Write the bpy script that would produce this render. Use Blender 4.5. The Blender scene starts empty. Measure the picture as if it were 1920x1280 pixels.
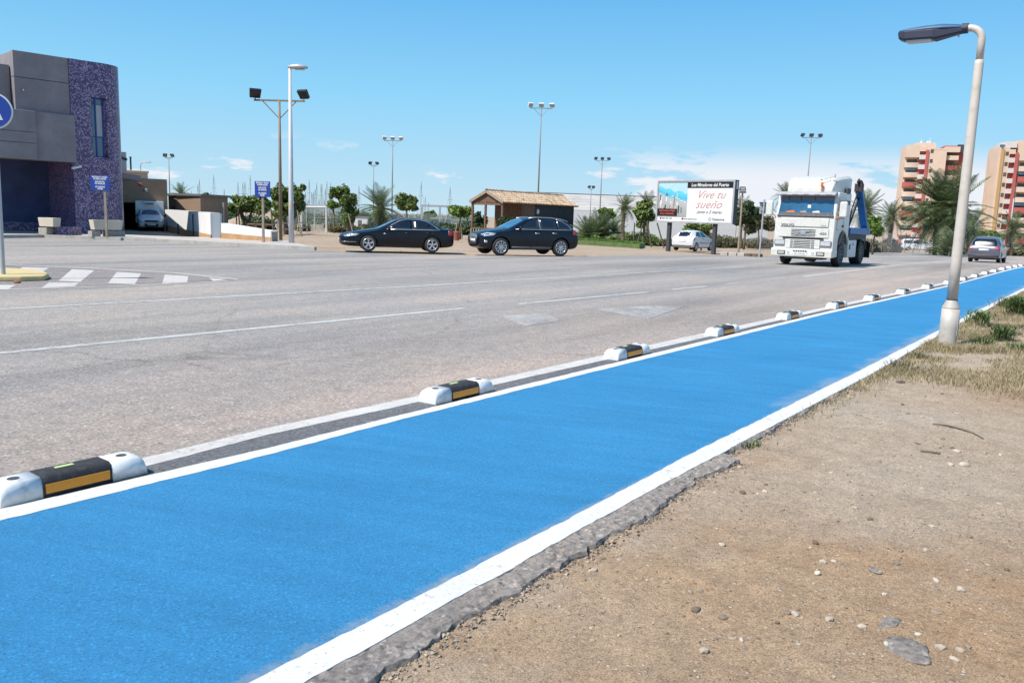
import bpy, bmesh, math, random
import numpy as np
from mathutils import Vector, Matrix
from mathutils.bvhtree import BVHTree
random.seed(7)
SC = bpy.context.scene
COL = SC.collection
# ------------------------------------------------------------------ camera
FPX, EYE, HY, ROLL = 1520.0, 1.6, 407.0, 0.0325      # focal length (px at 1920 wide), eye height, horizon row, roll
PITCH = math.atan((640 - HY) / FPX)
_fw = np.array([0, math.cos(PITCH), -math.sin(PITCH)])
_r0 = np.array([1., 0, 0]); _u0 = np.cross(_r0, _fw)
_rt = math.cos(ROLL) * _r0 + math.sin(ROLL) * _u0
_up = -math.sin(ROLL) * _r0 + math.cos(ROLL) * _u0
RM = np.array([_rt, _up, _fw])
cam_d = bpy.data.cameras.new('camera')
cam_d.sensor_width = 36; cam_d.lens = 36 * FPX / 1920
cam_d.clip_start = 0.1; cam_d.clip_end = 6000
cam = bpy.data.objects.new('camera', cam_d); COL.objects.link(cam)
m3 = Matrix((tuple(_rt), tuple(_up), tuple(-_fw))).transposed()
cam.matrix_world = Matrix.Translation((0, 0, EYE)) @ m3.to_4x4()
SC.camera = cam
# ------------------------------------------------------------------ light
SUN_AZ = math.atan2(-0.835, -0.55)            # clockwise from +Y
SUN_EL = math.radians(54)
world = bpy.data.worlds.new('World'); SC.world = world; world.use_nodes = True
wn = world.node_tree.nodes; wl = world.node_tree.links; wn.clear()
def N(tree, typ, **kw):
    n = tree.nodes.new(typ)
    for k, v in kw.items():
        if k.startswith('i_'): n.inputs[k[2:].replace('_', ' ')].default_value = v
        else: setattr(n, k, v)
    return n
wt = world.node_tree
sky = N(wt, 'ShaderNodeTexSky', sky_type='NISHITA', sun_disc=False, sun_elevation=SUN_EL,
        sun_rotation=SUN_AZ % (2 * math.pi), altitude=0, air_density=1.0, dust_density=0.3, ozone_density=1.6)
tc = N(wt, 'ShaderNodeTexCoord')
sep = N(wt, 'ShaderNodeSeparateXYZ'); wl.new(tc.outputs['Generated'], sep.inputs[0])
mp = N(wt, 'ShaderNodeMapping'); mp.inputs['Scale'].default_value = (9, 9, 34)
mp.inputs['Location'].default_value = (7.7, 2.3, 1.0)
wl.new(tc.outputs['Generated'], mp.inputs[0])
cn = N(wt, 'ShaderNodeTexNoise', i_Scale=1.0, i_Detail=7.0, i_Roughness=0.58); wl.new(mp.outputs[0], cn.inputs['Vector'])
cr = N(wt, 'ShaderNodeMapRange', interpolation_type='SMOOTHSTEP'); cr.inputs[1].default_value = 0.60; cr.inputs[2].default_value = 0.68
azd = N(wt, 'ShaderNodeVectorMath', operation='DOT_PRODUCT'); wl.new(tc.outputs['Generated'], azd.inputs[0]); azd.inputs[1].default_value = (math.sin(math.radians(24)), math.cos(math.radians(24)), 0)
azr = N(wt, 'ShaderNodeMapRange', interpolation_type='SMOOTHSTEP'); azr.inputs[1].default_value = 0.945; azr.inputs[2].default_value = 0.99; wl.new(azd.outputs['Value'], azr.inputs[0])
cad = N(wt, 'ShaderNodeMath', operation='MULTIPLY_ADD'); wl.new(azr.outputs[0], cad.inputs[0]); cad.inputs[1].default_value = 0.26; wl.new(cn.outputs['Fac'], cad.inputs[2]); wl.new(cad.outputs[0], cr.inputs[0])
e1 = N(wt, 'ShaderNodeMapRange', interpolation_type='SMOOTHSTEP'); e1.inputs[1].default_value = 0.096; e1.inputs[2].default_value = 0.05
wl.new(sep.outputs['Z'], e1.inputs[0])
mul = N(wt, 'ShaderNodeMath', operation='MULTIPLY'); wl.new(cr.outputs[0], mul.inputs[0]); wl.new(e1.outputs[0], mul.inputs[1])
mul2 = N(wt, 'ShaderNodeMath', operation='MULTIPLY'); wl.new(mul.outputs[0], mul2.inputs[0]); mul2.inputs[1].default_value = 0.95
el = ramp_w = N(wt, 'ShaderNodeValToRGB'); wl.new(sep.outputs['Z'], el.inputs[0])
_st = [(0.0, (5.3, 7.6, 9.2)), (0.05, (4.3, 7.2, 9.3)), (0.135, (2.75, 6.75, 9.8)), (0.255, (1.35, 4.95, 9.2)), (0.6, (0.8, 3.2, 6.8)), (1.0, (0.6, 2.4, 5.6))]
while len(el.color_ramp.elements) < len(_st): el.color_ramp.elements.new(0.5)
for q_, (p_, c_) in zip(el.color_ramp.elements, _st): q_.position = p_; q_.color = (c_[0] / 10, c_[1] / 10, c_[2] / 10, 1)
elx = N(wt, 'ShaderNodeVectorMath', operation='SCALE'); wl.new(el.outputs[0], elx.inputs[0]); elx.inputs['Scale'].default_value = 10.0
hsv = N(wt, 'ShaderNodeMix', data_type='RGBA'); hsv.inputs[0].default_value = 0.85; wl.new(sky.outputs[0], hsv.inputs[6]); wl.new(elx.outputs[0], hsv.inputs[7])
cmix = N(wt, 'ShaderNodeMix', data_type='RGBA'); wl.new(mul2.outputs[0], cmix.inputs[0]); wl.new(hsv.outputs[2], cmix.inputs[6])
cmix.inputs[7].default_value = (8.4, 8.6, 9.2, 1)
bg = N(wt, 'ShaderNodeBackground', i_Strength=0.062); wl.new(cmix.outputs[2], bg.inputs[0])
wo = N(wt, 'ShaderNodeOutputWorld'); wl.new(bg.outputs[0], wo.inputs[0])
sd = bpy.data.lights.new('sun', 'SUN'); sd.energy = 4.0; sd.angle = math.radians(0.5); sd.color = (1, 0.95, 0.87)
sun = bpy.data.objects.new('sun', sd); COL.objects.link(sun)
_to = Vector((math.sin(SUN_AZ) * math.cos(SUN_EL), math.cos(SUN_AZ) * math.cos(SUN_EL), math.sin(SUN_EL)))
sun.rotation_euler = _to.to_track_quat('Z', 'Y').to_euler()
sun.location = (-30, -10, 40)
SC.view_settings.view_transform = 'Standard'; SC.view_settings.look = 'None'
SC.view_settings.exposure = 0.75; SC.view_settings.gamma = 1; SC.view_settings.use_curve_mapping = False
# ------------------------------------------------------------------ site survey helpers
def ray(px, py):
    return np.array([px - 960., -(py - 640.), FPX]) @ RM
def sstep(a, b, x):
    t = min(1, max(0, (x - a) / (b - a))); return t * t * (3 - 2 * t)
def terr(x, y):
    """level of the ground: flat round the road, sinking gently towards the sea beyond it"""
    s = y - 38
    v = 0.0185 * (s + math.sqrt(s * s + 9)) / 2
    return -min(v * (0.25 + 0.75 * sstep(4, 14, x)), 2.3) if y > 20 else 0.0
def G(px, py, dz=0.0):
    d = ray(px, py); z = 0
    for _ in range(40):
        t = (z + dz - EYE) / d[2]; z = 0.5 * z + 0.5 * terr(d[0] * t, d[1] * t)
    return Vector((d[0] * t, d[1] * t, z + dz))
def P(px, py, Y):
    d = ray(px, py); t = Y / d[1]
    return Vector((d[0] * t, Y, EYE + d[2] * t))
def hor(px): return HY + (px - 960) * ROLL
def B(px, Y):
    p = P(px, hor(px), Y); p.z = terr(p.x, Y); return p
def Ztop(px, py, Y): return P(px, py, Y).z
RD = Vector((0.5959, 0.8030, 0)); RN = Vector((0.8030, -0.5959, 0))   # along the road, across it to the right
def TN(t, n, z=0.0): return RD * t + RN * n + Vector((0, 0, z))
def tn(p): return p.dot(RD), p.dot(RN)
# ------------------------------------------------------------------ mesh builder
class MB:
    def __init__(s): s.v = []; s.f = []; s.m = []; s.mi = 0; s.sm = []; s.smooth = False
    def add(s, vs, fs):
        o = len(s.v); s.v.extend([tuple(q) for q in vs])
        for f in fs: s.f.append([i + o for i in f]); s.m.append(s.mi); s.sm.append(s.smooth)
    def quad(s, a, b, c, d): s.add([a, b, c, d], [(0, 1, 2, 3)])
    def poly(s, pts): s.add(pts, [list(range(len(pts)))])
    def box(s, c, d, rz=0.0, M=None, tx=1.0, ty=1.0):
        hx, hy, hz = d[0] / 2, d[1] / 2, d[2] / 2
        vs = []
        for z, kx, ky in ((-hz, 1, 1), (hz, tx, ty)):
            for x, y in ((-hx, -hy), (hx, -hy), (hx, hy), (-hx, hy)): vs.append(Vector((x * kx, y * ky, z)))
        R = Matrix.Rotation(rz, 3, 'Z') if M is None else M
        vs = [R @ v + Vector(c) for v in vs]
        s.add(vs, [(3, 2, 1, 0), (4, 5, 6, 7), (0, 1, 5, 4), (1, 2, 6, 5), (2, 3, 7, 6), (3, 0, 4, 7)])
    def beam(s, a, b, w, h, up=(0, 0, 1)):
        a = Vector(a); b = Vector(b); d = b - a; L = d.length; d.normalize()
        x = d.cross(Vector(up));
        if x.length < 1e-4: x = d.cross(Vector((1, 0, 0)))
        x.normalize(); y = x.cross(d)
        M = Matrix((d, x, y)).transposed()
        s.box((a + b) / 2, (L, w, h), M=M)
    def prism(s, pts, z0, z1):
        n = len(pts)
        a = sum(pts[i][0] * pts[(i + 1) % n][1] - pts[(i + 1) % n][0] * pts[i][1] for i in range(n))
        if a < 0: pts = pts[::-1]
        zz0 = z0 if callable(z0) else (lambda p: z0); zz1 = z1 if callable(z1) else (lambda p: z1)
        vs = [(p[0], p[1], zz0(p)) for p in pts] + [(p[0], p[1], zz1(p)) for p in pts]
        s.add(vs, [list(range(n))[::-1], list(range(n, 2 * n))] + [(i, (i + 1) % n, n + (i + 1) % n, n + i) for i in range(n)])
    def extr(s, prof, y0, y1, sh=None):
        """side profile (x,z) given a width in y"""
        n = len(prof)
        a = sum(prof[i][0] * prof[(i + 1) % n][1] - prof[(i + 1) % n][0] * prof[i][1] for i in range(n))
        if a < 0: prof = prof[::-1]
        vs = [(p[0], y0, p[1]) for p in prof] + [(p[0], y1, p[1]) for p in prof]
        s.add(vs, [list(range(n)), list(range(n, 2 * n))[::-1]] + [((i + 1) % n, i, n + i, n + (i + 1) % n) for i in range(n)])
    def rings(s, rs, cap=True, closed=True):
        n = len(rs[0]); vs = [p for r in rs for p in r]; fs = []
        for k in range(len(rs) - 1):
            for i in range(n if closed else n - 1):
                j = (i + 1) % n; fs.append((k * n + i, k * n + j, (k + 1) * n + j, (k + 1) * n + i))
        if cap and closed:
            fs.append(list(range(n))[::-1]); fs.append([(len(rs) - 1) * n + i for i in range(n)])
        s.add(vs, fs)
    def path(s, pts, rad, n=8, cap=True):
        pts = [Vector(p) for p in pts]
        if not hasattr(rad, '__len__'): rad = [rad] * len(pts)
        rs = []; prev = None
        for i, p in enumerate(pts):
            d = (pts[min(i + 1, len(pts) - 1)] - pts[max(i - 1, 0)]).normalized()
            if prev is None:
                u = d.cross(Vector((0, 0, 1)))
                if u.length < 1e-3: u = Vector((1, 0, 0))
            else: u = prev - d * prev.dot(d)
            u.normalize(); w = d.cross(u); prev = u
            rs.append([p + (u * math.cos(2 * math.pi * k / n) + w * math.sin(2 * math.pi * k / n)) * rad[i] for k in range(n)])
        s.rings(rs, cap)
    def lathe(s, prof, c=(0, 0, 0), n=20, axis='Z', cap=True):
        c = Vector(c); rs = []
        for r, h in prof:
            ring = []
            for k in range(n):
                a = 2 * math.pi * k / n
                if axis == 'Z': q = Vector((r * math.cos(a), r * math.sin(a), h))
                elif axis == 'Y': q = Vector((r * math.sin(a), h, r * math.cos(a)))
                else: q = Vector((h, r * math.cos(a), r * math.sin(a)))
                ring.append(c + q)
            rs.append(ring)
        s.rings(rs, cap)
    def blob(s, c, d, seed=0, rough=0.15, sub=2):
        bm = bmesh.new(); bmesh.ops.create_icosphere(bm, subdivisions=sub, radius=1)
        rr = random.Random(seed); c = Vector(c)
        ph = [Vector((rr.uniform(-3, 3), rr.uniform(-3, 3), rr.uniform(-3, 3))) for _ in range(5)]
        vs = []
        for v in bm.verts:
            k = 1 + rough * sum(math.sin(v.co.dot(q) + i) for i, q in enumerate(ph)) / 2.2
            vs.append(c + Vector((v.co.x * d[0], v.co.y * d[1], v.co.z * d[2])) * k)
        s.add(vs, [[q.index for q in f.verts] for f in bm.faces]); bm.free()
    def mesh(s, name):
        me = bpy.data.meshes.new(name); me.from_pydata(s.v, [], s.f)
        me.polygons.foreach_set('material_index', s.m); me.polygons.foreach_set('use_smooth', s.sm); me.update(); return me
def link(name, me, parent=None):
    o = bpy.data.objects.new(name, me); COL.objects.link(o)
    if parent is not None: o.parent = parent
    return o
def tag(o, label=None, cat=None, group=None, kind=None):
    if label: o['label'] = label
    if cat: o['category'] = cat
    if group: o['group'] = group
    if kind: o['kind'] = kind
    return o
def bevel_mesh(me, w, seg=2, ang=30):
    bm = bmesh.new(); bm.from_mesh(me); bmesh.ops.remove_doubles(bm, verts=bm.verts, dist=1e-5)
    es = [e for e in bm.edges if len(e.link_faces) == 2 and e.calc_face_angle(0) > math.radians(ang)]
    bmesh.ops.bevel(bm, geom=es, offset=w, segments=seg, affect='EDGES', profile=0.5, clamp_overlap=True)
    bm.to_mesh(me); bm.free()
def obj(name, mb, mats, parent=None, bevel=0, seg=2, fix=False):
    me = mb.mesh(name)
    for m in (mats if isinstance(mats, (list, tuple)) else [mats]): me.materials.append(m)
    if fix:
        bm = bmesh.new(); bm.from_mesh(me); bmesh.ops.recalc_face_normals(bm, faces=bm.faces); bm.to_mesh(me); bm.free()
    if bevel: bevel_mesh(me, bevel, seg)
    return link(name, me, parent)
def thing(name, label, cat, loc=(0, 0, 0), rz=0.0, group=None):
    o = bpy.data.objects.new(name, None); COL.objects.link(o); o.empty_display_size = 0.2
    o.location = loc; o.rotation_euler = (0, 0, rz); return tag(o, label, cat, group)
def copy_tree(o, parent=None):
    c = o.copy(); COL.objects.link(c); c.parent = parent
    for ch in list(o.children): copy_tree(ch, c)
    return c
def struct(name, mb, mats): return tag(obj(name, mb, mats), kind='structure')
def text_mesh(body, size, shear=0.0, align='CENTER', depth=0.002, sx=1.0, bold=0.0):
    cu = bpy.data.curves.new('lettering', 'FONT'); cu.body = body; cu.size = size; cu.shear = shear
    cu.align_x = align; cu.align_y = 'CENTER'; cu.extrude = depth; cu.offset = bold; cu.resolution_u = 2
    o = bpy.data.objects.new('lettering', cu); COL.objects.link(o)
    dg = bpy.context.evaluated_depsgraph_get()
    me = bpy.data.meshes.new_from_object(o.evaluated_get(dg), depsgraph=dg)
    bpy.data.objects.remove(o); bpy.data.curves.remove(cu)
    me.transform(Matrix.Scale(sx, 4, (1, 0, 0)))
    return me
def lettering(body, size, mat, parent, c, u, v, **kw):
    """letters on a face: c the centre, u the reading direction, v up"""
    me = text_mesh(body, size, **kw); u = Vector(u).normalized(); v = Vector(v).normalized(); w = u.cross(v)
    M = Matrix((u, v, w)).transposed().to_4x4(); M.translation = Vector(c); me.transform(M)
    me.materials.clear(); me.materials.append(mat)
    return link('lettering', me, parent)
# ------------------------------------------------------------------ materials
def newmat(name):
    m = bpy.data.materials.new(name); m.use_nodes = True; t = m.node_tree
    return m, t, t.nodes['Principled BSDF']
def noise(t, scale, detail=4, rough=0.55, co='Object', stretch=None, dist=0.0):
    c = N(t, 'ShaderNodeTexCoord'); n = N(t, 'ShaderNodeTexNoise', i_Scale=scale, i_Detail=detail, i_Roughness=rough, i_Distortion=dist)
    oi = N(t, 'ShaderNodeObjectInfo'); ad = N(t, 'ShaderNodeVectorMath', operation='ADD'); t.links.new(c.outputs[co], ad.inputs[0]); t.links.new(oi.outputs['Location'], ad.inputs[1]); v = ad.outputs[0]
    if stretch:
        m1 = N(t, 'ShaderNodeMapping'); m1.inputs['Rotation'].default_value = (0, 0, stretch[1]); m2 = N(t, 'ShaderNodeMapping'); m2.inputs['Scale'].default_value = stretch[0]
        t.links.new(v, m1.inputs[0]); t.links.new(m1.outputs[0], m2.inputs[0]); v = m2.outputs[0]
    t.links.new(v, n.inputs['Vector'])
    return n.outputs['Fac']
def ramp(t, fac, stops):
    r = N(t, 'ShaderNodeValToRGB'); e = r.color_ramp.elements
    while len(e) < len(stops): e.new(0.5)
    for q, (p, c) in zip(e, stops): q.position = p; q.color = (c[0], c[1], c[2], 1) if hasattr(c, '__len__') else (c, c, c, 1)
    t.links.new(fac, r.inputs[0]); return r.outputs[0]
def mix(t, fac, a, b, blend='MIX'):
    m = N(t, 'ShaderNodeMix', data_type='RGBA', blend_type=blend)
    for i, q in ((0, fac), (6, a), (7, b)):
        if hasattr(q, 'is_linked'): t.links.new(q, m.inputs[i])
        elif i == 0: m.inputs[0].default_value = q
        else: m.inputs[i].default_value = (q[0], q[1], q[2], 1)
    return m.outputs[2]
def bump(t, b, h, strength=0.3, dist=0.01):
    n = N(t, 'ShaderNodeBump', i_Strength=strength, i_Distance=dist); t.links.new(h, n.inputs['Height']); t.links.new(n.outputs[0], b.inputs['Normal'])
def M(name, col, rough=0.6, metal=0.0, var=0.12, scale=4.0, bmp=0.0, bscale=60.0, spec=0.5, coat=0.0, dirt=None):
    m, t, b = newmat(name); b.inputs['Roughness'].default_value = rough; b.inputs['Metallic'].default_value = metal
    b.inputs['Specular IOR Level'].default_value = spec; b.inputs['Coat Weight'].default_value = coat; b.inputs['Coat Roughness'].default_value = 0.04
    f = noise(t, scale, 5)
    c = ramp(t, f, [(0.3, [q * (1 - var) for q in col]), (0.7, [min(1, q * (1 + var)) for q in col])])
    if dirt:
        c = mix(t, ramp(t, noise(t, scale * 2.3, 6, 0.65), [(0.5, 0), (0.72, 1)]), c, dirt)
    t.links.new(c, b.inputs['Base Color'])
    if bmp: bump(t, b, noise(t, bscale, 4), bmp)
    return m
ASPH = (0.282, 0.262, 0.246); WARM = (0.352, 0.304, 0.272)
ROADANG = -math.atan2(0.8030, 0.5959)
def asphalt_colour(t, base, warm):
    big = noise(t, 0.55, 5, 0.6, stretch=((0.10, 1, 1), ROADANG))
    c = ramp(t, big, [(0.32, [q * 0.72 for q in base]), (0.5, base), (0.66, warm)])
    c = mix(t, 0.8, c, ramp(t, noise(t, 0.22, 4, 0.6), [(0.3, (0.86, 0.89, 0.95)), (0.7, (1.10, 1.06, 1.0))]), 'MULTIPLY')
    c = mix(t, 0.7, c, ramp(t, noise(t, 5.5, 8, 0.75), [(0.30, 0.76), (0.5, 1.0), (0.7, 1.20)]), 'MULTIPLY')
    gr = noise(t, 38, 7, 0.9); c = mix(t, 1.0, c, ramp(t, gr, [(0.30, 0.52), (0.5, 1.0), (0.68, 1.36)]), 'MULTIPLY')
    cc = N(t, 'ShaderNodeTexCoord')
    vo = N(t, 'ShaderNodeTexVoronoi', i_Scale=62.0); t.links.new(cc.outputs['Object'], vo.inputs['Vector'])
    sp = N(t, 'ShaderNodeSeparateColor'); t.links.new(vo.outputs['Color'], sp.inputs[0])
    c = mix(t, 1.0, c, ramp(t, sp.outputs[0], [(0.0, 0.58), (0.1, 0.84), (0.5, 1.0), (0.9, 1.12), (0.97, 1.55)]), 'MULTIPLY')
    pit = ramp(t, noise(t, 14, 6, 0.75), [(0.26, 0.6), (0.34, 0)]); c = mix(t, pit, c, [q * 0.42 for q in base])
    w = N(t, 'ShaderNodeTexVoronoi', feature='DISTANCE_TO_EDGE', i_Scale=0.17)
    nz = N(t, 'ShaderNodeTexNoise', i_Scale=1.3, i_Detail=7.0, i_Roughness=0.65); t.links.new(cc.outputs['Object'], nz.inputs['Vector'])
    ad = N(t, 'ShaderNodeVectorMath', operation='MULTIPLY_ADD'); t.links.new(nz.outputs['Color'], ad.inputs[0]); ad.inputs[1].default_value = (1.1, 1.1, 0); t.links.new(cc.outputs['Object'], ad.inputs[2])
    t.links.new(ad.outputs[0], w.inputs['Vector'])
    ck = ramp(t, w.outputs['Distance'], [(0.0, 1), (0.0045, 0)]); br = ramp(t, noise(t, 0.3, 4), [(0.47, 0), (0.6, 0.6)])
    mm = N(t, 'ShaderNodeMath', operation='MULTIPLY'); t.links.new(ck, mm.inputs[0]); t.links.new(br, mm.inputs[1])
    return mix(t, mm.outputs[0], c, [q * 0.35 for q in base]), gr
def asphalt_mat(name, base, warm):
    m, t, b = newmat(name); b.inputs['Roughness'].default_value = 0.9; b.inputs['Specular IOR Level'].default_value = 0.2
    c, gr = asphalt_colour(t, base, warm)
    dpn = N(t, 'ShaderNodeTexCoord'); dq = N(t, 'ShaderNodeVectorMath', operation='DOT_PRODUCT'); t.links.new(dpn.outputs['Object'], dq.inputs[0]); dq.inputs[1].default_value = (0.8030, -0.5959, 0)
    dw_ = N(t, 'ShaderNodeMath', operation='MULTIPLY_ADD'); t.links.new(noise(t, 0.8, 6, 0.65), dw_.inputs[0]); dw_.inputs[1].default_value = 5.0; t.links.new(dq.outputs['Value'], dw_.inputs[2])
    dr = N(t, 'ShaderNodeMapRange', interpolation_type='SMOOTHSTEP'); dr.inputs[1].default_value = -7.5; dr.inputs[2].default_value = -2.0; t.links.new(dw_.outputs[0], dr.inputs[0])
    if base is ASPH: c = mix(t, dr.outputs[0], c, mix(t, 1.0, c, (1.11, 1.025, 0.97), 'MULTIPLY'))   # dust blown over from the verge
    if base is ASPH:      # old rust brown spill beside the hatched island
        cq = N(t, 'ShaderNodeTexCoord'); mq = N(t, 'ShaderNodeMapping', vector_type='TEXTURE'); mq.inputs['Location'].default_value = (-5.0, 24.5, 0); mq.inputs['Scale'].default_value = (4.2, 3.2, 1)
        t.links.new(cq.outputs['Object'], mq.inputs[0]); ln = N(t, 'ShaderNodeVectorMath', operation='LENGTH'); t.links.new(mq.outputs[0], ln.inputs[0])
        dm = N(t, 'ShaderNodeMath', operation='MULTIPLY_ADD'); t.links.new(noise(t, 0.9, 7, 0.7), dm.inputs[0]); dm.inputs[1].default_value = 1.6; t.links.new(ln.outputs['Value'], dm.inputs[2])
        c = mix(t, ramp(t, dm.outputs[0], [(0.95, 0.75), (1.0, 0.55)] if False else [(0.6, 0.7), (1.0, 0.0)]), c, mix(t, 1.0, c, (0.78, 0.66, 0.60), 'MULTIPLY'))
    t.links.new(c, b.inputs['Base Color']); bump(t, b, gr, 0.9, 0.008)
    return m
def worn_paint(name, col, under, lo, hi, scale=14, rough=0.75, streak=None, speck=True):
    m, t, b = newmat(name); b.inputs['Roughness'].default_value = rough; b.inputs['Specular IOR Level'].default_value = 0.25
    ac, gr = asphalt_colour(t, ASPH, WARM) if under is ASPH else (None, None)
    a = noise(t, scale, 9, 0.78); a2 = noise(t, 1.1, 3)
    wear = N(t, 'ShaderNodeMath', operation='MULTIPLY_ADD'); t.links.new(a2, wear.inputs[0]); wear.inputs[1].default_value = 0.5; t.links.new(a, wear.inputs[2])
    pc = mix(t, 0.7, [q for q in col], ramp(t, noise(t, 3.5, 7, 0.7), [(0.3, 0.80), (0.7, 1.1)]), 'MULTIPLY')
    pc = mix(t, 0.5, pc, ramp(t, noise(t, 40, 6, 0.85), [(0.3, 0.7), (0.5, 1.0), (0.7, 1.15)]), 'MULTIPLY')
    c = mix(t, ramp(t, wear.outputs[0], [(lo, 0), (hi, 1)]), pc, ac if ac else under)
    if speck: c = mix(t, ramp(t, noise(t, 55, 4, 0.75), [(0.33, 0.85), (0.40, 0)]), c, [q * 0.42 for q in col])
    t.links.new(c, b.inputs['Base Color']); bump(t, b, noise(t, 90, 5, 0.8), 0.5, 0.005)
    return m
def blue_mat():
    m, t, b = newmat('blue lane paint'); b.inputs['Roughness'].default_value = 0.75; b.inputs['Specular IOR Level'].default_value = 0.25
    ang = ROADANG
    c = ramp(t, noise(t, 0.5, 5, 0.6), [(0.3, (0.027, 0.180, 0.362)), (0.7, (0.036, 0.210, 0.410))])
    gr = noise(t, 85, 6, 0.9); c = mix(t, 1.0, c, ramp(t, gr, [(0.30, 0.68), (0.5, 1.0), (0.68, 1.22)]), 'MULTIPLY')
    c = mix(t, 0.7, c, ramp(t, noise(t, 4.5, 6, 0.7, stretch=((1, 0.14, 1), ang - 0.35)), [(0.33, 0.84), (0.67, 1.12)]), 'MULTIPLY')
    cc = N(t, 'ShaderNodeTexCoord'); vo = N(t, 'ShaderNodeTexVoronoi', i_Scale=125.0); t.links.new(cc.outputs['Object'], vo.inputs['Vector']); sp = N(t, 'ShaderNodeSeparateColor'); t.links.new(vo.outputs['Color'], sp.inputs[0])
    c = mix(t, 1.0, c, ramp(t, sp.outputs[0], [(0.0, 0.72), (0.12, 0.94), (0.85, 1.03), (0.97, 1.28)]), 'MULTIPLY')
    def along(v):
        dp = N(t, 'ShaderNodeVectorMath', operation='DOT_PRODUCT'); t.links.new(cc.outputs['Object'], dp.inputs[0]); dp.inputs[1].default_value = v; return dp.outputs['Value']
    def rng(v, lo, hi):
        r = N(t, 'ShaderNodeMapRange', interpolation_type='SMOOTHSTEP'); r.inputs[1].default_value = lo; r.inputs[2].default_value = hi; t.links.new(v, r.inputs[0]); return r.outputs[0]
    def times(a, b_):
        k = N(t, 'ShaderNodeMath', operation='MULTIPLY'); t.links.new(a, k.inputs[0]); t.links.new(b_, k.inputs[1]); return k.outputs[0]
    n_ = along(tuple(RN)); s_ = along(tuple(RD))
    ds = noise(t, 3.0, 8, 0.75, stretch=((0.4, 1, 1), ang + 0.25))
    k = times(times(rng(n_, -2.75, -2.2), ds), rng(s_, 5.2, 7.5))
    c = mix(t, ramp(t, k, [(0.36, 0), (0.66, 0.62)]), c, (0.36, 0.335, 0.30))
    k3 = times(rng(n_, -2.36, -2.22), noise(t, 9, 7, 0.8)); c = mix(t, ramp(t, k3, [(0.35, 0), (0.6, 0.55)]), c, (0.30, 0.30, 0.29))
    c = mix(t, ramp(t, noise(t, 26, 6, 0.85), [(0.27, 0.7), (0.33, 0)]), c, (0.016, 0.07, 0.15))
    c = mix(t, ramp(t, noise(t, 2.2, 9, 0.85), [(0.66, 0), (0.76, 0.45)]), c, (0.20, 0.33, 0.45))
    t.links.new(c, b.inputs['Base Color']); bump(t, b, gr, 0.8, 0.007)
    return m
def dirt_mat(name, k=1.0, peb=True):
    m, t, b = newmat(name); b.inputs['Roughness'].default_value = 0.95; b.inputs['Specular IOR Level'].default_value = 0.1
    f = noise(t, 0.45, 5, 0.55)
    c = ramp(t, f, [(0.28, (0.312 * k, 0.212 * k, 0.135 * k)), (0.47, (0.338 * k, 0.260 * k, 0.190 * k)), (0.68, (0.358 * k, 0.294 * k, 0.232 * k))])
    c = mix(t, 0.7, c, ramp(t, noise(t, 5, 7, 0.68), [(0.3, 0.76), (0.7, 1.16)]), 'MULTIPLY')
    g = noise(t, 36, 8, 0.88); c = mix(t, 0.9, c, ramp(t, g, [(0.3, 0.42), (0.5, 1.0), (0.7, 1.42)]), 'MULTIPLY')
    c = mix(t, ramp(t, noise(t, 16, 5, 0.7), [(0.24, 0.55), (0.36, 0)]), c, (0.16, 0.115, 0.08))
    c = mix(t, 1.0, c, ramp(t, noise(t, 130, 5, 0.9), [(0.35, 0.36), (0.5, 1.0), (0.64, 1.55)]), 'MULTIPLY')
    cq = N(t, 'ShaderNodeTexCoord'); ds_ = N(t, 'ShaderNodeVectorMath', operation='DISTANCE'); t.links.new(cq.outputs['Object'], ds_.inputs[0]); ds_.inputs[1].default_value = (1.2, 2.7, 0)
    dm = N(t, 'ShaderNodeMath', operation='MULTIPLY_ADD'); t.links.new(noise(t, 1.6, 5, 0.6), dm.inputs[0]); dm.inputs[1].default_value = -2.2; t.links.new(ds_.outputs['Value'], dm.inputs[2])
    if peb: c = mix(t, ramp(t, dm.outputs[0], [(0.0, 0.55), (0.6, 0)]), c, mix(t, 1.0, c, (0.98, 0.80, 0.60), 'MULTIPLY'))
    if peb:
        cc = N(t, 'ShaderNodeTexCoord')
        vo = N(t, 'ShaderNodeTexVoronoi', i_Scale=38.0); t.links.new(cc.outputs['Object'], vo.inputs['Vector'])
        sp = N(t, 'ShaderNodeSeparateColor'); t.links.new(vo.outputs['Color'], sp.inputs[0])
        msk = ramp(t, sp.outputs[0], [(0.86, 0), (0.88, 1)]); near = ramp(t, vo.outputs['Distance'], [(0.2, 1), (0.34, 0)])
        mm = N(t, 'ShaderNodeMath', operation='MULTIPLY'); t.links.new(msk, mm.inputs[0]); t.links.new(near, mm.inputs[1])
        c = mix(t, mm.outputs[0], c, ramp(t, sp.outputs[1], [(0.0, (0.16, 0.11, 0.08)), (0.5, (0.36, 0.30, 0.25)), (1.0, (0.5, 0.47, 0.42))]))
        hh = N(t, 'ShaderNodeMath', operation='MULTIPLY_ADD'); t.links.new(mm.outputs[0], hh.inputs[0]); hh.inputs[1].default_value = 0.8; t.links.new(g, hh.inputs[2])
        bump(t, b, hh.outputs[0], 0.9, 0.008)
    else: bump(t, b, g, 0.6, 0.02)
    t.links.new(c, b.inputs['Base Color'])
    return m
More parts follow.
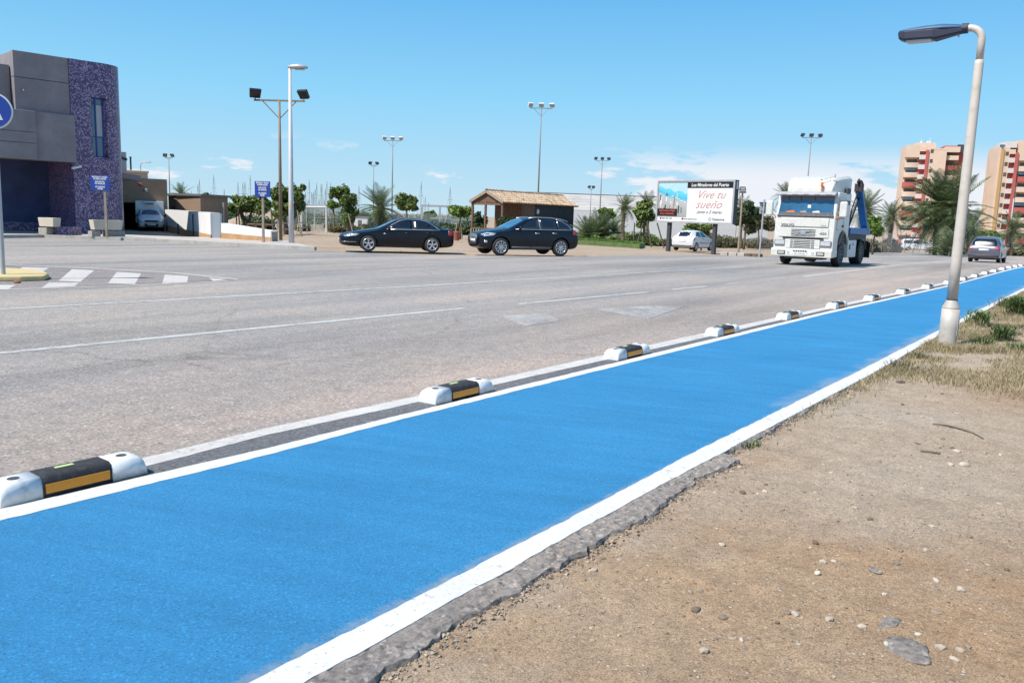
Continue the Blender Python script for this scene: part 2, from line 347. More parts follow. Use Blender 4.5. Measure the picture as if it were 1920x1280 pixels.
def leaf_mat(name, stops, rough=0.55, trans=0.25):
    m, t, b = newmat(name); g = N(t, 'ShaderNodeNewGeometry')
    c = ramp(t, g.outputs['Random Per Island'], stops)
    c = mix(t, 0.6, c, ramp(t, noise(t, 0.9, 3), [(0.35, 0.7), (0.65, 1.25)]), 'MULTIPLY')
    t.links.new(c, b.inputs['Base Color']); b.inputs['Roughness'].default_value = rough; b.inputs['Specular IOR Level'].default_value = 0.3
    tr = N(t, 'ShaderNodeBsdfTranslucent'); t.links.new(c, tr.inputs[0]); ms = N(t, 'ShaderNodeMixShader', ); ms.inputs[0].default_value = trans
    t.links.new(b.outputs[0], ms.inputs[1]); t.links.new(tr.outputs[0], ms.inputs[2]); t.links.new(ms.outputs[0], t.nodes['Material Output'].inputs[0])
    return m
def glass_mat(name, col, rough=0.03):
    m, t, b = newmat(name); b.inputs['Base Color'].default_value = (*col, 1); b.inputs['Roughness'].default_value = rough
    b.inputs['Specular IOR Level'].default_value = 0.9; b.inputs['IOR'].default_value = 1.6
    c = ramp(t, noise(t, 1.5, 2), [(0.3, [q * 0.7 for q in col]), (0.7, [q * 1.3 for q in col])]); t.links.new(c, b.inputs['Base Color']); return m
def mosaic_mat():
    m, t, b = newmat('purple mosaic'); b.inputs['Roughness'].default_value = 0.35
    cc = N(t, 'ShaderNodeTexCoord'); vo = N(t, 'ShaderNodeTexVoronoi', i_Scale=19.0); t.links.new(cc.outputs['Object'], vo.inputs['Vector'])
    sp = N(t, 'ShaderNodeSeparateColor'); t.links.new(vo.outputs['Color'], sp.inputs[0])
    n = noise(t, 0.55, 4, 0.6)
    ad = N(t, 'ShaderNodeMath', operation='MULTIPLY_ADD'); t.links.new(n, ad.inputs[0]); ad.inputs[1].default_value = 0.5; t.links.new(sp.outputs[0], ad.inputs[2])
    c = ramp(t, ad.outputs[0], [(0.25, (0.05, 0.034, 0.11)), (0.62, (0.09, 0.062, 0.152)), (0.86, (0.14, 0.092, 0.21)), (1.02, (0.36, 0.27, 0.41))])
    ed = ramp(t, vo.outputs['Distance'], [(0.35, 1.0), (0.62, 0.62)]); c = mix(t, 0.8, c, ed, 'MULTIPLY')
    t.links.new(c, b.inputs['Base Color']); return m
MT = {}
MT['asphalt'] = asphalt_mat('weathered asphalt', ASPH, WARM)
MT['strip'] = asphalt_mat('dark asphalt strip', (0.135, 0.135, 0.142), (0.15, 0.148, 0.15))
MT['broken'] = asphalt_mat('broken asphalt edge', (0.272, 0.238, 0.212), (0.30, 0.258, 0.226))
MT['blue'] = blue_mat()
MT['white_line'] = worn_paint('white road paint', (0.60, 0.59, 0.57), ASPH, 0.82, 0.98)
MT['dusty_line'] = worn_paint('dusty white road paint', (0.53, 0.50, 0.47), ASPH, 0.78, 0.96, 16)
MT['old_line'] = worn_paint('worn road paint', (0.48, 0.47, 0.45), ASPH, 0.74, 0.92, 9)
MT['faint_line'] = worn_paint('faded road paint', (0.41, 0.39, 0.37), ASPH, 0.62, 0.85, 7)
MT['hatch'] = worn_paint('hatch paint', (0.50, 0.465, 0.435), ASPH, 0.78, 1.0, 8)
MT['hatch_dark'] = asphalt_mat('hatch gap', (0.235, 0.212, 0.202), (0.26, 0.235, 0.22))
MT['yellow_paint'] = worn_paint('yellow kerb paint', (0.56, 0.44, 0.22), (0.4, 0.36, 0.3), 0.78, 0.95, 8, speck=False)
MT['dirt'] = dirt_mat('dry dirt'); MT['far_dirt'] = dirt_mat('pale dirt', 1.04, False)
MT['lawn'] = M('lawn soil', (0.10, 0.15, 0.045), 0.9, var=0.3, scale=3)
MT['concrete'] = M('pale concrete', (0.40, 0.37, 0.33), 0.85, var=0.12, scale=2.5, bmp=0.2, dirt=(0.3, 0.26, 0.22))
MT['kerb'] = M('kerb stone', (0.36, 0.34, 0.31), 0.85, var=0.15, scale=3, bmp=0.2)
MT['paving'] = M('pavement slabs', (0.42, 0.37, 0.34), 0.85, var=0.1, scale=2, bmp=0.15)
MT['grey_wall'] = M('grey facade concrete', (0.225, 0.20, 0.212), 0.75, var=0.16, scale=0.9, bmp=0.1, dirt=(0.20, 0.165, 0.165))
MT['blue_wall'] = M('dark blue render', (0.045, 0.06, 0.145), 0.8, var=0.25, scale=1.2)
MT['mosaic'] = mosaic_mat()
MT['white_wall'] = M('whitewash', (0.62, 0.61, 0.60), 0.9, var=0.04, scale=2, bmp=0.1)
MT['ochre'] = M('ochre base', (0.42, 0.24, 0.11), 0.9, var=0.15, scale=3, bmp=0.2, dirt=(0.5, 0.35, 0.22))
MT['tan'] = M('tan render', (0.27, 0.185, 0.125), 0.9, var=0.1, scale=2)
MT['cream'] = M('cream render', (0.52, 0.46, 0.37), 0.9, var=0.06, scale=2)
MT['apt'] = M('apricot render', (0.62, 0.465, 0.355), 0.9, var=0.06, scale=0.3)
MT['apt_dark'] = M('ochre strip', (0.46, 0.28, 0.12), 0.9, var=0.06, scale=0.3)
MT['apt_red'] = M('red render', (0.42, 0.10, 0.085), 0.85, var=0.1, scale=0.4)
MT['apt_white'] = M('white balcony', (0.58, 0.53, 0.50), 0.85, var=0.05, scale=0.4)
MT['apt_gap'] = M('dark balcony glass', (0.10, 0.075, 0.065), 0.5, var=0.35, scale=0.8)  # dark brown panes of the apartment windows
MT['dark'] = M('shaded bay interior', (0.02, 0.02, 0.025), 0.6, var=0.3)  # near black: the shade inside the loading bay is put into this colour
MT['black'] = M('black paint', (0.012, 0.012, 0.014), 0.35, var=0.2)
MT['rubber'] = M('black rubber', (0.022, 0.022, 0.024), 0.75, var=0.25, scale=12, bmp=0.2, dirt=(0.06, 0.055, 0.05))
MT['sepwhite'] = M('white separator plastic', (0.62, 0.625, 0.63), 0.6, var=0.07, scale=7, bmp=0.1, dirt=(0.44, 0.42, 0.39))
MT['orange'] = M('orange reflector', (0.66, 0.24, 0.008), 0.4, var=0.06, scale=20)
MT['lime'] = M('lime reflector', (0.5, 0.6, 0.25), 0.4, var=0.05)
MT['mast'] = M('dull mast steel', (0.21, 0.20, 0.20), 0.55, 0.2, var=0.1, scale=4)
MT['galv'] = M('galvanised steel', (0.42, 0.42, 0.42), 0.5, 0.3, var=0.1, scale=4)
MT['lampgrey'] = M('light grey lamp paint', (0.53, 0.465, 0.405), 0.45, var=0.05, scale=2.5, dirt=(0.42, 0.36, 0.31))
MT['lampbase'] = M('grey lamp base', (0.44, 0.405, 0.365), 0.5, var=0.06, scale=3, dirt=(0.36, 0.29, 0.23))
MT['lampdark'] = M('dark lamp housing', (0.02, 0.024, 0.05), 0.55, var=0.15)
MT['lamptop'] = M('blue grey lamp shell', (0.04, 0.10, 0.19), 0.5, var=0.15, scale=8)
MT['lens'] = M('lamp lens', (0.40, 0.40, 0.385), 0.3, var=0.08, scale=20)
MT['brown_pole'] = M('brown pole paint', (0.20, 0.145, 0.10), 0.6, var=0.15)
MT['white_pole'] = M('white pole paint', (0.50, 0.50, 0.52), 0.45, var=0.06)
MT['sign_blue'] = M('sign blue', (0.012, 0.05, 0.30), 0.4, var=0.06)
MT['white'] = M('white paint', (0.66, 0.66, 0.65), 0.45, var=0.03)
MT['wood'] = M('brown timber', (0.15, 0.085, 0.055), 0.8, var=0.25, scale=6, bmp=0.2)
MT['darkwood'] = M('dark timber', (0.035, 0.028, 0.032), 0.7, var=0.3, scale=6)
MT['paleboard'] = M('weathered timber', (0.30, 0.24, 0.18), 0.85, var=0.2, scale=6)
MT['tile'] = None
def tile_mat():
    m, t, b = newmat('clay roof tile'); b.inputs['Roughness'].default_value = 0.85
    oi = N(t, 'ShaderNodeNewGeometry'); c = ramp(t, oi.outputs['Random Per Island'], [(0.0, (0.30, 0.20, 0.13)), (0.3, (0.42, 0.30, 0.20)), (1.0, (0.53, 0.41, 0.29))])
    c = mix(t, 0.5, c, ramp(t, noise(t, 3, 4), [(0.3, 0.7), (0.7, 1.2)]), 'MULTIPLY'); t.links.new(c, b.inputs['Base Color']); return m
MT['tile'] = tile_mat()
MT['carblack'] = M('black car paint', (0.003, 0.0035, 0.009), 0.3, 0.0, var=0.1, coat=0.35, spec=0.25)
MT['carnavy'] = M('black blue car paint', (0.004, 0.006, 0.014), 0.3, 0.0, var=0.1, coat=0.35, spec=0.25)
MT['cargrey'] = M('grey violet car paint', (0.115, 0.112, 0.145), 0.35, 0.35, var=0.06, coat=0.7)
MT['carwhite'] = M('white car paint', (0.60, 0.61, 0.63), 0.35, 0.0, var=0.03, coat=0.6)
MT['truckwhite'] = M('white lorry paint', (0.60, 0.585, 0.55), 0.4, 0.0, var=0.05, scale=3, coat=0.3, dirt=(0.50, 0.47, 0.42))
MT['truckblue'] = M('blue chassis paint', (0.02, 0.14, 0.36), 0.45, 0.0, var=0.15, scale=4)
MT['chrome'] = M('bright trim', (0.55, 0.55, 0.57), 0.38, 0.8, var=0.05)
MT['alloy'] = M('alloy rim', (0.55, 0.55, 0.57), 0.32, 0.6, var=0.06)
MT['glass_dark'] = glass_mat('tinted car glass', (0.005, 0.006, 0.008), 0.16)
MT['glass_blue'] = glass_mat('windscreen glass', (0.03, 0.10, 0.19), 0.02)  # blue of the reflected sky is put into the glass colour
MT['glass_win'] = glass_mat('window glass', (0.03, 0.09, 0.15), 0.03)
MT['headlamp'] = M('clear headlamp', (0.60, 0.62, 0.66), 0.12, 0.4, var=0.2, scale=25, coat=1.0)
MT['redlamp'] = M('red lamp', (0.36, 0.015, 0.02), 0.25, var=0.1, coat=0.8)
MT['amber'] = M('amber lamp', (0.6, 0.16, 0.02), 0.3, var=0.1, coat=0.5)
MT['plate'] = M('number plate', (0.66, 0.66, 0.66), 0.4, var=0.02)
MT['plastic'] = M('dark grey plastic', (0.05, 0.05, 0.055), 0.6, var=0.15)
MT['greyplastic'] = M('grey plastic', (0.13, 0.13, 0.14), 0.6, var=0.1)
MT['bark'] = M('grey brown bark', (0.13, 0.10, 0.075), 0.95, var=0.3, scale=5, bmp=0.6, bscale=25)
MT['palmbark'] = M('palm bark', (0.16, 0.115, 0.075), 0.95, var=0.35, scale=7, bmp=0.8, bscale=18)
MT['leaf'] = leaf_mat('green leaves', [(0.0, (0.05, 0.085, 0.02)), (0.5, (0.125, 0.18, 0.042)), (1.0, (0.26, 0.31, 0.085))])
MT['leaf_dark'] = leaf_mat('dark green leaves', [(0.0, (0.028, 0.048, 0.022)), (0.6, (0.058, 0.092, 0.036)), (1.0, (0.11, 0.145, 0.05))])
MT['leaf_bright'] = leaf_mat('bright green leaves', [(0.0, (0.06, 0.12, 0.02)), (0.5, (0.14, 0.225, 0.04)), (1.0, (0.26, 0.33, 0.075))])
MT['leaf_olive'] = leaf_mat('olive scrub', [(0.0, (0.06, 0.066, 0.028)), (0.5, (0.125, 0.125, 0.06)), (1.0, (0.25, 0.215, 0.125))])
MT['frond'] = leaf_mat('palm frond', [(0.0, (0.052, 0.084, 0.036)), (0.5, (0.112, 0.156, 0.064)), (1.0, (0.25, 0.28, 0.14))], 0.5)
MT['frond_dry'] = leaf_mat('dry palm frond', [(0.0, (0.12, 0.10, 0.07)), (0.5, (0.22, 0.19, 0.14)), (1.0, (0.34, 0.30, 0.24))], 0.7)
MT['grass'] = leaf_mat('lawn grass', [(0.0, (0.06, 0.12, 0.02)), (1.0, (0.16, 0.24, 0.05))])
MT['drygrass'] = leaf_mat('dry grass', [(0.0, (0.17, 0.14, 0.07)), (0.35, (0.32, 0.26, 0.15)), (0.8, (0.44, 0.36, 0.22)), (1.0, (0.22, 0.22, 0.09))], 0.8, 0.2)
MT['weed'] = leaf_mat('green weed', [(0.0, (0.05, 0.085, 0.025)), (0.6, (0.10, 0.16, 0.04)), (1.0, (0.19, 0.25, 0.08))])
MT['stone'] = M('pale stone', (0.43, 0.375, 0.305), 0.9, var=0.2, scale=12, bmp=0.4, bscale=30)
MT['greystone'] = M('grey stone', (0.32, 0.285, 0.245), 0.9, var=0.3, scale=14, bmp=0.5, bscale=30)
MT['pebble'] = leaf_mat('gravel', [(0.0, (0.13, 0.095, 0.07)), (0.55, (0.31, 0.245, 0.185)), (1.0, (0.43, 0.37, 0.30))], 0.9, 0.0)
MT['skin'] = M('skin', (0.36, 0.21, 0.15), 0.6, var=0.05)
MT['cloth_white'] = M('white cloth', (0.6, 0.6, 0.62), 0.9, var=0.05)
MT['cloth_dark'] = M('dark cloth', (0.05, 0.05, 0.07), 0.9, var=0.1)
MT['cloth_khaki'] = M('khaki cloth', (0.22, 0.18, 0.12), 0.9, var=0.1)
MT['warehouse'] = M('pale roof sheet', (0.42, 0.40, 0.37), 0.7, var=0.12, scale=0.2, dirt=(0.36, 0.33, 0.29))
MT['terracotta'] = M('rust red bin', (0.25, 0.07, 0.04), 0.7, var=0.15)
# ------------------------------------------------------------------ ground, road, lane
from mathutils import noise as mn
def frac(x, y, s, o=4): return mn.fractal(Vector((x * s, y * s, 0.3)), 1.0, 2.0, o)
def drape(name, pts, dz, mats, kind='structure', step=0.5):
    bm = bmesh.new(); bm.faces.new([bm.verts.new((p[0], p[1], 0)) for p in pts])
    xs = [p[0] for p in pts]; ys = [p[1] for p in pts]
    cuts = [((0, y, 0), (0, 1, 0)) for y in np.arange(29, 46, step) if min(ys) < y < max(ys)]
    cuts += [((0, y, 0), (0, 1, 0)) for y in np.arange(46, 150, 4) if min(ys) < y < max(ys)]
    if max(ys) > 30: cuts += [((x, 0, 0), (1, 0, 0)) for x in np.arange(3.5, 15, step) if min(xs) < x < max(xs)]
    for c, n in cuts: bmesh.ops.bisect_plane(bm, geom=bm.verts[:] + bm.edges[:] + bm.faces[:], plane_co=c, plane_no=n)
    bmesh.ops.triangulate(bm, faces=bm.faces[:])
    for v in bm.verts: v.co.z = terr(v.co.x, v.co.y) + dz
    bmesh.ops.recalc_face_normals(bm, faces=bm.faces[:])
    for f in bm.faces:
        if f.normal.z < 0: f.normal_flip()
    if dz > 0:
        be = [e for e in bm.edges if len(e.link_faces) == 1]; r = bmesh.ops.extrude_edge_only(bm, edges=be)
        for v in r['geom']:
            if isinstance(v, bmesh.types.BMVert): v.co.z -= dz + .002
    me = bpy.data.meshes.new(name); bm.to_mesh(me); bm.free()
    me.materials.append(mats); o = link(name, me); return tag(o, kind=kind) if kind else o
def line_fn(px):
    pts = sorted(tn(G(*q)) for q in px); t = [p[0] for p in pts]; n = [p[1] for p in pts]
    def f(x):
        if x <= t[0]: return n[0] + (x - t[0]) * (n[1] - n[0]) / (t[1] - t[0]) * 0.5
        if x >= t[-1]: return n[-1]
        return float(np.interp(x, t, n))
    return f
R_IN = line_fn([(480, 1275), (1100, 955), (1300, 849), (1623, 689.5), (1796, 601), (1920, 540)])
R_OUT = line_fn([(581, 1275), (1100, 987), (1300, 877), (1629, 704), (1792, 610.5), (1920, 545.5)])
L_R = line_fn([(0, 977), (500, 854), (740, 790), (1300, 651), (1548, 589), (1794, 533.7), (1920, 501)])
L_L = line_fn([(0, 955), (500, 841), (740, 781), (1300, 644.5), (1548, 585), (1794, 531.8), (1920, 499.6)])
O_R = line_fn([(300, 868), (500, 816), (740, 764), (1300, 638), (1548, 581), (1790, 529), (1920, 497)])
O_L = line_fn([(300, 852), (500, 803), (740, 752), (1300, 629), (1548, 576), (1790, 526), (1920, 495)])
def tsteps(t0, t1):
    t = t0; out = []
    while t < t1: out.append(t); t += 0.05 if t < 8 else 0.1 if t < 12 else 0.3 if t < 30 else 0.6 if t < 80 else 1.5
    return out + [t1]
def strip(name, fa, fb, dz, mat, t0=-6, t1=150, jit=0.006, parent=None):
    mb = MB(); vs = []; rr = random.Random(len(name))
    ts = tsteps(t0, t1)
    for t in ts:
        for f in (fa, fb):
            n = f(t) + (jit * (frac(t, n_seed(f), 3.0, 3) + 1.1 * frac(t, n_seed(f) + 5, 11.0, 4) + rr.uniform(-.3, .3)) if t < 30 else 0)
            p = TN(t, n); vs.append((p.x, p.y, terr(p.x, p.y) + dz))
    vv = []
    for i in range(len(ts)):
        a_, b_ = vs[2 * i], vs[2 * i + 1]; vv += [(a_[0], a_[1], a_[2] - dz - .002), a_, b_, (b_[0], b_[1], b_[2] - dz - .002)]
    mb.add(vv, [(4 * i + k, 4 * i + k + 1, 4 * i + k + 5, 4 * i + k + 4) for i in range(len(ts) - 1) for k in range(3)])
    o = obj(name, mb, mat, parent); return o if parent is not None else tag(o, kind='structure')
_ns = {}
def n_seed(f): return _ns.setdefault(id(f), len(_ns) * 7.3)
# ground sheet to the horizon
def gsteps(a, b, s, far):
    v = list(np.arange(a, b + .1, s)); k = v[-1]; st = s
    while k < far: st *= 1.6; k += st; v.append(k)
    k = v[0]; st = s
    while k > -far: st *= 1.6; k -= st; v.insert(0, k)
    return v
mb = MB(); gx = gsteps(-60, 130, 2.5, 4500); gy = gsteps(-16, 170, 2.5, 4500); vs = []
for y in gy:
    for x in gx:
        n = x * RN.x + y * RN.y; t = x * RD.x + y * RD.y
        d = 0.06 + 0.25 * sstep(-4.0, -2.0, n) * (1 - sstep(70, 80, t)) * sstep(-9, -8, t)
        vs.append((x, y, terr(x, y) - d))
nx = len(gx); mb.add(vs, [(j * nx + i, j * nx + i + 1, (j + 1) * nx + i + 1, (j + 1) * nx + i) for j in range(len(gy) - 1) for i in range(nx - 1)])
struct('ground', mb, MT['far_dirt'])
# carriageway
KERB = [(-60, 447), (82, 445.5), (220, 450.5), (330, 455.5), (450, 462), (592, 469.5)]
FAR = [(660, 473), (760, 477.5), (880, 479), (1060, 481), (1230, 477.5), (1330, 478), (1420, 481), (1520, 478.5), (1640, 473.5), (1780, 474), (1910, 478)]
kw = [G(*q) for q in KERB]; fw_ = [G(*q) for q in FAR]
rightedge = [TN(t, R_OUT(t) - 0.02) for t in list(np.arange(-8, 12, 1.0)) + [14, 20, 26, 40, 70, 150]]
endp = TN(150, -16)
asph = [(-46, -12)] + [(p.x, p.y) for p in rightedge] + [(endp.x, endp.y)] + [(p.x, p.y) for p in fw_[::-1]] + [(p.x, p.y) for p in kw[::-1]] + [(-60, kw[0].y - 1)]
road = drape('road', asph, 0.0, MT['asphalt'])
strip('dark_strip', lambda t: O_R(t) - 0.01, lambda t: L_L(t) + 0.01, 0.0025, MT['strip'], jit=0)
strip('bike_lane', lambda t: L_R(t) - 0.01, lambda t: R_IN(t) + 0.01, 0.0025, MT['blue'], jit=0)
strip('lane_edge_line', O_L, O_R, 0.005, MT['dusty_line'], jit=0.005)
strip('lane_edge_line', L_L, L_R, 0.005, MT['white_line'])
strip('lane_edge_line', R_IN, R_OUT, 0.005, MT['white_line'], jit=0.006)
def pxline(name, a, b, w, mat, dz=0.004, ext=0.0):
    p = G(*a); q = G(*b); d = (q - p); d.z = 0; d.normalize(); p = p - d * ext; s = Vector((-d.y, d.x, 0)) * w / 2
    k = max(1, int((q - p).length / 2)); A = [p.lerp(q, i / k) for i in range(k + 1)]
    jit = lambda i, c: s * (1 + 0.12 * math.sin(i * 2.7 + c))
    pts = [(v + jit(i, 0)).to_tuple()[:2] for i, v in enumerate(A)] + [(v - jit(i, 2)).to_tuple()[:2] for i, v in list(enumerate(A))[::-1]]
    return drape(name, pts, dz, mat)
pxline('road_line', (0, 662), (870, 578), 0.13, MT['old_line'], ext=9)
for a, b in (((975, 569.5), (1215, 547.5)), ((1262, 542.5), (1325, 536.5)), ((1362, 532.5), (1407, 528)), ((1440, 524.5), (1474, 521))):
    pxline('road_line', a, b, 0.12, MT['faint_line' if a[0] > 1300 else 'old_line'])
pxline('road_line', (1508, 518.5), (1800, 489), 0.14, MT['old_line'])
pxline('road_line', (0, 580), (840, 533), 0.13, MT['old_line'], ext=12)
pxline('road_line', (838, 533), (1400, 499.5), 0.12, MT['old_line'])
pxline('road_line', (1640, 485.5), (1790, 478.5), 0.12, MT['old_line'])
def pxpoly(name, pts, dz, mat): return drape(name, [tuple(G(*q))[:2] for q in pts], dz, mat)
pxpoly('arrow_marking', [(940, 592), (1022, 588), (1052, 601), (984, 611.5)], 0.003, MT['faint_line'])
pxpoly('arrow_marking', [(1118, 579.5), (1210, 573.5), (1287, 572.5), (1217, 597.5), (1165, 588)], 0.003, MT['faint_line'])
# hatched island
pxpoly('hatch_ground', [(-60, 496), (10, 497), (140, 502), (330, 512), (440, 524), (330, 531), (200, 538), (-60, 545)], 0.003, MT['hatch_dark'])
for s in ([(42, 501), (92, 502.5), (78, 511), (30, 509)], [(135, 505), (177, 507), (151, 528.5), (110, 526.5)], [(219, 510), (265, 513), (253, 533), (203, 531)],
          [(309, 515), (353, 518), (351, 529.5), (304, 532)], [(392, 521), (426, 524.5), (400, 527.5)], [(92, 530), (148, 530.5), (140, 537), (78, 540)], [(-40, 534.5), (30, 534.5), (14, 543), (-60, 545)]):
    pxpoly('hatch_stripe', s, 0.0055, MT['hatch'])
pxline('hatch_outline', (-40, 495), (140, 501.5), 0.1, MT['hatch'], 0.006); pxline('hatch_outline', (140, 501.5), (330, 512), 0.1, MT['hatch'], 0.006)
pxline('hatch_outline', (330, 512), (445, 524), 0.1, MT['hatch'], 0.006); pxline('hatch_outline', (-40, 544), (200, 537.5), 0.1, MT['hatch'], 0.006); pxline('hatch_outline', (200, 537.5), (430, 527.5), 0.1, MT['hatch'], 0.006)
# yellow kerbed island
isl = [tuple(G(*q))[:2] for q in ((-120, 527), (40, 528), (84, 526.5), (92, 522.5), (86, 518.5), (60, 514), (0, 510), (-120, 509))]
mb = MB(); mb.prism(isl, 0.0, 0.11)
o = struct('traffic_island', mb, MT['yellow_paint']); bevel_mesh(o.data, 0.03, 2)
mb = MB(); mb.blob(G(33, 531) + Vector((0, 0, .03)), (.07, .05, .035), 3); tag(obj('stone', mb, MT['terracotta']), 'small reddish stone lying on the road beside the yellow kerbed island', 'stone')
# far pavement with its kerb
back = [G(640, 466), G(560, 452), G(420, 446)]
pv = [(p.x, p.y) for p in kw] + [(G(560, 462).x, G(560, 462).y), (-11.0, 39.4), (-12.5, 40.2), (-15.5, 41.0), (-16.4, 40.3), (-24.0, 41.5), (-34, 45), (-60, 50)]
mb = MB(); mb.prism(pv, lambda p: terr(*p[:2]) - 0.02, lambda p: terr(*p[:2]) + 0.13)
pave = struct('pavement', mb, MT['paving'])
mb = MB()
for a, b in zip(kw, kw[1:]):
    k = max(1, int((b - a).length / 1.0))
    for i in range(k):
        p = a.lerp(b, i / k); q = a.lerp(b, (i + 1) / k); d = (q - p).normalized(); off = Vector((d.y, -d.x, 0)) * 0.03
        st = MB(); st.beam(p + d * .006 + off * .3 + Vector((0, 0, .066)), q - d * .006 + off * .3 + Vector((0, 0, .066)), .16, .15)
        obj('kerb_stone', st, MT['kerb'], pave)
# ------------------------------------------------------------------ verge on the right
def wbr(t):
    base = 0.13 + 0.035 * frac(t, 2, 1.2, 3) if t < 5.35 else 0.015
    return max(0.012, base + 0.03 * frac(t, 9, 3.7, 5) + 0.022 * frac(t, 4, 13.0, 5) + 0.012 * frac(t, 1, 34.0, 3))
mb = MB(); mb.smooth = False; ts = list(np.arange(-2, 5.3, 0.035)) + list(np.arange(5.3, 5.42, 0.012)) + list(np.arange(5.42, 16, 0.05)) + list(np.arange(16, 60, 0.5))
vs = []; K = 10
for t in ts:
    w = wbr(t); n0 = R_OUT(t)
    for k in range(K + 1):
        f = k / K; n = n0 - 0.02 + (w + 0.02) * f
        p = TN(t, n); z = terr(p.x, p.y) + (0.001 if f * (w + .02) < .026 else 0.005 - 0.014 * f * f + 0.013 * frac(p.x, p.y, 34, 4) - 0.003)
        vs.append((p.x, p.y, z))
    for dn, dz in ((0.006, -0.03), (-0.004, -0.10)):
        p = TN(t, n0 + w + dn + 0.01 * frac(t, dz * 30, 20, 2)); vs.append((p.x, p.y, terr(p.x, p.y) + dz))
W = K + 3
mb.add(vs, [(i * W + k, i * W + k + 1, (i + 1) * W + k + 1, (i + 1) * W + k) for i in range(len(ts) - 1) for k in range(W - 1)])
struct('broken_road_edge', mb, MT['broken'])
def verge_z(x, y):
    t = x * RD.x + y * RD.y; n = x * RN.x + y * RN.y
    d = n - (R_OUT(t) + wbr(t))
    near = sstep(0.25, 0.0, d)
    low = 0.026 if t < 5.4 else 0.02
    z = -low + 0.012 * frac(x, y, 2.2, 3) + 0.009 * frac(x, y, 9, 4) + 0.02 * sstep(.1, 1.2, d) + 0.05 * sstep(9, 13, t) * sstep(0.1, 1.0, d) * 0.6
    z += 0.006 * frac(x, y, 26, 3)
    return terr(x, y) + z - (0.008 * near)
mb = MB(); mb.smooth = True
tt = []; t = -3.0
while t < 78: tt.append(t); t += 0.045 if t < 9 else 0.09 if t < 16 else 0.3 if t < 30 else 1.5
nn = []; n = -0.1
while n < 14: nn.append(n); n += 0.045 if n < 2.5 else 0.1 if n < 4.5 else 0.5
vs = []
for t in tt:
    n0 = R_OUT(t)
    for n in nn:
        p = TN(t, n0 + n); vs.append((p.x, p.y, verge_z(p.x, p.y) if n > -.05 else verge_z(p.x, p.y) - .02))
W = len(nn); mb.add(vs, [(i * W + k, i * W + k + 1, (i + 1) * W + k + 1, (i + 1) * W + k) for i in range(len(tt) - 1) for k in range(W - 1)])
struct('dirt_verge', mb, MT['dirt'])
def V(px, py, dz=0.0):
    p = G(px, py, -0.03); return Vector((p.x, p.y, verge_z(p.x, p.y) + dz))
# loose gravel: nobody could count it
ICO = bmesh.new(); bmesh.ops.create_icosphere(ICO, subdivisions=1, radius=1)
icv = [v.co.copy() for v in ICO.verts]; icf = [[v.index for v in f.verts] for f in ICO.faces]; ICO.free()
mb = MB(); rr = random.Random(5)
for _ in range(13000):
    t = 1.2 + 10.5 * rr.random() ** 1.2; n = R_OUT(t) + wbr(t) + 0.02 + rr.random() ** 1.2 * (2.2 + 0.25 * t)
    if frac(t, n, 0.8, 3) < rr.uniform(-.6, .6): continue
    p = TN(t, n); s = min(0.021, 0.0030 * rr.random() ** -0.42); z = verge_z(p.x, p.y)
    R = Matrix.Rotation(rr.uniform(0, 6.3), 3, 'Z') @ Matrix.Rotation(rr.uniform(-.3, .3), 3, 'X')
    sc = Vector((s * rr.uniform(.8, 1.5), s, s * rr.uniform(.4, .75)))
    mb.add([p + Vector((0, 0, z + sc.z * .12)) + R @ Vector((v.x * sc.x * rr.uniform(.85, 1.15), v.y * sc.y, v.z * sc.z)) for v in icv], icf)
for _ in range(5200):
    t = rr.uniform(.8, 13); n = R_OUT(t) + wbr(t) + abs(rr.gauss(.0, .03 + .015 * (t < 5.4))); p = TN(t, n); s = .0025 + .009 * rr.random() ** 2.2; z = verge_z(p.x, p.y) if n > R_OUT(t) + wbr(t) else .002
    mb.add([p + Vector((0, 0, z + s * .3)) + Matrix.Rotation(rr.uniform(0, 6), 3, 'Z') @ Vector((v.x * s * rr.uniform(.7, 1.4), v.y * s * rr.uniform(.7, 1.2), v.z * s * .8)) for v in icv], icf)
tag(obj('gravel', mb, MT['pebble']), 'fine loose gravel scattered over the bare dirt verge', 'gravel', kind='stuff')
STONES = [((1806, 881), .045, 'larger of two white stones lying side by side on the dirt verge', 1), ((1782, 880), .028, 'smaller flat white stone touching the largest white stone on the verge', 1),
          ((1793, 853), .034, 'pale stone with dark shadow just behind the pair of white stones', 1), ((1875, 860), .022, 'small pale stone right of the white pair near the right edge', 1),
          ((1754, 1098), .024, 'rounded pale pebble standing alone in the middle of the dirt', 1), ((1353, 1027), .024, 'pale flat pebble on smooth dirt nearest the end of the broken asphalt', 1),
          ((1390, 1209), .018, 'round brown pebble low in the photo left on orange dirt', 0), ((1531, 1086), .020, 'small cream pebble between the two dirt tones at mid verge', 1),
          ((1661, 1216), .020, 'cream stone resting against the sunken grey concrete lump', 1), ((1720, 1200), .016, 'small round tan stone right of the sunken grey concrete lump', 1),
          ((1667, 1177), .058, 'upper sunken grey concrete lump embedded in orange dirt', 2), ((1706, 1226), .085, 'lower wide sunken grey concrete lump embedded in orange dirt', 2),
          ((1632, 980), .022, 'dark crumbly clod on the dirt verge below the twig', 3), ((1527, 1024), .024, 'dark grey crumb of asphalt on open dirt', 3),
          ((1690, 720), .05, 'dark clod at the foot of the dry grass left of the lamp', 3), ((1651, 798), .02, 'pale pebble on dirt under the dry grass edge', 1),
          ((1640, 1078), .035, 'thin pale grey flake lying flat on the dirt', 2), ((1558, 893), .018, 'pale pebble left of the white stones on dirt', 1), ((1480, 808), .024, 'dark clod beside the white lane edge on dirt', 3)]
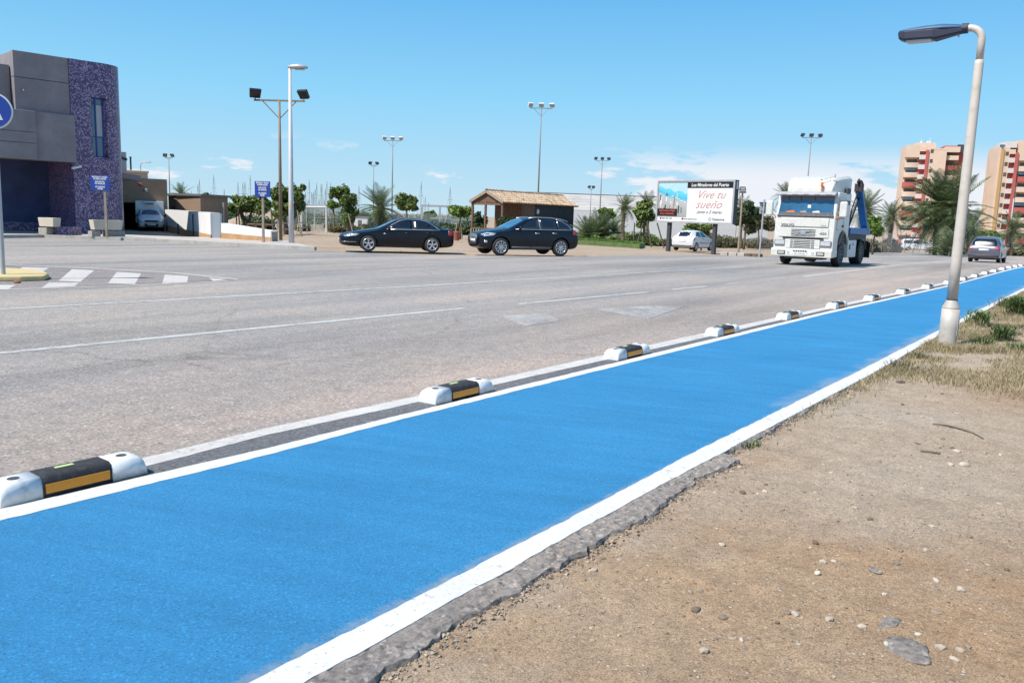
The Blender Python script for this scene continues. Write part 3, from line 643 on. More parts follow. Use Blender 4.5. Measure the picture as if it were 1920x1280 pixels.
for i, (q, s, lab, k) in enumerate(STONES):
    mb = MB(); mb.smooth = k != 3; p = V(*q); s *= .85
    h = .55 if k in (0, 1) else .10 if k == 2 else .5
    mb.blob(Vector((0, 0, s * h * (.35 if k != 2 else .0))), (s, s * (.8 if i % 2 else .65), s * h), i, .24 if k < 2 else .55, 3 if k == 2 else 2)
    o = obj('stone', mb, [MT['stone'], MT['stone'], MT['broken'], MT['bark']][k]); o.location = p; o.rotation_euler = (0, 0, i * 1.3); tag(o, lab, 'stone', 'stones on the dirt verge')
mb = MB(); pts = [V(*q, .012) for q in ((1748, 801), (1775, 806), (1800, 813), (1822, 820), (1843, 830))]; mb.path(pts, [.006, .008, .007, .006, .003], 6)
o = obj('twig', mb, MT['bark']); tag(o, 'long thin dry twig lying on the dirt verge', 'twig')
mb = MB(); mb.path([V(1725, 855, .01), V(1745, 857, .014), V(1762, 859, .008)], .006, 6); tag(obj('twig', mb, MT['bark']), 'short dry stick between the long twig and the white stones', 'twig')
# dry grass
def blade(mb, p, h, w, az, lean, rr):
    d = Vector((math.cos(az), math.sin(az), 0)); s = Vector((-d.y, d.x, 0)) * w
    m_ = p + Vector((0, 0, h * .6)) + d * lean * h * .35; e = p + Vector((0, 0, h)) + d * lean * h
    mb.add([p - s, p + s, m_ + s * .7, m_ - s * .7, e], [(0, 1, 2, 3), (3, 2, 4)])
mb = MB(); rr = random.Random(11); cnt = 0
while cnt < 60000:
    t = rr.uniform(6.0, 32) if rr.random() < .75 else rr.uniform(8.5, 15); d = rr.random() ** 1.25 * 6.0; n = R_OUT(t) + wbr(t) + .0 + d
    p = TN(t, n)
    if p.y < 0 or p.x / p.y > 0.72: continue
    dens = sstep(8.9, 11.2, t + 0.2 * d) * (0.42 + 0.95 * frac(p.x, p.y, 1.1, 3)) + 0.25 * sstep(6, 8, t) * sstep(.35, 0, d)
    if rr.random() > dens: continue
    h = rr.uniform(.03, .12) * (0.7 + .5 * max(0, frac(p.x + 9, p.y, .9, 2))) ; blade(mb, Vector((p.x, p.y, verge_z(p.x, p.y) - .01)), h, rr.uniform(.0018, .0042), rr.uniform(0, 6.3), rr.uniform(.2, 1.6), rr); cnt += 1
tag(obj('dry_grass', mb, MT['drygrass']), 'dry straw coloured grass covering the verge round the lamp', 'grass', kind='stuff')
def weed(px, py, h, n, sp, lab, mat='weed', broad=.006):
    p = V(px, py); mb = MB(); rr = random.Random(px)
    for _ in range(n):
        q = Vector((rr.gauss(0, sp * .4), rr.gauss(0, sp * .4), 0))
        blade(mb, q, h * rr.uniform(.45, 1.1), broad * rr.uniform(.6, 1.3), math.atan2(q.y, q.x) + rr.uniform(-.8, .8), rr.uniform(.2, 1.1), rr)
        if broad > .006:
            for k in range(4):
                a = rr.uniform(0, 6.3); z = h * rr.uniform(.3, .9); blade(mb, q + Vector((0, 0, z)), h * .3, broad, a, 1.6, rr)
    o = obj('weed_plant', mb, MT[mat]); o.location = p; tag(o, lab, 'weed', 'green weeds on the verge')
weed(1836, 610, .24, 40, .22, 'dark leafy green weed on the white lane edge behind the lamp', 'weed', .011)
weed(1843, 652, .15, 160, .20, 'bright green grass tuft right of the lamp base', 'weed')
weed(1874, 645, .20, 60, .2, 'taller green weed just behind the bright grass tuft', 'weed', .008)
weed(1909, 665, .14, 130, .24, 'green grass tuft at the right edge of the photo beyond the lamp', 'weed')
weed(1912, 595, .34, 150, .3, 'bushy olive weed at the far right upper verge', 'weed', .008)
weed(1882, 577, .22, 110, .3, 'olive tuft by the white lane edge far along the verge', 'leaf_olive')
weed(1722, 672, .09, 80, .15, 'small grey green weed at the left foot of the lamp', 'leaf_olive')
weed(1405, 838, .05, 60, .14, 'low sparse weed sprouting beside the end of the broken asphalt', 'weed')
weed(1690, 690, .10, 90, .25, 'grey green tuft spreading left of the lamp along the white line', 'leaf_olive')
# ------------------------------------------------------------------ lane separators
def sep_proto():
    root = thing('lane_separator', 'x', 'lane separator')
    L, Wd, H = 0.80, 0.205, 0.116
    def sec(x, k=1.0, hk=1.0):
        w = Wd / 2 * k; h = H * hk
        return [(x, -w, 0), (x, -w * .965, h * .60), (x, -w * .86, h * .88), (x, -w * .64, h), (x, w * .64, h), (x, w * .86, h * .88), (x, w * .965, h * .60), (x, w, 0)]
    for s in (-1, 1):
        mb = MB(); mb.smooth = True; xs = [(.402, 1.0, .10), (.398, 1, .50), (.388, .99, .78), (.366, .985, .94), (.335, 1, 1.0), (.19, 1, 1.0)]
        mb.rings([sec(s * x, a, b) for x, a, b in xs])
        obj('end_cap', mb, MT['sepwhite'], root, fix=True)
        mb = MB(); mb.smooth = False; mb.lathe([(.026, H + .0015), (.026, H + .0005)], (s * .295, 0.0, 0), 16); mb.lathe([(.031, H + .001), (.031, H - .002)], (s * .295, 0, 0), 16)
        obj('bolt_hole', mb, MT['plastic'], root, fix=True)
    mb = MB(); mb.smooth = True; mb.rings([sec(x, 1.012, 1.015) for x in (-.19, -.188, .188, .19)]); obj('centre_body', mb, MT['rubber'], root, fix=True)
    for s in (-1, 1):
        mb = MB(); y0 = s * (Wd / 2 * 1.012 * .99 + .0015); y1 = s * (Wd / 2 * 1.012 * .962 + .0015); pts = [(-.175, y0, .022), (.175, y0, .022), (.175, y1 + s * .0025, .074), (-.175, y1 + s * .0025, .074)]
        mb.add(pts + [(p[0], p[1] - s * .004, p[2]) for p in pts], [(0, 1, 2, 3), (7, 6, 5, 4), (0, 4, 5, 1), (1, 5, 6, 2), (2, 6, 7, 3), (3, 7, 4, 0)]); obj('reflector_strip', mb, MT['orange'], root, fix=True)
    mb = MB(); mb.box((-.02, .025, H * 1.015 + .001), (.10, .03, .003)); obj('top_reflector', mb, MT['lime'], root)
    return root
ORD = ['nearest', 'second', 'third', 'fourth', 'fifth', 'sixth', 'seventh', 'eighth', 'ninth', 'tenth', 'eleventh', 'twelfth', 'thirteenth', 'fourteenth', 'fifteenth', 'sixteenth', 'seventeenth', 'eighteenth', 'nineteenth', 'twentieth']
ends = [tn(G(*q))[0] for q in ((283, 891), (926, 734), (1226, 663.5), (1401, 624.5), (1522, 596.5), (1607, 577), (1665, 562.5))]
while len(ends) < 20: ends.append(ends[-1] + 2.76)
proto = sep_proto()
for i, te in enumerate(ends):
    o = proto if i == 0 else copy_tree(proto)
    t = te - 0.40; n = L_L(t) - 0.118 + (random.uniform(-.010, .010) if i else 0)
    p = TN(t, n); o.location = (p.x, p.y, terr(p.x, p.y) + .004); o.rotation_euler = (0, 0, math.atan2(RD.y, RD.x) + random.uniform(-.022, .022))
    lab = {0: 'nearest black and white lane separator, cut by the left edge of the photo', 1: 'second black and white lane separator from the camera, left of the photo centre line'}.get(i, ORD[i] + ' black and white lane separator from the camera, along the blue cycle lane')
    tag(o, lab, 'lane separator', 'black and white separators along the blue cycle lane')
# ------------------------------------------------------------------ vehicles
def evaluated(o):
    dg = bpy.context.evaluated_depsgraph_get(); me = bpy.data.meshes.new_from_object(o.evaluated_get(dg), depsgraph=dg)
    old = o.data; o.modifiers.clear(); o.data = me
    if old.users == 0: bpy.data.meshes.remove(old)
    return me
def car_body(stations, axles, wr, track, arch=1.16, sub=2):
    """smooth closed shell lofted along x with the wheel arches cut out of it; local, +x forward"""
    mb = MB(); mb.smooth = True; rs = []
    for x, zb, wb, wm, zm, wl_, zl, wt_, zt in stations:
        h = [(0, zb), (wb * .7, zb), (wb, zb + .02), (wb + (wm - wb) * .8, zb + .10), (wm, zm), (wl_ + .004, zl - .03), (wl_, zl), (wt_ + .05, zt - .07), (wt_, zt - .025), (wt_ * .6, zt), (0, zt + .012)]
        rs.append([(x, -y, z) for y, z in h] + [(x, y, z) for y, z in h[-2:0:-1]])
    mb.rings(rs)
    o = obj('body', mb, [], None, fix=True)
    for p in o.data.polygons: p.use_smooth = True
    m = o.modifiers.new('s', 'SUBSURF'); m.levels = sub; m.render_levels = sub
    cut = MB()
    for ax in axles:
        for s in (-1, 1):
            cut.lathe([(wr * arch, 0), (wr * arch, .62)] if s > 0 else [(wr * arch, -.62), (wr * arch, 0)], (ax, s * (track / 2 - .28), wr + .01), 28, 'Y') if s > 0 else cut.lathe([(wr * arch, -.62), (wr * arch, 0)], (ax, s * (track / 2 - .28), wr + .01), 28, 'Y')
    c = obj('cut', cut, [], None, fix=True); bo = o.modifiers.new('b', 'BOOLEAN'); bo.object = c; bo.operation = 'DIFFERENCE'; bo.solver = 'EXACT'
    me = evaluated(o); cm = c.data; bpy.data.objects.remove(c); bpy.data.meshes.remove(cm)
    for p in me.polygons: p.use_smooth = len(p.vertices) <= 4
    return o, me
def bvh_of(me):
    return BVHTree.FromPolygons([v.co.copy() for v in me.vertices], [list(p.vertices) for p in me.polygons])
def patch(name, bvh, pts, fn, direction, mat, parent, off=.006, cuts=3, thick=.012):
    """a panel that follows the body: outline pts (2D) mapped to 3D ray starts by fn and dropped on the shell"""
    bm = bmesh.new(); f = bm.faces.new([bm.verts.new((p[0], p[1], 0)) for p in pts])
    xs = [p[0] for p in pts]; ys = [p[1] for p in pts]
    for k in range(1, cuts + 1):
        for ax, vals in ((0, xs), (1, ys)):
            v = min(vals) + (max(vals) - min(vals)) * k / (cuts + 1)
            bmesh.ops.bisect_plane(bm, geom=bm.verts[:] + bm.edges[:] + bm.faces[:], plane_co=(v, 0, 0) if ax == 0 else (0, v, 0), plane_no=(1, 0, 0) if ax == 0 else (0, 1, 0))
    bmesh.ops.triangulate(bm, faces=bm.faces[:])
    d = Vector(direction).normalized(); ok = []
    for v in bm.verts:
        hit = bvh.ray_cast(Vector(fn(v.co.x, v.co.y)), d)
        if hit[0] is None: ok.append(v); continue
        nrm = hit[1] if hit[1].dot(d) < 0 else -hit[1]
        v.co = hit[0] + (nrm - d).normalized() * off
    if ok: bmesh.ops.delete(bm, geom=ok, context='VERTS')
    if not bm.faces: bm.free(); return None
    bmesh.ops.recalc_face_normals(bm, faces=bm.faces[:])
    s = sum((f.normal.dot(d) for f in bm.faces))
    if s > 0: bmesh.ops.reverse_faces(bm, faces=bm.faces[:])
    be = [e for e in bm.edges if len(e.link_faces) == 1]
    r = bmesh.ops.extrude_edge_only(bm, edges=be)
    bmesh.ops.translate(bm, vec=d * thick, verts=[g for g in r['geom'] if isinstance(g, bmesh.types.BMVert)])
    me = bpy.data.meshes.new(name); bm.to_mesh(me); bm.free(); me.materials.append(mat)
    for p in me.polygons: p.use_smooth = p.normal.dot(d) < -0.2
    return link(name, me, parent)
def side(s): return (lambda x, z: (x, s * 3, z)), (0, -s, 0)
def lineband(pts, w):
    """thin closed band round an open polyline in 2D"""
    a, b = [], []
    for i, p in enumerate(pts):
        q = pts[min(i + 1, len(pts) - 1)]; r = pts[max(i - 1, 0)]; dx, dy = q[0] - r[0], q[1] - r[1]; L = math.hypot(dx, dy)
        a.append((p[0] - dy / L * w / 2, p[1] + dx / L * w / 2)); b.append((p[0] + dy / L * w / 2, p[1] - dx / L * w / 2))
    return a + b[::-1]
_wheels = {}
def wheel(parent, x, y, r, w, spokes, double=False, style='alloy'):
    key = (r, w, spokes, double, style); s = 1 if y > 0 else -1
    if key not in _wheels:
        t = MB(); t.smooth = True
        t.lathe([(r * .66, -w / 2 + .01), (r * .9, -w / 2), (r * .97, -w / 2 + .015), (r, -w * .3), (r, w * .3), (r * .97, w / 2 - .015), (r * .9, w / 2), (r * .66, w / 2 - .01)], (0, 0, 0), 32, 'Y', cap=False)
        t.rings([[(r * .66 * math.sin(2 * math.pi * k / 32), y_, r * .66 * math.cos(2 * math.pi * k / 32)) for k in range(32)] for y_ in (w / 2 - .01, -w / 2 + .01)], cap=False)
        m = MB(); ri = r * .70
        m.smooth = True; m.lathe([(ri, w * .30), (ri, w * .47), (ri * .90, w * .49), (ri * .88, w * .34), (ri * .86, w * .2)], (0, 0, 0), 32, 'Y', cap=False)
        m.smooth = False
        for k in range(spokes):
            a0 = 2 * math.pi * k / spokes
            for da in ((-.13, .13) if double else (0,)):
                a = a0 + da; d = Vector((math.sin(a), 0, math.cos(a))); n_ = Vector((d.z, 0, -d.x))
                p0 = d * ri * .12 + Vector((0, w * .40, 0)); p1 = d * ri * .9 + Vector((0, w * .46, 0))
                w0, w1 = (ri * (.07 if double else .085), ri * (.075 if double else .07))
                m.add([p0 - n_ * w0, p0 + n_ * w0, p1 + n_ * w1, p1 - n_ * w1] + [q - Vector((0, .03, 0)) for q in (p0 - n_ * w0, p0 + n_ * w0, p1 + n_ * w1, p1 - n_ * w1)],
                      [(0, 1, 2, 3), (3, 2, 1, 0)[:0] or (0, 3, 7, 4), (1, 5, 6, 2), (2, 6, 7, 3)])
        m.lathe([(ri * .2, w * .3), (ri * .2, w * .43), (ri * .1, w * .45)], (0, 0, 0), 16, 'Y')
        b = MB(); b.lathe([(ri * .86, w * .12), (ri * .86, w * .15)], (0, 0, 0), 24, 'Y')
        out = []
        for mbx, mat_ in ((t, MT['rubber']), (m, MT['alloy'] if style == 'alloy' else MT['greyplastic']), (b, MT['plastic'])):
            me = mbx.mesh('wheel'); me.materials.append(mat_)
            bm = bmesh.new(); bm.from_mesh(me); bmesh.ops.recalc_face_normals(bm, faces=bm.faces); bm.to_mesh(me); bm.free(); out.append(me)
        _wheels[key] = out
    tme, rme, bme = _wheels[key]
    wo_ = link('wheel', tme, parent); wo_.location = (x, y, r)
    if s < 0: wo_.rotation_euler = (0, 0, math.pi)
    link('rim', rme, wo_); link('wheel_disc', bme, wo_)
    return wo_
def finish_body(o, root, mat):
    o.data.materials.clear(); o.data.materials.append(mat); o.parent = root
def mirror_pair(root, x, y, z, mat, L=.16):
    for s in (-1, 1):
        mb = MB(); mb.smooth = True; mb.blob((x, s * (y + .10), z), (.07, .115, .075), 2, .03); mb.box((x, s * (y + .0), z - .04), (.06, .10, .03)); obj('door_mirror', mb, mat, root)
def seams(bvh, root, lines, mat=None, w=.012):
    for s in (-1, 1):
        fn, d = side(s)
        for pts in lines: patch('door_seam', bvh, lineband(pts, w), fn, d, mat or MT['black'], root, .002, 2, .004)
def handles(bvh, root, pos, mat):
    for s in (-1, 1):
        fn, d = side(s)
        for x, z in pos: patch('door_handle', bvh, [(x - .1, z - .016), (x + .1, z - .016), (x + .1, z + .016), (x - .1, z + .016)], fn, d, mat, root, .028, 1, .03)
def ringtrim(bvh, root, outline, w, mat, s, name='window_trim', off=.012):
    fn, d = side(s); patch(name, bvh, lineband(outline, w), fn, d, mat, root, off, 4, .012)

# --- black saloon and dark estate waiting at the junction
def saloon():
    root = thing('saloon_car', 'black saloon car with five spoke rims waiting at the junction, left of the dark off-roader', 'car')
    ST = [(2.27, .30, .45, .62, .46, .56, .58, .40, .64), (2.20, .22, .60, .74, .46, .68, .63, .50, .69), (1.95, .19, .72, .84, .50, .78, .70, .60, .775), (1.35, .18, .77, .885, .55, .84, .82, .68, .90),
          (.95, .18, .78, .885, .56, .86, .88, .70, .955), (.78, .18, .78, .885, .56, .86, .895, .68, 1.02), (.12, .18, .78, .885, .56, .865, .91, .56, 1.375), (-.25, .18, .78, .885, .56, .865, .92, .565, 1.43), (-.75, .18, .78, .885, .56, .865, .935, .56, 1.425),
          (-1.2, .18, .78, .885, .57, .86, .95, .545, 1.335), (-1.78, .20, .78, .88, .58, .845, .965, .60, 1.045), (-1.95, .21, .77, .87, .6, .83, .97, .62, 1.01), (-2.2, .25, .70, .82, .6, .78, .96, .60, .995), (-2.30, .32, .62, .75, .6, .71, .88, .56, .90)]
    ST = [(x + max(0, x - 1.5) * .28,) + tuple(q) for x, *q in ST]
    o, me = car_body(ST, (1.325, -1.325), .325, 1.54); bv = bvh_of(me); finish_body(o, root, MT['carblack'])
    win_f = [(.52, .955), (.34, 1.10), (.05, 1.265), (-.20, 1.335), (-.40, 1.345), (-.40, .955)]
    win_r = [(-.48, .955), (-.48, 1.345), (-.75, 1.335), (-1.05, 1.27), (-1.36, 1.12), (-1.60, .965)]
    for s in (-1, 1):
        fn, d = side(s)
        patch('side_window', bv, win_f, fn, d, MT['glass_dark'], root); patch('side_window', bv, win_r, fn, d, MT['glass_dark'], root)
        ringtrim(bv, root, [(.56, .935), (.35, 1.12), (.05, 1.285), (-.25, 1.36), (-.75, 1.355), (-1.08, 1.29), (-1.38, 1.14), (-1.66, .945)], .022, MT['chrome'], s)
        ringtrim(bv, root, [(.58, .935), (-1.66, .945)], .024, MT['chrome'], s)
        patch('headlight', bv, [(1.68, .715), (1.82, .64), (2.26, .585), (2.34, .64), (2.06, .73)], fn, d, MT['headlamp'], root, .008, 3)
        patch('tail_light', bv, [(-2.0, .92), (-2.0, .74), (-2.28, .74), (-2.28, .90)], fn, d, MT['redlamp'], root, .008, 3)
        patch('bumper_trim', bv, [(1.80, .375), (2.40, .375), (2.40, .395), (1.80, .395)], fn, d, MT['chrome'], root, .01, 3)
        patch('side_indicator', bv, [(.70, .735), (.60, .735), (.60, .765), (.70, .765)], fn, d, MT['chrome'], root, .006, 1)
        patch('sill', bv, [(.86, .20), (-.86, .20), (-.86, .245), (.86, .245)], fn, d, MT['plastic'], root, .006, 2)
    seams(bv, root, [[(.62, .30), (.68, .6), (.60, .92)], [(-.44, .27), (-.44, .94)], [(-1.02, .45), (-1.30, .80), (-1.36, .94)], [(.85, .86), (2.2, .70)]])
    handles(bv, root, [(-.28, .80), (-1.16, .825)], MT['carblack'])
    top = lambda x, y: (x, y, 3)
    patch('windscreen', bv, [(.90, -.62), (.96, 0), (.90, .62), (.22, .53), (.14, 0), (.22, -.53)], top, (0, 0, -1), MT['glass_blue'], root, .006, 5)
    patch('rear_window', bv, [(-1.28, -.5), (-1.28, .5), (-1.72, .56), (-1.76, 0), (-1.72, -.56)], top, (0, 0, -1), MT['glass_dark'], root, .006, 4)
    fr = lambda y, z: (4, y, z)
    patch('grille', bv, [(-.30, .66), (.30, .66), (.36, .58), (.26, .30), (-.26, .30), (-.36, .58)], fr, (-1, 0, 0), MT['plastic'], root, .008, 3)
    patch('number_plate', bv, [(-.26, .40), (.26, .40), (.26, .51), (-.26, .51)], fr, (-1, 0, 0), MT['plate'], root, .022, 1, .02)
    mb = MB()
    for k in range(4): mb.lathe([(.036, -.004), (.036, .004), (.027, .004), (.027, -.004), (.036, -.004)], (2.525, -.084 + k * .056, .61), 16, 'X', cap=False)
    obj('ring_emblem', mb, MT['chrome'], root)
    mirror_pair(root, .48, .86, .985, MT['carblack'])
    for ax in (1.325, -1.325):
        for s in (-1, 1): wheel(root, ax, s * .77, .325, .225, 5, True)
    mb = MB(); mb.box((0, 0, .26), (3.2, 1.3, .16)); obj('underbody', mb, MT['plastic'], root)
    return root
car = saloon()
def place(o, c, heading, dz=.004):
    """c: ground point below the car's centre, heading: driving direction"""
    o.location = (c[0], c[1], terr(c[0], c[1]) + dz); o.rotation_euler = (0, 0, math.atan2(heading[1], heading[0]))
def by_wheels(px_f, px_r, ang_deg, base, track):
    """centre from the contact pixels of the two near-side wheels"""
    pf = G(*px_f); pr = G(*px_r); m_ = (pf + pr) / 2
    h = Vector((-math.cos(math.radians(ang_deg)), -math.sin(math.radians(ang_deg)), 0)); far = Vector((h.y, -h.x, 0))
    if far.y < 0: far = -far
    c = m_ + far * track / 2; return c, h
c, h = by_wheels((688, 471.5), (812, 474), 14, 2.65, 1.54); place(car, c, h)

def offroader():
    root = thing('offroad_car', 'dark blue black off-road car with ten spoke rims in front of the timber hut', 'car')
    ST = [(2.30, .42, .45, .66, .62, .60, .76, .45, .84), (2.22, .30, .62, .78, .60, .74, .83, .56, .90), (1.98, .25, .76, .88, .62, .84, .90, .68, .975), (1.45, .25, .82, .945, .66, .90, 1.00, .74, 1.07),
          (1.02, .25, .84, .945, .68, .91, 1.045, .76, 1.125), (.86, .25, .84, .945, .68, .91, 1.055, .74, 1.18), (.18, .25, .84, .945, .68, .91, 1.07, .62, 1.56), (-.2, .25, .84, .945, .68, .91, 1.08, .62, 1.625), (-.8, .25, .84, .945, .68, .91, 1.09, .62, 1.635),
          (-1.4, .25, .84, .945, .70, .905, 1.10, .60, 1.585), (-1.85, .27, .82, .935, .72, .88, 1.11, .58, 1.50), (-2.14, .30, .80, .91, .72, .86, 1.08, .60, 1.16), (-2.27, .36, .72, .86, .74, .80, .98, .60, 1.03), (-2.33, .46, .6, .76, .72, .72, .88, .55, .92)]
    o, me = car_body(ST, (1.40, -1.40), .365, 1.62); bv = bvh_of(me); finish_body(o, root, MT['carnavy'])
    wf = [(.56, 1.125), (.36, 1.27), (.06, 1.45), (-.18, 1.525), (-.36, 1.54), (-.36, 1.125)]; wm_ = [(-.43, 1.125), (-.43, 1.542), (-.8, 1.545), (-1.20, 1.52), (-1.20, 1.13)]; wr_ = [(-1.26, 1.13), (-1.26, 1.51), (-1.52, 1.44), (-1.76, 1.30), (-1.86, 1.15)]
    for s in (-1, 1):
        fn, d = side(s)
        for w_ in (wf, wm_, wr_): patch('side_window', bv, w_, fn, d, MT['glass_dark'], root)
        ringtrim(bv, root, [(.74, 1.10), (-1.90, 1.115), (-1.90, 1.16), (-1.78, 1.32), (-1.5, 1.475), (-1.26, 1.535)], .024, MT['chrome'], s)
        ringtrim(bv, root, [(-.395, 1.10), (-.395, 1.55)], .026, MT['chrome'], s)
        patch('headlight', bv, [(1.62, .92), (1.72, .83), (2.12, .775), (2.2, .86), (1.95, .94)], fn, d, MT['headlamp'], root, .008, 3)
        patch('tail_light', bv, [(-1.98, 1.06), (-1.98, .92), (-2.24, .88), (-2.24, 1.0), (-2.12, 1.10)], fn, d, MT['redlamp'], root, .008, 3)
        patch('sill', bv, [(.92, .30), (-.92, .30), (-.92, .39), (.92, .39)], fn, d, MT['greyplastic'], root, .008, 2)
        patch('fog_light', bv, [(2.0, .53), (2.12, .53), (2.12, .62), (2.0, .62)], fn, d, MT['headlamp'], root, .01, 2)
        mb = MB(); mb.smooth = True; mb.path([(.05, s * .60, 1.565), (-.3, s * .62, 1.61), (-1.0, s * .62, 1.612), (-1.5, s * .60, 1.56), (-1.85, s * .56, 1.485)], .018, 8); obj('roof_rail', mb, MT['chrome'], root)
    seams(bv, root, [[(.70, .42), (.76, .72), (.66, 1.08)], [(-.40, .42), (-.40, 1.09)], [(-1.02, .62), (-1.22, .95), (-1.23, 1.10)], [(.92, 1.02), (2.05, .90)]])
    handles(bv, root, [(-.24, .95), (-1.06, .965)], MT['chrome'])
    top = lambda x, y: (x, y, 3)
    patch('windscreen', bv, [(.98, -.66), (1.05, 0), (.98, .66), (.28, .58), (.20, 0), (.28, -.58)], top, (0, 0, -1), MT['glass_blue'], root, .006, 5)
    patch('rear_window', bv, [(-1.92, -.5), (-1.92, .5), (-2.10, .55), (-2.10, -.55)], top, (0, 0, -1), MT['glass_dark'], root, .006, 3)
    fr = lambda y, z: (4, y, z)
    patch('grille', bv, [(-.32, .86), (.32, .86), (.42, .74), (.30, .46), (-.30, .46), (-.42, .74)], fr, (-1, 0, 0), MT['greyplastic'], root, .008, 3)
    patch('number_plate', bv, [(-.26, .55), (.26, .55), (.26, .66), (-.26, .66)], fr, (-1, 0, 0), MT['plate'], root, .022, 1, .02)
    mb = MB()
    for k in range(4): mb.lathe([(.04, -.004), (.04, .004), (.03, .004), (.03, -.004), (.04, -.004)], (2.335, -.09 + k * .06, .77), 16, 'X', cap=False)
    obj('ring_emblem', mb, MT['chrome'], root)
    mirror_pair(root, .58, .90, 1.165, MT['carnavy'])
    for ax in (1.40, -1.40):
        for s in (-1, 1): wheel(root, ax, s * .81, .365, .235, 10)
    mb = MB(); mb.box((0, 0, .34), (3.3, 1.4, .18)); obj('underbody', mb, MT['plastic'], root)
    return root
car = offroader(); c, h = by_wheels((936, 479.5), (1050, 480.5), 25, 2.80, 1.62); place(car, c, h)

def people_carrier():
    root = thing('people_carrier', 'grey violet people carrier seen from behind, driving away down the road', 'car')
    ST = [(2.10, .34, .5, .68, .5, .62, .68, .45, .74), (2.0, .25, .68, .80, .52, .76, .76, .55, .84), (1.6, .22, .76, .88, .56, .84, .88, .62, 1.0), (1.15, .22, .78, .90, .58, .86, .95, .66, 1.12), (.2, .22, .8, .905, .6, .87, 1.0, .60, 1.54), (-.3, .22, .8, .905, .6, .87, 1.0, .60, 1.60), (-1.0, .22, .8, .905, .6, .87, 1.02, .60, 1.61),
          (-1.6, .22, .8, .90, .62, .86, 1.02, .59, 1.56), (-1.93, .25, .8, .895, .62, .855, 1.00, .60, 1.40), (-2.08, .27, .78, .885, .60, .84, .98, .66, 1.02), (-2.14, .30, .74, .87, .56, .80, .88, .62, .94), (-2.18, .34, .72, .84, .52, .76, .72, .6, .76)]
    o, me = car_body(ST, (1.33, -1.36), .32, 1.52); bv = bvh_of(me); finish_body(o, root, MT['cargrey'])
    re = lambda y, z: (-4, y, z)
    patch('rear_window', bv, [(-.66, 1.04), (.66, 1.04), (.64, 1.3), (.52, 1.45), (-.52, 1.45), (-.64, 1.3)], re, (1, 0, 0), MT['glass_dark'], root, .012, 8)
    patch('number_plate', bv, [(-.27, .74), (.27, .74), (.27, .85), (-.27, .85)], re, (1, 0, 0), MT['plate'], root, .016, 1, .02)
    patch('bumper', bv, [(-.80, .33), (.80, .33), (.80, .50), (-.80, .50)], re, (1, 0, 0), MT['plastic'], root, .014, 3)
    patch('boot_seam', bv, lineband([(-.72, .99), (-.70, .62), (.70, .62), (.72, .99)], .012), re, (1, 0, 0), MT['black'], root, .003, 3, .004)
    for s in (-1, 1):
        fn, d = side(s)
        patch('tail_light', bv, [(s * .80, 1.0), (s * .86, .82), (s * .60, .80), (s * .64, .96)], re, (1, 0, 0), MT['redlamp'], root, .008, 3)
        patch('side_window', bv, [(.62, 1.05), (.36, 1.24), (.1, 1.42), (-.42, 1.49), (-.42, 1.05)], fn, d, MT['glass_dark'], root); patch('side_window', bv, [(-.5, 1.05), (-.5, 1.49), (-1.3, 1.49), (-1.72, 1.36), (-1.80, 1.08)], fn, d, MT['glass_dark'], root)
    seams(bv, root, [[(.70, .35), (.72, 1.0)], [(-.46, .35), (-.46, 1.03)]]); handles(bv, root, [(-.25, .92), (-1.15, .93)], MT['cargrey'])
    patch('windscreen', bv, [(1.15, -.6), (1.22, 0), (1.15, .6), (.3, .54), (.22, 0), (.3, -.54)], lambda x, y: (x, y, 3), (0, 0, -1), MT['glass_blue'], root, .006, 4)
    mirror_pair(root, .62, .87, 1.07, MT['plastic'])
    for ax in (1.33, -1.36):
        for s in (-1, 1): wheel(root, ax, s * .765, .32, .21, 6)
    mb = MB(); mb.box((0, 0, .3), (3.2, 1.3, .2)); obj('underbody', mb, MT['plastic'], root)
    return root
car = people_carrier(); rl = G(1816, 490); rr_ = G(1876, 493.5); c = (rl + rr_) / 2 + RD * 1.36; place(car, c, RD)

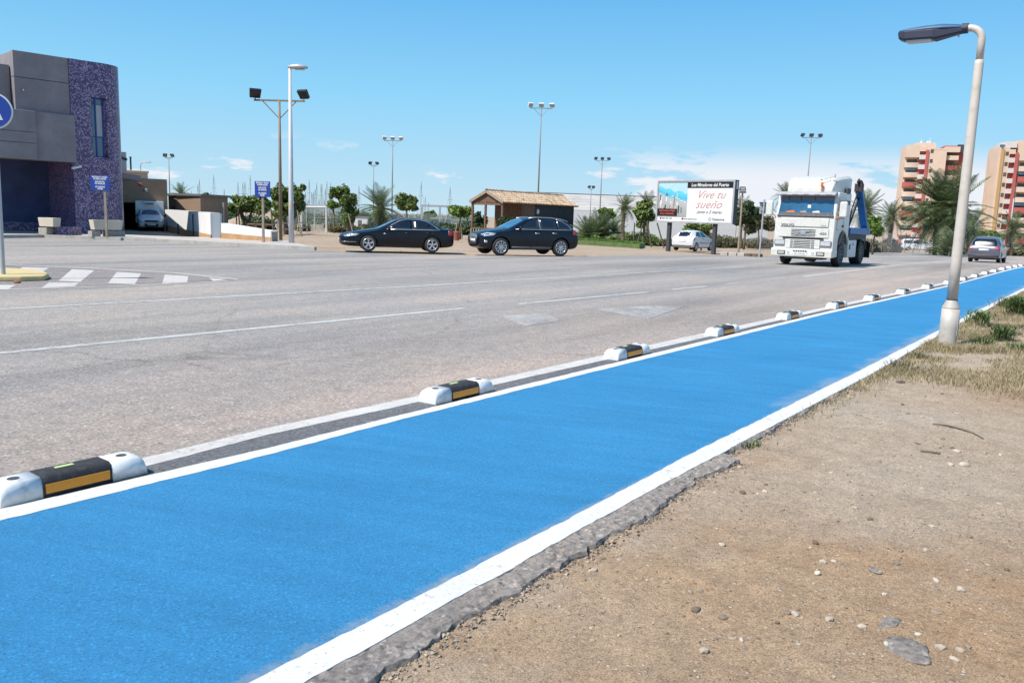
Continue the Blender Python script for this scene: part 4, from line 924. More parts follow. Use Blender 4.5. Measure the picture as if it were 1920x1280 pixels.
def hatchback():
    root = thing('hatchback_car', 'small white hatchback parked behind the billboard, seen from its rear corner', 'car')
    ST = [(1.85, .32, .5, .66, .5, .6, .66, .45, .72), (1.72, .24, .66, .78, .52, .74, .76, .55, .82), (1.3, .2, .74, .84, .55, .80, .86, .62, .95), (.95, .2, .76, .85, .56, .82, .9, .64, 1.02), (.15, .2, .77, .85, .56, .83, .94, .54, 1.40), (-.35, .2, .77, .85, .56, .83, .96, .55, 1.46), (-1.0, .2, .77, .85, .58, .83, .99, .54, 1.45),
          (-1.45, .22, .77, .85, .6, .83, 1.0, .53, 1.36), (-1.72, .25, .76, .845, .62, .82, .98, .56, 1.02), (-1.85, .28, .72, .83, .58, .79, .86, .6, .90), (-1.92, .33, .68, .79, .52, .74, .66, .56, .70)]
    o, me = car_body(ST, (1.22, -1.28), .30, 1.46); bv = bvh_of(me); finish_body(o, root, MT['carwhite'])
    re = lambda y, z: (-4, y, z)
    patch('rear_window', bv, [(-.62, 1.02), (.62, 1.02), (.60, 1.2), (.50, 1.34), (-.50, 1.34), (-.60, 1.2)], re, (1, 0, 0), MT['glass_dark'], root, .006, 4)
    patch('bumper', bv, [(-.70, .32), (.70, .32), (.70, .42), (-.70, .42)], re, (1, 0, 0), MT['greyplastic'], root, .012, 3)
    patch('number_plate', bv, [(-.25, .66), (.25, .66), (.25, .75), (-.25, .75)], re, (1, 0, 0), MT['plate'], root, .014, 1)
    for s in (-1, 1):
        fn, d = side(s)
        patch('tail_light', bv, [(-1.60, .98), (-1.60, .80), (-1.86, .76), (-1.84, .90)], fn, d, MT['redlamp'], root, .008, 3)
        patch('side_window', bv, [(.55, .99), (.3, 1.18), (.0, 1.33), (-.45, 1.37), (-.45, .99)], fn, d, MT['glass_dark'], root); patch('side_window', bv, [(-.53, .99), (-.53, 1.37), (-1.0, 1.34), (-1.38, 1.05)], fn, d, MT['glass_dark'], root)
        patch('rub_strip', bv, [(.85, .52), (-.85, .56), (-.85, .61), (.85, .57)], fn, d, MT['greyplastic'], root, .008, 2)
    seams(bv, root, [[(.62, .32), (.64, .96)], [(-.49, .32), (-.49, .97)]]); handles(bv, root, [(-.3, .88)], MT['plastic'])
    patch('windscreen', bv, [(.98, -.56), (1.04, 0), (.98, .56), (.26, .48), (.18, 0), (.26, -.48)], lambda x, y: (x, y, 3), (0, 0, -1), MT['glass_blue'], root, .006, 4)
    mirror_pair(root, .5, .83, 1.02, MT['plastic'])
    for ax in (1.22, -1.28):
        for s in (-1, 1): wheel(root, ax, s * .73, .30, .19, 8)
    mb = MB(); mb.box((0, 0, .28), (2.8, 1.2, .18)); obj('underbody', mb, MT['plastic'], root)
    return root
car = hatchback(); c = B(1303, 59); place(car, c, (.60, .80))

def minibus():
    root = thing('minibus', 'white minibus parked beyond the wire fence beside the big windblown palm', 'van')
    ST = [(2.42, .40, .6, .8, .6, .76, .8, .6, .88), (2.3, .28, .78, .88, .62, .86, .95, .66, 1.05), (1.75, .25, .85, .95, .65, .93, 1.08, .74, 1.28), (.95, .25, .86, .955, .7, .945, 1.12, .74, 1.86), (.5, .25, .86, .955, .7, .945, 1.14, .76, 1.95), (-1.0, .25, .86, .955, .7, .945, 1.14, .76, 1.96), (-2.25, .27, .86, .95, .7, .94, 1.14, .74, 1.92), (-2.38, .3, .82, .94, .7, .92, 1.1, .72, 1.75), (-2.42, .36, .8, .92, .66, .9, 1.0, .72, 1.15)]
    o, me = car_body(ST, (1.5, -1.45), .33, 1.62); bv = bvh_of(me); finish_body(o, root, MT['carwhite'])
    for s in (-1, 1):
        fn, d = side(s)
        for q in ([(1.45, 1.22), (1.0, 1.62), (.82, 1.70), (.52, 1.70), (.52, 1.2)], [(.42, 1.2), (.42, 1.72), (-.85, 1.72), (-.85, 1.2)], [(-.93, 1.2), (-.93, 1.72), (-2.2, 1.68), (-2.2, 1.2)]): patch('side_window', bv, q, fn, d, MT['glass_dark'], root)
        patch('headlight', bv, [(1.95, .98), (2.0, .82), (2.3, .76), (2.3, .88)], fn, d, MT['headlamp'], root)
    seams(bv, root, [[(.47, .4), (.47, 1.7)], [(1.2, .8), (1.35, 1.2)], [(-.89, .4), (-.89, 1.7)]])
    patch('windscreen', bv, [(1.78, -.66), (1.85, 0), (1.78, .66), (1.02, .64), (.95, 0), (1.02, -.64)], lambda x, y: (x, y, 3), (0, 0, -1), MT['glass_blue'], root, .006, 4)
    mirror_pair(root, 1.35, .95, 1.25, MT['plastic'])
    for ax in (1.5, -1.45):
        for s in (-1, 1): wheel(root, ax, s * .80, .33, .2, 6)
    mb = MB(); mb.box((0, 0, .32), (3.6, 1.4, .2)); obj('underbody', mb, MT['plastic'], root)
    return root
car = minibus(); place(car, B(1724, 132), (.95, -.30))

# --- white lorry with a blue skip-loader frame
def lorry():
    root = thing('lorry', 'white cab lorry with blue loader frame coming towards the camera', 'truck')
    Wm = MT['truckwhite']
    prof = [(0, .62), (0, 1.25), (-.03, 1.98), (-.22, 2.88), (-.36, 3.02), (-2.15, 3.02), (-2.15, 1.02), (-1.92, 1.02), (-1.88, 1.14), (-1.74, 1.32), (-1.50, 1.44), (-1.28, 1.46), (-1.02, 1.42), (-.80, 1.28), (-.68, 1.06), (-.66, .62)]
    mb = MB(); mb.extr(prof, -1.22, 1.22); obj('cab', mb, Wm, root, bevel=.05, seg=3)
    for s in (-1, 1):
        mb = MB(); pts = [(-1.30 + .68 * math.cos(a), .50 + .96 * math.sin(a) * .98) for a in np.linspace(math.radians(28), math.radians(152), 10)]
        pin = [(-1.30 + .60 * math.cos(a), .50 + .86 * math.sin(a)) for a in np.linspace(math.radians(28), math.radians(152), 10)]
        mb.extr(pts + pin[::-1], s * 1.19, s * 1.27); obj('wheel_arch', mb, MT['greyplastic'], root, fix=True)
    # windscreen, visor, dashboard
    def front(z): return -.03 - (z - 1.98) * .19 / .9
    def face(z, off): return front(z) + off if z > 1.98 else -.03 * max(0, (z - 1.25)) / .73 + off
    mb = MB(); a, b = 2.06, 2.84
    mb.add([(face(a, .012), -1.12, a), (face(a, .012), 1.12, a), (face(b, .012), 1.06, b), (face(b, .012), -1.06, b), (face(a, -.02), -1.12, a), (face(a, -.02), 1.12, a), (face(b, -.02), 1.06, b), (face(b, -.02), -1.06, b)],
           [(0, 1, 2, 3), (0, 4, 5, 1), (1, 5, 6, 2), (2, 6, 7, 3), (3, 7, 4, 0)]); ws = obj('windscreen', mb, MT['glass_blue'], root, fix=True)
    mb = MB(); mb.beam((face(2.72, .02), -1.08, 2.75), (face(2.72, .02), 1.08, 2.75), .015, .14); obj('sun_blind', mb, MT['greyplastic'], ws)
    for y in (-.75, -.25, .32): mb = MB(); mb.beam((face(2.72, .034), y, 2.68), (face(2.72, .034), y, 2.82), .012, .05); obj('blind_clip', mb, MT['plastic'], ws)
    mb = MB(); mb.beam((face(2.14, .022), -1.06, 2.12), (face(2.14, .022), 1.06, 2.12), .014, .12); obj('dashboard', mb, MT['greyplastic'], ws)
    for y, col, w_ in ((-.62, 'amber', .42), (-.1, 'paleboard', .3), (.42, 'plate', .34)):
        mb = MB(); mb.add([(face(2.2, .026), y - w_ / 2, 2.155), (face(2.2, .026), y + w_ / 2, 2.155), (face(2.28, .022), y + w_ * .3, 2.255), (face(2.24, .022), y - w_ * .4, 2.225)], [(0, 1, 2, 3)]); obj('dashboard_papers', mb, MT[col], ws)
    mb = MB(); mb.box((face(2.42, .02), .12, 2.42), (.008, .13, .14)); obj('windscreen_sticker', mb, MT['plate'], ws)
    for y in (-.55, 0.05, .6):
        mb = MB(); mb.path([(face(2.0, .03), y, 2.0), (face(2.16, .035), y + .36, 2.10), (face(2.2, .035), y + .40, 2.13)], .014, 6); obj('wiper', mb, MT['black'], root)
    mb = MB(); mb.extr([(.0, 2.00), (.028, 2.03), (-.02, 2.09), (-.04, 2.0)], -1.14, 1.14); obj('wiper_panel', mb, MT['plastic'], root, fix=True)
    mb = MB(); mb.extr([(-.20, 2.86), (.07, 2.86), (.09, 2.92), (-.12, 3.02), (-.3, 3.02)], -1.16, 1.16); obj('sun_visor', mb, MT['galv'], root, bevel=.02)
    for y in (-.9, -.45, 0, .45, .9): mb = MB(); mb.beam((.10, y - .11, 2.90), (.10, y + .11, 2.90), .012, .03); obj('marker_light', mb, MT['greyplastic'], root)
    # roof fairing
    mb = MB(); mb.smooth = False
    def fr(x, w, z0, z1): return [(x, -w, z0), (x, -w, z1 - .12), (x, -w + .10, z1), (x, w - .10, z1), (x, w, z1 - .12), (x, w, z0)]
    mb.rings([fr(-.34, .90, 3.0, 3.20), fr(-.52, .94, 3.0, 3.50), fr(-.70, .98, 3.0, 3.60), (fr(-1.1, 1.06, 3.0, 3.68)), fr(-1.7, 1.16, 3.0, 3.74), fr(-2.14, 1.18, 3.0, 3.74)]); obj('roof_fairing', mb, Wm, root, bevel=.03, fix=True)
    mb = MB(); mb.blob((-.56, -.62, 3.42), (.05, .06, .07), 1, .05); obj('roof_lamp', mb, MT['black'], root)
    mb = MB(); mb.path([(-.24, .50, 3.02), (-.26, .50, 3.24)], .02, 8); mb.lathe([(.06, 3.22), (.07, 3.28), (.06, 3.38), (.03, 3.42)], (-.26, .50, 0), 12); obj('beacon', mb, MT['amber'], root)
    mb = MB(); mb.path([(-.34, .46, 3.52), (-.50, .92, 3.66)], .022, 8); mb.path([(-.50, .92, 3.60), (-.50, .92, 3.74)], .03, 8); mb.blob((-.34, .44, 3.52), (.05, .05, .05), 3, .05); obj('air_horn', mb, MT['galv'], root)
    # nose
    mb = MB(); mb.box((.012, 0, 1.78), (.035, 1.96, .36)); obj('bonnet_panel', mb, Wm, root, bevel=.015)
    mb = MB(); mb.box((.014, 0, 1.36), (.03, 2.02, .38)); up = obj('upper_grille', mb, Wm, root, bevel=.012)
    for k in range(5): mb = MB(); mb.box((.034, 0, 1.23 + k * .062), (.012, .98 if k else .98, .026)); obj('grille_slot', mb, MT['plastic'], up)
    mb = MB(); mb.box((.046, 0, 1.36), (.014, .20, .15)); mb.beam((.05, -.32, 1.27), (.05, .32, 1.45), .012, .025); obj('badge_bar', mb, MT['chrome'], up)
    mb = MB(); mb.box((.028, 0, 1.125), (.03, 1.66, .05)); obj('black_gap', mb, MT['black'], root)
    mb = MB(); mb.box((.03, 0, .90), (.06, 1.42, .36)); lg = obj('lower_grille', mb, Wm, root, bevel=.012)
    for k in range(5): mb = MB(); mb.box((.064, 0, .765 + k * .068), (.012, .98, .030)); obj('grille_slot', mb, MT['plastic'], lg)
    for y in (-.36, .36): mb = MB(); mb.box((.068, y, .90), (.014, .025, .35)); obj('grille_post', mb, Wm, lg)
    for s in (-1, 1):
        mb = MB(); mb.box((.025, s * .93, .93), (.07, .46, .22)); hl = obj('headlight', mb, MT['greyplastic'], root, bevel=.02)
        mb = MB(); mb.box((.055, s * .93, .93), (.03, .40, .17)); obj('headlight_glass', mb, MT['headlamp'], hl, bevel=.015)
    mb = MB(); mb.extr([(.16, .36), (.17, .66), (.12, .70), (-.62, .70), (-.62, .40)], -1.24, 1.24); bp = obj('bumper', mb, Wm, root, bevel=.04, seg=3)
    for s in (-1, 1):
        mb = MB(); mb.box((.165, s * .80, .52), (.03, .32, .15)); obj('fog_lamp_frame', mb, MT['plastic'], bp)
        mb = MB(); mb.box((.178, s * .80, .52), (.03, .25, .10)); obj('fog_lamp', mb, MT['lens'], bp)
        mb = MB(); mb.box((.166, s * .46, .52), (.012, .28, .15)); obj('tow_hatch', mb, MT['white'], bp)
        mb = MB(); mb.lathe([(.05, .0), (.05, .012), (.035, .012), (.035, 0), (.05, 0)], (.166, s * .50, .52), 16, 'X', cap=False); obj('towing_eye', mb, MT['greyplastic'], bp)
    mb = MB(); mb.box((.172, -.03, .485), (.014, .56, .12)); obj('number_plate', mb, MT['plate'], bp)
    lettering('MU 3796 BZ', .088, MT['black'], bp, (.181, -.03, .485), (0, 1, 0), (0, 0, 1), depth=.001, sx=.95)
    for k in range(6): mb = MB(); mb.box((.172, -.27 + k * .096, .605), (.014, .06, .055)); obj('air_slot', mb, MT['black'], bp)
    lettering('VOLVO', .125, MT['black'], root, (.033, -.66, 1.655), (0, 1, 0), (0, 0, 1), depth=.003, sx=1.3, bold=.003)
    lettering('FH12', .07, MT['greyplastic'], root, (.033, .80, 1.655), (0, 1, 0), (0, 0, 1), depth=.003, sx=1.3)
    lettering('420', .13, MT['plastic'], up, (.034, .80, 1.33), (0, 1, 0), (0, 0, 1), depth=.003, sx=1.4, bold=.002)
    # doors, windows, mirrors
    for s in (-1, 1):
        mb = MB(); mb.extr([(-.38, 1.92), (-.44, 2.72), (-1.08, 2.72), (-1.18, 2.55), (-1.18, 1.96)], s * 1.212, s * 1.232); obj('side_window', mb, MT['glass_dark'], root, fix=True)
        for pts in ([(-.30, 1.5), (-.30, 2.8)], [(-1.26, 1.5), (-1.26, 2.8)], [(-.30, 2.8), (-1.26, 2.8)], [(-.30, 1.5), (-1.26, 1.5)]):
            mb = MB(); mb.beam((pts[0][0], s * 1.222, pts[0][1]), (pts[1][0], s * 1.222, pts[1][1]), .012, .012, up=(0, 1, 0)); obj('door_seam', mb, MT['greyplastic'], root)
        mb = MB(); mb.box((-1.14, s * 1.24, 1.66), (.12, .04, .10)); obj('door_handle', mb, MT['black'], root)
        mb = MB(); mb.extr([(-1.9, 2.55), (-1.9, 2.72), (-1.45, 2.72), (-1.45, 2.55)], s * 1.22, s * 1.24); obj('side_vent', mb, MT['plastic'], root, fix=True)
        mb = MB(); mb.box((-.03, s * 1.50, 2.32), (.16, .30, .62)); mi = obj('wing_mirror', mb, Wm, root, bevel=.06, seg=3)
        for z in (2.14, 2.34): mb = MB(); mb.path([(-.30, s * 1.2, z - .22), (-.04, s * 1.44, z)], .022, 8); obj('mirror_arm', mb, Wm, mi)
        mb = MB(); mb.blob((-.16, s * 1.25, 1.98), (.07, .05, .07), 2, .05); obj('turn_signal', mb, MT['amber'], root)
        mb = MB(); mb.box((-1.62, s * 1.20, 3.12), (.5, .10, .22)); obj('air_deflector', mb, MT['plastic'], root, bevel=.03)
    # chassis, steps, wheels
    mb = MB()
    for y in (-.42, .42): mb.box((-3.1, y, .86), (5.6, .1, .28))
    mb.box((-4.2, 0, 1.17), (3.4, 2.1, .36)); mb.box((-1.3, 0, .55), (.2, 1.9, .2)); mb.box((-4.6, 0, .55), (.3, 1.7, .3)); mb.box((-.55, 0, .52), (.9, 1.5, .5)); mb.box((-5.85, 0, .8), (.1, 2.2, .3)); obj('chassis', mb, MT['plastic'], root)
    for s in (-1, 1):
        mb = MB(); mb.box((-2.85, s * 1.06, .72), (1.35, .36, .74)); tb = obj('side_box', mb, MT['white'], root, bevel=.03)
        mb = MB(); mb.box((-2.45, s * 1.245, .80), (.20, .015, .22)); obj('box_catch', mb, MT['black'], tb)
        mb = MB(); mb.blob((-2.95, s * 1.245, .92), (.06, .02, .06), 1, .02); obj('filler_cap', mb, MT['greyplastic'], tb)
        mb = MB(); mb.box((-2.10, s * 1.08, .78), (.08, .36, .82)); obj('mud_flap', mb, Wm, root)
        w = wheel(root, -1.30, s * 1.06, .50, .30, 8, False, 'steel')
        w = wheel(root, -4.60, s * 1.00, .50, .44, 8, False, 'steel')
        mb = MB(); a = [(-4.6 + .62 * math.cos(q), .5 + .62 * math.sin(q)) for q in np.linspace(math.radians(15), math.radians(165), 11)]; b_ = [(-4.6 + .58 * math.cos(q), .5 + .58 * math.sin(q)) for q in np.linspace(math.radians(15), math.radians(165), 11)]
        mb.extr(a + b_[::-1], s * .78, s * 1.22); obj('rear_mudguard', mb, MT['black'], root, fix=True)
        # blue skip arms
        mb = MB(); mb.extr([(-2.5, 1.36), (-2.5, 1.62), (-5.9, 1.62), (-5.9, 1.3)], s * .70, s * 1.20); obj('loader_deck', mb, MT['truckblue'], root, bevel=.02, fix=True)
        mb = MB(); mb.beam((-5.55, s * 1.05, 1.45), (-3.9, s * 1.05, 3.26), .16, .30, up=(0, 1, 0)); obj('loader_arm', mb, MT['truckblue'], root, bevel=.02)
        mb = MB(); mb.path([(-3.2, s * .9, 1.6), (-4.1, s * 1.0, 2.9)], .06, 10); mb.path([(-3.55, s * .93, 2.1), (-4.3, s * 1.02, 3.1)], .04, 10); obj('hydraulic_ram', mb, MT['black'], root)
        mb = MB(); mb.box((-3.86, s * 1.05, 3.36), (.36, .30, .34)); mb.path([(-3.86, s * 1.05, 3.5), (-3.7, s * 1.05, 3.7), (-3.55, s * 1.05, 3.58)], .05, 8); mb.blob((-3.95, s * 1.05, 3.55), (.14, .12, .16), 5, .2); obj('arm_head', mb, MT['darkwood'], root)
        mb = MB(); mb.path([(-3.80, s * 1.05, 3.25), (-3.35, s * .95, 2.4), (-3.3, s * .9, 1.65)], .035, 6); obj('chain', mb, MT['black'], root)
        mb = MB(); mb.box((-5.95, s * 1.0, .62), (.05, .5, .7)); obj('rear_flap', mb, MT['black'], root)
        mb = MB(); mb.box((-5.98, s * 1.0, .98), (.05, .34, .12)); obj('tail_light', mb, MT['redlamp'], root)
    mb = MB(); mb.box((-2.42, 0, 1.9), (.12, 2.2, .62)); mb.box((-2.44, -.7, 1.72), (.2, .6, .9)); obj('headboard', mb, MT['plastic'], root)
    mb = MB(); mb.blob((-2.9, -.85, 1.95), (.26, .24, .42), 4, .1); obj('oil_tank', mb, MT['galv'], root)
    return root
truck = lorry(); fl = G(1467, 495); fr_ = G(1571, 498); cx = (fl + fr_) / 2
hd = -RD; cc = cx - hd * (-1.30); cc = cx + hd * 1.30
truck.location = (cc.x, cc.y, terr(cc.x, cc.y) + .004); truck.rotation_euler = (0, 0, math.atan2(hd.y, hd.x))

# --- refrigerated van in the loading bay
def box_van():
    root = thing('box_van', 'small white refrigerated box van parked nose out in the dark loading bay', 'van')
    ST = [(1.95, .36, .5, .68, .52, .62, .68, .45, .76), (1.82, .26, .66, .78, .54, .74, .80, .55, .87), (1.35, .22, .74, .83, .56, .80, .90, .62, .99), (.9, .22, .76, .84, .58, .82, .94, .64, 1.08), (.2, .22, .77, .845, .6, .825, .98, .54, 1.46), (-.2, .22, .77, .845, .6, .825, .98, .55, 1.52), (-.55, .22, .77, .845, .6, .825, .98, .55, 1.52), (-.6, .25, .75, .83, .6, .81, .98, .54, 1.45)]
    o, me = car_body(ST, (1.22,), .29, 1.46); bv = bvh_of(me); finish_body(o, root, MT['carwhite'])
    patch('windscreen', bv, [(.92, -.58), (.98, 0), (.92, .58), (.26, .48), (.18, 0), (.26, -.48)], lambda x, y: (x, y, 3), (0, 0, -1), MT['glass_win'], root, .006, 4)
    fr = lambda y, z: (4, y, z)
    patch('grille', bv, [(-.42, .60), (.42, .60), (.42, .74), (-.42, .74)], fr, (-1, 0, 0), MT['plastic'], root, .008, 3)
    patch('bumper', bv, [(-.78, .30), (.78, .30), (.78, .52), (-.78, .52)], fr, (-1, 0, 0), MT['plastic'], root, .03, 3)
    patch('number_plate', bv, [(-.26, .40), (.26, .40), (.26, .50), (-.26, .50)], fr, (-1, 0, 0), MT['plate'], root, .045, 1, .02)
    for s in (-1, 1):
        fn, d = side(s); patch('side_window', bv, [(.55, 1.03), (.25, 1.25), (.0, 1.40), (-.45, 1.42), (-.45, 1.03)], fn, d, MT['glass_dark'], root)
        patch('headlight', bv, [(s * .46, .60), (s * .70, .62), (s * .70, .76), (s * .46, .75)], fr, (-1, 0, 0), MT['headlamp'], root, .01, 2)
    mb = MB(); mb.box((-1.55, 0, 1.27), (2.2, 1.80, 1.50)); obj('cargo_box', mb, MT['white'], root, bevel=.02)
    mb = MB(); mb.box((-.38, 0, 1.86), (.36, .66, .24)); ru = obj('refrigeration_unit', mb, MT['white'], root, bevel=.03)
    mb = MB(); mb.box((-.19, 0, 1.84), (.02, .50, .12)); obj('unit_grille', mb, MT['greyplastic'], ru)
    mb = MB(); mb.box((-.9, 0, .40), (2.8, 1.3, .22)); obj('chassis', mb, MT['plastic'], root)
    mirror_pair(root, .55, .82, 1.05, MT['plastic'])
    for ax in (1.22, -1.7):
        for s in (-1, 1): wheel(root, ax, s * .73, .29, .19, 6)
    return root
van = box_van(); p = B(281, 56.6); van.location = (p.x, p.y, p.z - .05); van.rotation_euler = (0, 0, math.radians(-64))
# ------------------------------------------------------------------ buildings and walls
def proj(p):
    v = RM @ np.array([p[0], p[1], p[2] - EYE]); return 960 + FPX * v[0] / v[2], 640 - FPX * v[1] / v[2]
def zat(px, py, D): return P(px, py, D).z
# --- harbour building with its mosaic tower
def harbour_building():
    E_ = B(241, 42.0); A_ = B(40, 38.4); u = (A_ - E_); u.z = 0; u.normalize(); nf = Vector((-u.y, u.x, 0))
    if nf.y > 0: nf = -nf
    root = thing('harbour_building', 'grey concrete building with a round purple mosaic tower at the far left', 'building', (E_.x, E_.y, 0))
    O = Vector((E_.x, E_.y, 0))
    def pt(s, d, z): return u * s - nf * d + Vector((0, 0, z))     # local point, s to the left along the front, d deep behind it
    ZT = zat(217, 125, 42.1)
    r = 1.15; s_m = 2.55                                             # arc radius; where the mosaic meets the concrete
    path = [(s, 0.0) for s in np.linspace(s_m, r * .9, 9)] + [(r * .9 - r * math.sin(a), r - r * math.cos(a)) for a in np.linspace(0, math.radians(120), 16)[1:]]
    path += [(path[-1][0] + 1.5, path[-1][1] + 4)]
    pxs = [proj(O + pt(s, d, 5))[0] for s, d in path]
    win = [i for i in range(len(path) - 1) if 175 < (pxs[i] + pxs[i + 1]) / 2 < 203 and i < 20]
    zb, zt = zat(188, 296, 41.4), zat(188, 185, 41.4)
    mb = MB(); z0 = -.1
    for i in range(len(path) - 1):
        a, b = path[i], path[i + 1]
        segs = [(z0, zb), (zt, ZT)] if i in win else [(z0, ZT)]
        for za, zc in segs: mb.quad(pt(*a, za), pt(*b, za), pt(*b, zc), pt(*a, zc))
    i0, i1 = win[0], win[-1] + 1; w0, w1 = path[i0], path[i1]; dep = .30
    def deep(p): return (p[0] + .12, p[1] + dep)
    W = [path[i] for i in range(i0, i1 + 1)]; c0, c1 = (w0[0], w0[1] + dep), (w1[0] + .10, w1[1] + dep)
    mb.quad(pt(*w0, zb), pt(*c0, zb), pt(*c0, zt), pt(*w0, zt)); mb.quad(pt(*w1, zb), pt(*c1, zb), pt(*c1, zt), pt(*w1, zt))
    mb.poly([pt(*q, zb) for q in W] + [pt(*c1, zb), pt(*c0, zb)]); mb.poly([pt(*q, zt) for q in W] + [pt(*c1, zt), pt(*c0, zt)])
    mb.poly([pt(s, d, ZT) for s, d in path] + [pt(s_m, 5, ZT)])
    obj('mosaic_tower', mb, MT['mosaic'], root)
    wmb = MB(); wmb.quad(pt(*c0, zb), pt(*c1, zb), pt(*c1, zt), pt(*c0, zt)); wn_ = obj('window', wmb, MT['glass_win'], root)
    fm = MB(); mid = lambda f: (c0[0] + (c1[0] - c0[0]) * f, c0[1] + (c1[1] - c0[1]) * f - .02)
    for f in (.02, .45, .98): fm.beam(pt(*mid(f), zb), pt(*mid(f), zt), .05, .06, up=tuple(u))
    for z in (zb + .03, zb + 1.0, zt - .03): fm.beam(pt(*mid(0), z), pt(*mid(1), z), .05, .05)
    obj('window_frame', fm, MT['sign_blue'], wn_)
    bl = MB(); bl.quad(pt(*mid(.5), zb + 1.0), pt(*mid(.93), zb + 1.0), pt(*mid(.93), zt - .35), pt(*mid(.5), zt - .35)); obj('window_blind', bl, MT['galv'], wn_)
    # concrete front: tall panel, then lower jutting band, blue wall set back under it
    def slab(name, s0, s1, d0, d1, za, zc, mat, bev=.012):
        m_ = MB(); vs = [pt(s, d, z) for z in (za, zc) for s, d in ((s0, d0), (s1, d0), (s1, d1), (s0, d1))]
        m_.add(vs, [(0, 1, 2, 3), (4, 5, 6, 7), (0, 1, 5, 4), (1, 2, 6, 5), (2, 3, 7, 6), (3, 0, 4, 7)]); return obj(name, m_, mat, root, bevel=bev, fix=True)
    s_a = (A_ - E_).length; zb1, zb2 = zat(118, 304.5, 40.3), zat(100, 215, 40); zj = zat(80, 152, 39.6)
    for za, zc in ((zb2 - .05, zj - .012), (zj + .012, ZT)): slab('facade_panel', s_m + .005, s_a, .03, .4, za, zc, MT['grey_wall'])
    slab('facade_panel', s_a + .02, 9.5, .55, 1.0, zb2 - .05, ZT - .62, MT['grey_wall'])
    slab('jutting_panel', s_m - .12, s_m + 1.62, -.14, .5, zb1, zb2, MT['grey_wall'])
    for za, zc in ((zb1, zb1 + .74), (zb1 + .755, zb1 + 1.24), (zb1 + 1.255, zb2)): slab('jutting_panel', s_m + 1.64, 9.5, -.30, .5, za, zc, MT['grey_wall'], .02)
    slab('tower_return', s_m - .25, s_m - .02, .05, 3.7, -.1, zb1 + .15, MT['mosaic']); slab('overhang_ceiling', s_m, 9.5, .5, 4.2, zb1 + .1, zb1 + .2, MT['grey_wall'])
    slab('blue_wall', s_m - 2.2, 11, 3.6, 3.9, -.1, zb1 + .1, MT['blue_wall'])
    slab('mosaic_skirting', s_m - 2, 11, 3.54, 3.597, -.1, .55, MT['mosaic'])
    slab('roof_mass', s_m + .3, 9.5, 1.2, 6, zb2, ZT - .9, MT['grey_wall'])
    slab('upper_return', s_m + .005, s_a - .02, .42, 5, zb2, ZT - .02, MT['grey_wall'])
    m_ = MB(); m_.blob(pt(s_a - .35, -.02, zat(33, 168, 38.5)), (.05, .05, .05), 1, .05); obj('wall_lamp', m_, MT['lens'], root)
    return root, O, u, nf, pt
HB, HO, HU, HN, hpt = harbour_building()
root = thing('security_camera', 'white security camera sticking out under the concrete overhang beside the mosaic tower', 'camera')
p = HO + hpt(2.35, -.45, zat(122, 311, 39.9)); mb = MB(); mb.path([p, p + HU * .45 - Vector((0, 0, .12)) + HN * .12], .055, 10); obj('camera_housing', mb, MT['white'], root)
mb = MB(); mb.path([HO + hpt(2.3, 0, p.z - .12), p + HU * .2 - Vector((0, 0, .08))], .02, 6); obj('bracket', mb, MT['greyplastic'], root)
def planter(px0, px1, ytop, ybot, D, lab, along):
    c = B((px0 + px1) / 2, D); zt, zb = zat(px0, ytop, D), zat(px0, ybot, D)
    root = thing('planter', lab, 'planter', (c.x, c.y, .12), math.atan2(along.y, along.x), 'cream concrete planters below the tower')
    return root, zt - .12, zb - .12
pl, zt, zb = planter(69, 113, 407.5, 424, 37.1, 'cream concrete trough planter on a curved mosaic wall, left of the tower', Vector((1, -.35, 0)))
def trough(L, W, zb, zt):
    mb = MB(); k = .90
    def ring(z, a): return [(-L / 2 * a, -W / 2 * a, z), (L / 2 * a, -W / 2 * a, z), (L / 2 * a, W / 2 * a, z), (-L / 2 * a, W / 2 * a, z)]
    mb.rings([ring(zb, k), ring(zt - .05, .99), ring(zt, 1.0), ring(zt, .86), ring(zt - .10, .84)]); return mb
obj('trough', trough(.92, .42, zb, zt), MT['cream'], pl, bevel=.01); mb = MB(); mb.box((0, 0, zt - .09), (.8, .32, .06)); obj('soil', mb, MT['bark'], pl)
mb = MB(); mb.box((-.2, 0, zb / 2 - .03), (.5, .45, zb - .05)); obj('stone_foot', mb, MT['greystone'], pl, bevel=.02)
pl, zt, zb = planter(177, 218, 412, 430, 37.3, 'long cream concrete trough planter behind the blue sign post at the foot of the tower', Vector((.62, .78, 0)))
obj('trough', trough(1.35, .45, zb, zt), MT['cream'], pl, bevel=.01); mb = MB(); mb.box((0, 0, zt - .09), (1.1, .36, .06)); obj('soil', mb, MT['bark'], pl)
mb = MB(); mb.box((-.55, 0, zb / 2 - .03), (.38, .4, zb - .05)); mb.box((.35, .05, zb / 2 - .03), (.9, .3, zb - .05)); obj('stone_foot', mb, MT['greystone'], pl)
mb = MB(); a = [B(px, D) for px, D in ((84, 37.4), (104, 37.1), (125, 37.3), (141, 37.8))]; pts = [(q.x, q.y) for q in a] + [(q.x + .05, q.y + .35) for q in a[::-1]]
mb.prism(pts, 0.1, .50); tag(obj('mosaic_bench_wall', mb, MT['mosaic']), 'low curved purple mosaic wall in front of the dark blue wall', 'wall')
m_ = MB(); rw_ = [B(224, 45.5), B(225.5, 56.2), B(150, 58), B(150, 47)]; m_.prism([(p.x - HO.x, p.y - HO.y) for p in rw_], -.3, 5.0); obj('rear_wing', m_, MT['grey_wall'], HB)  # unseen wing added behind the tower so the ramp and van lie in shade
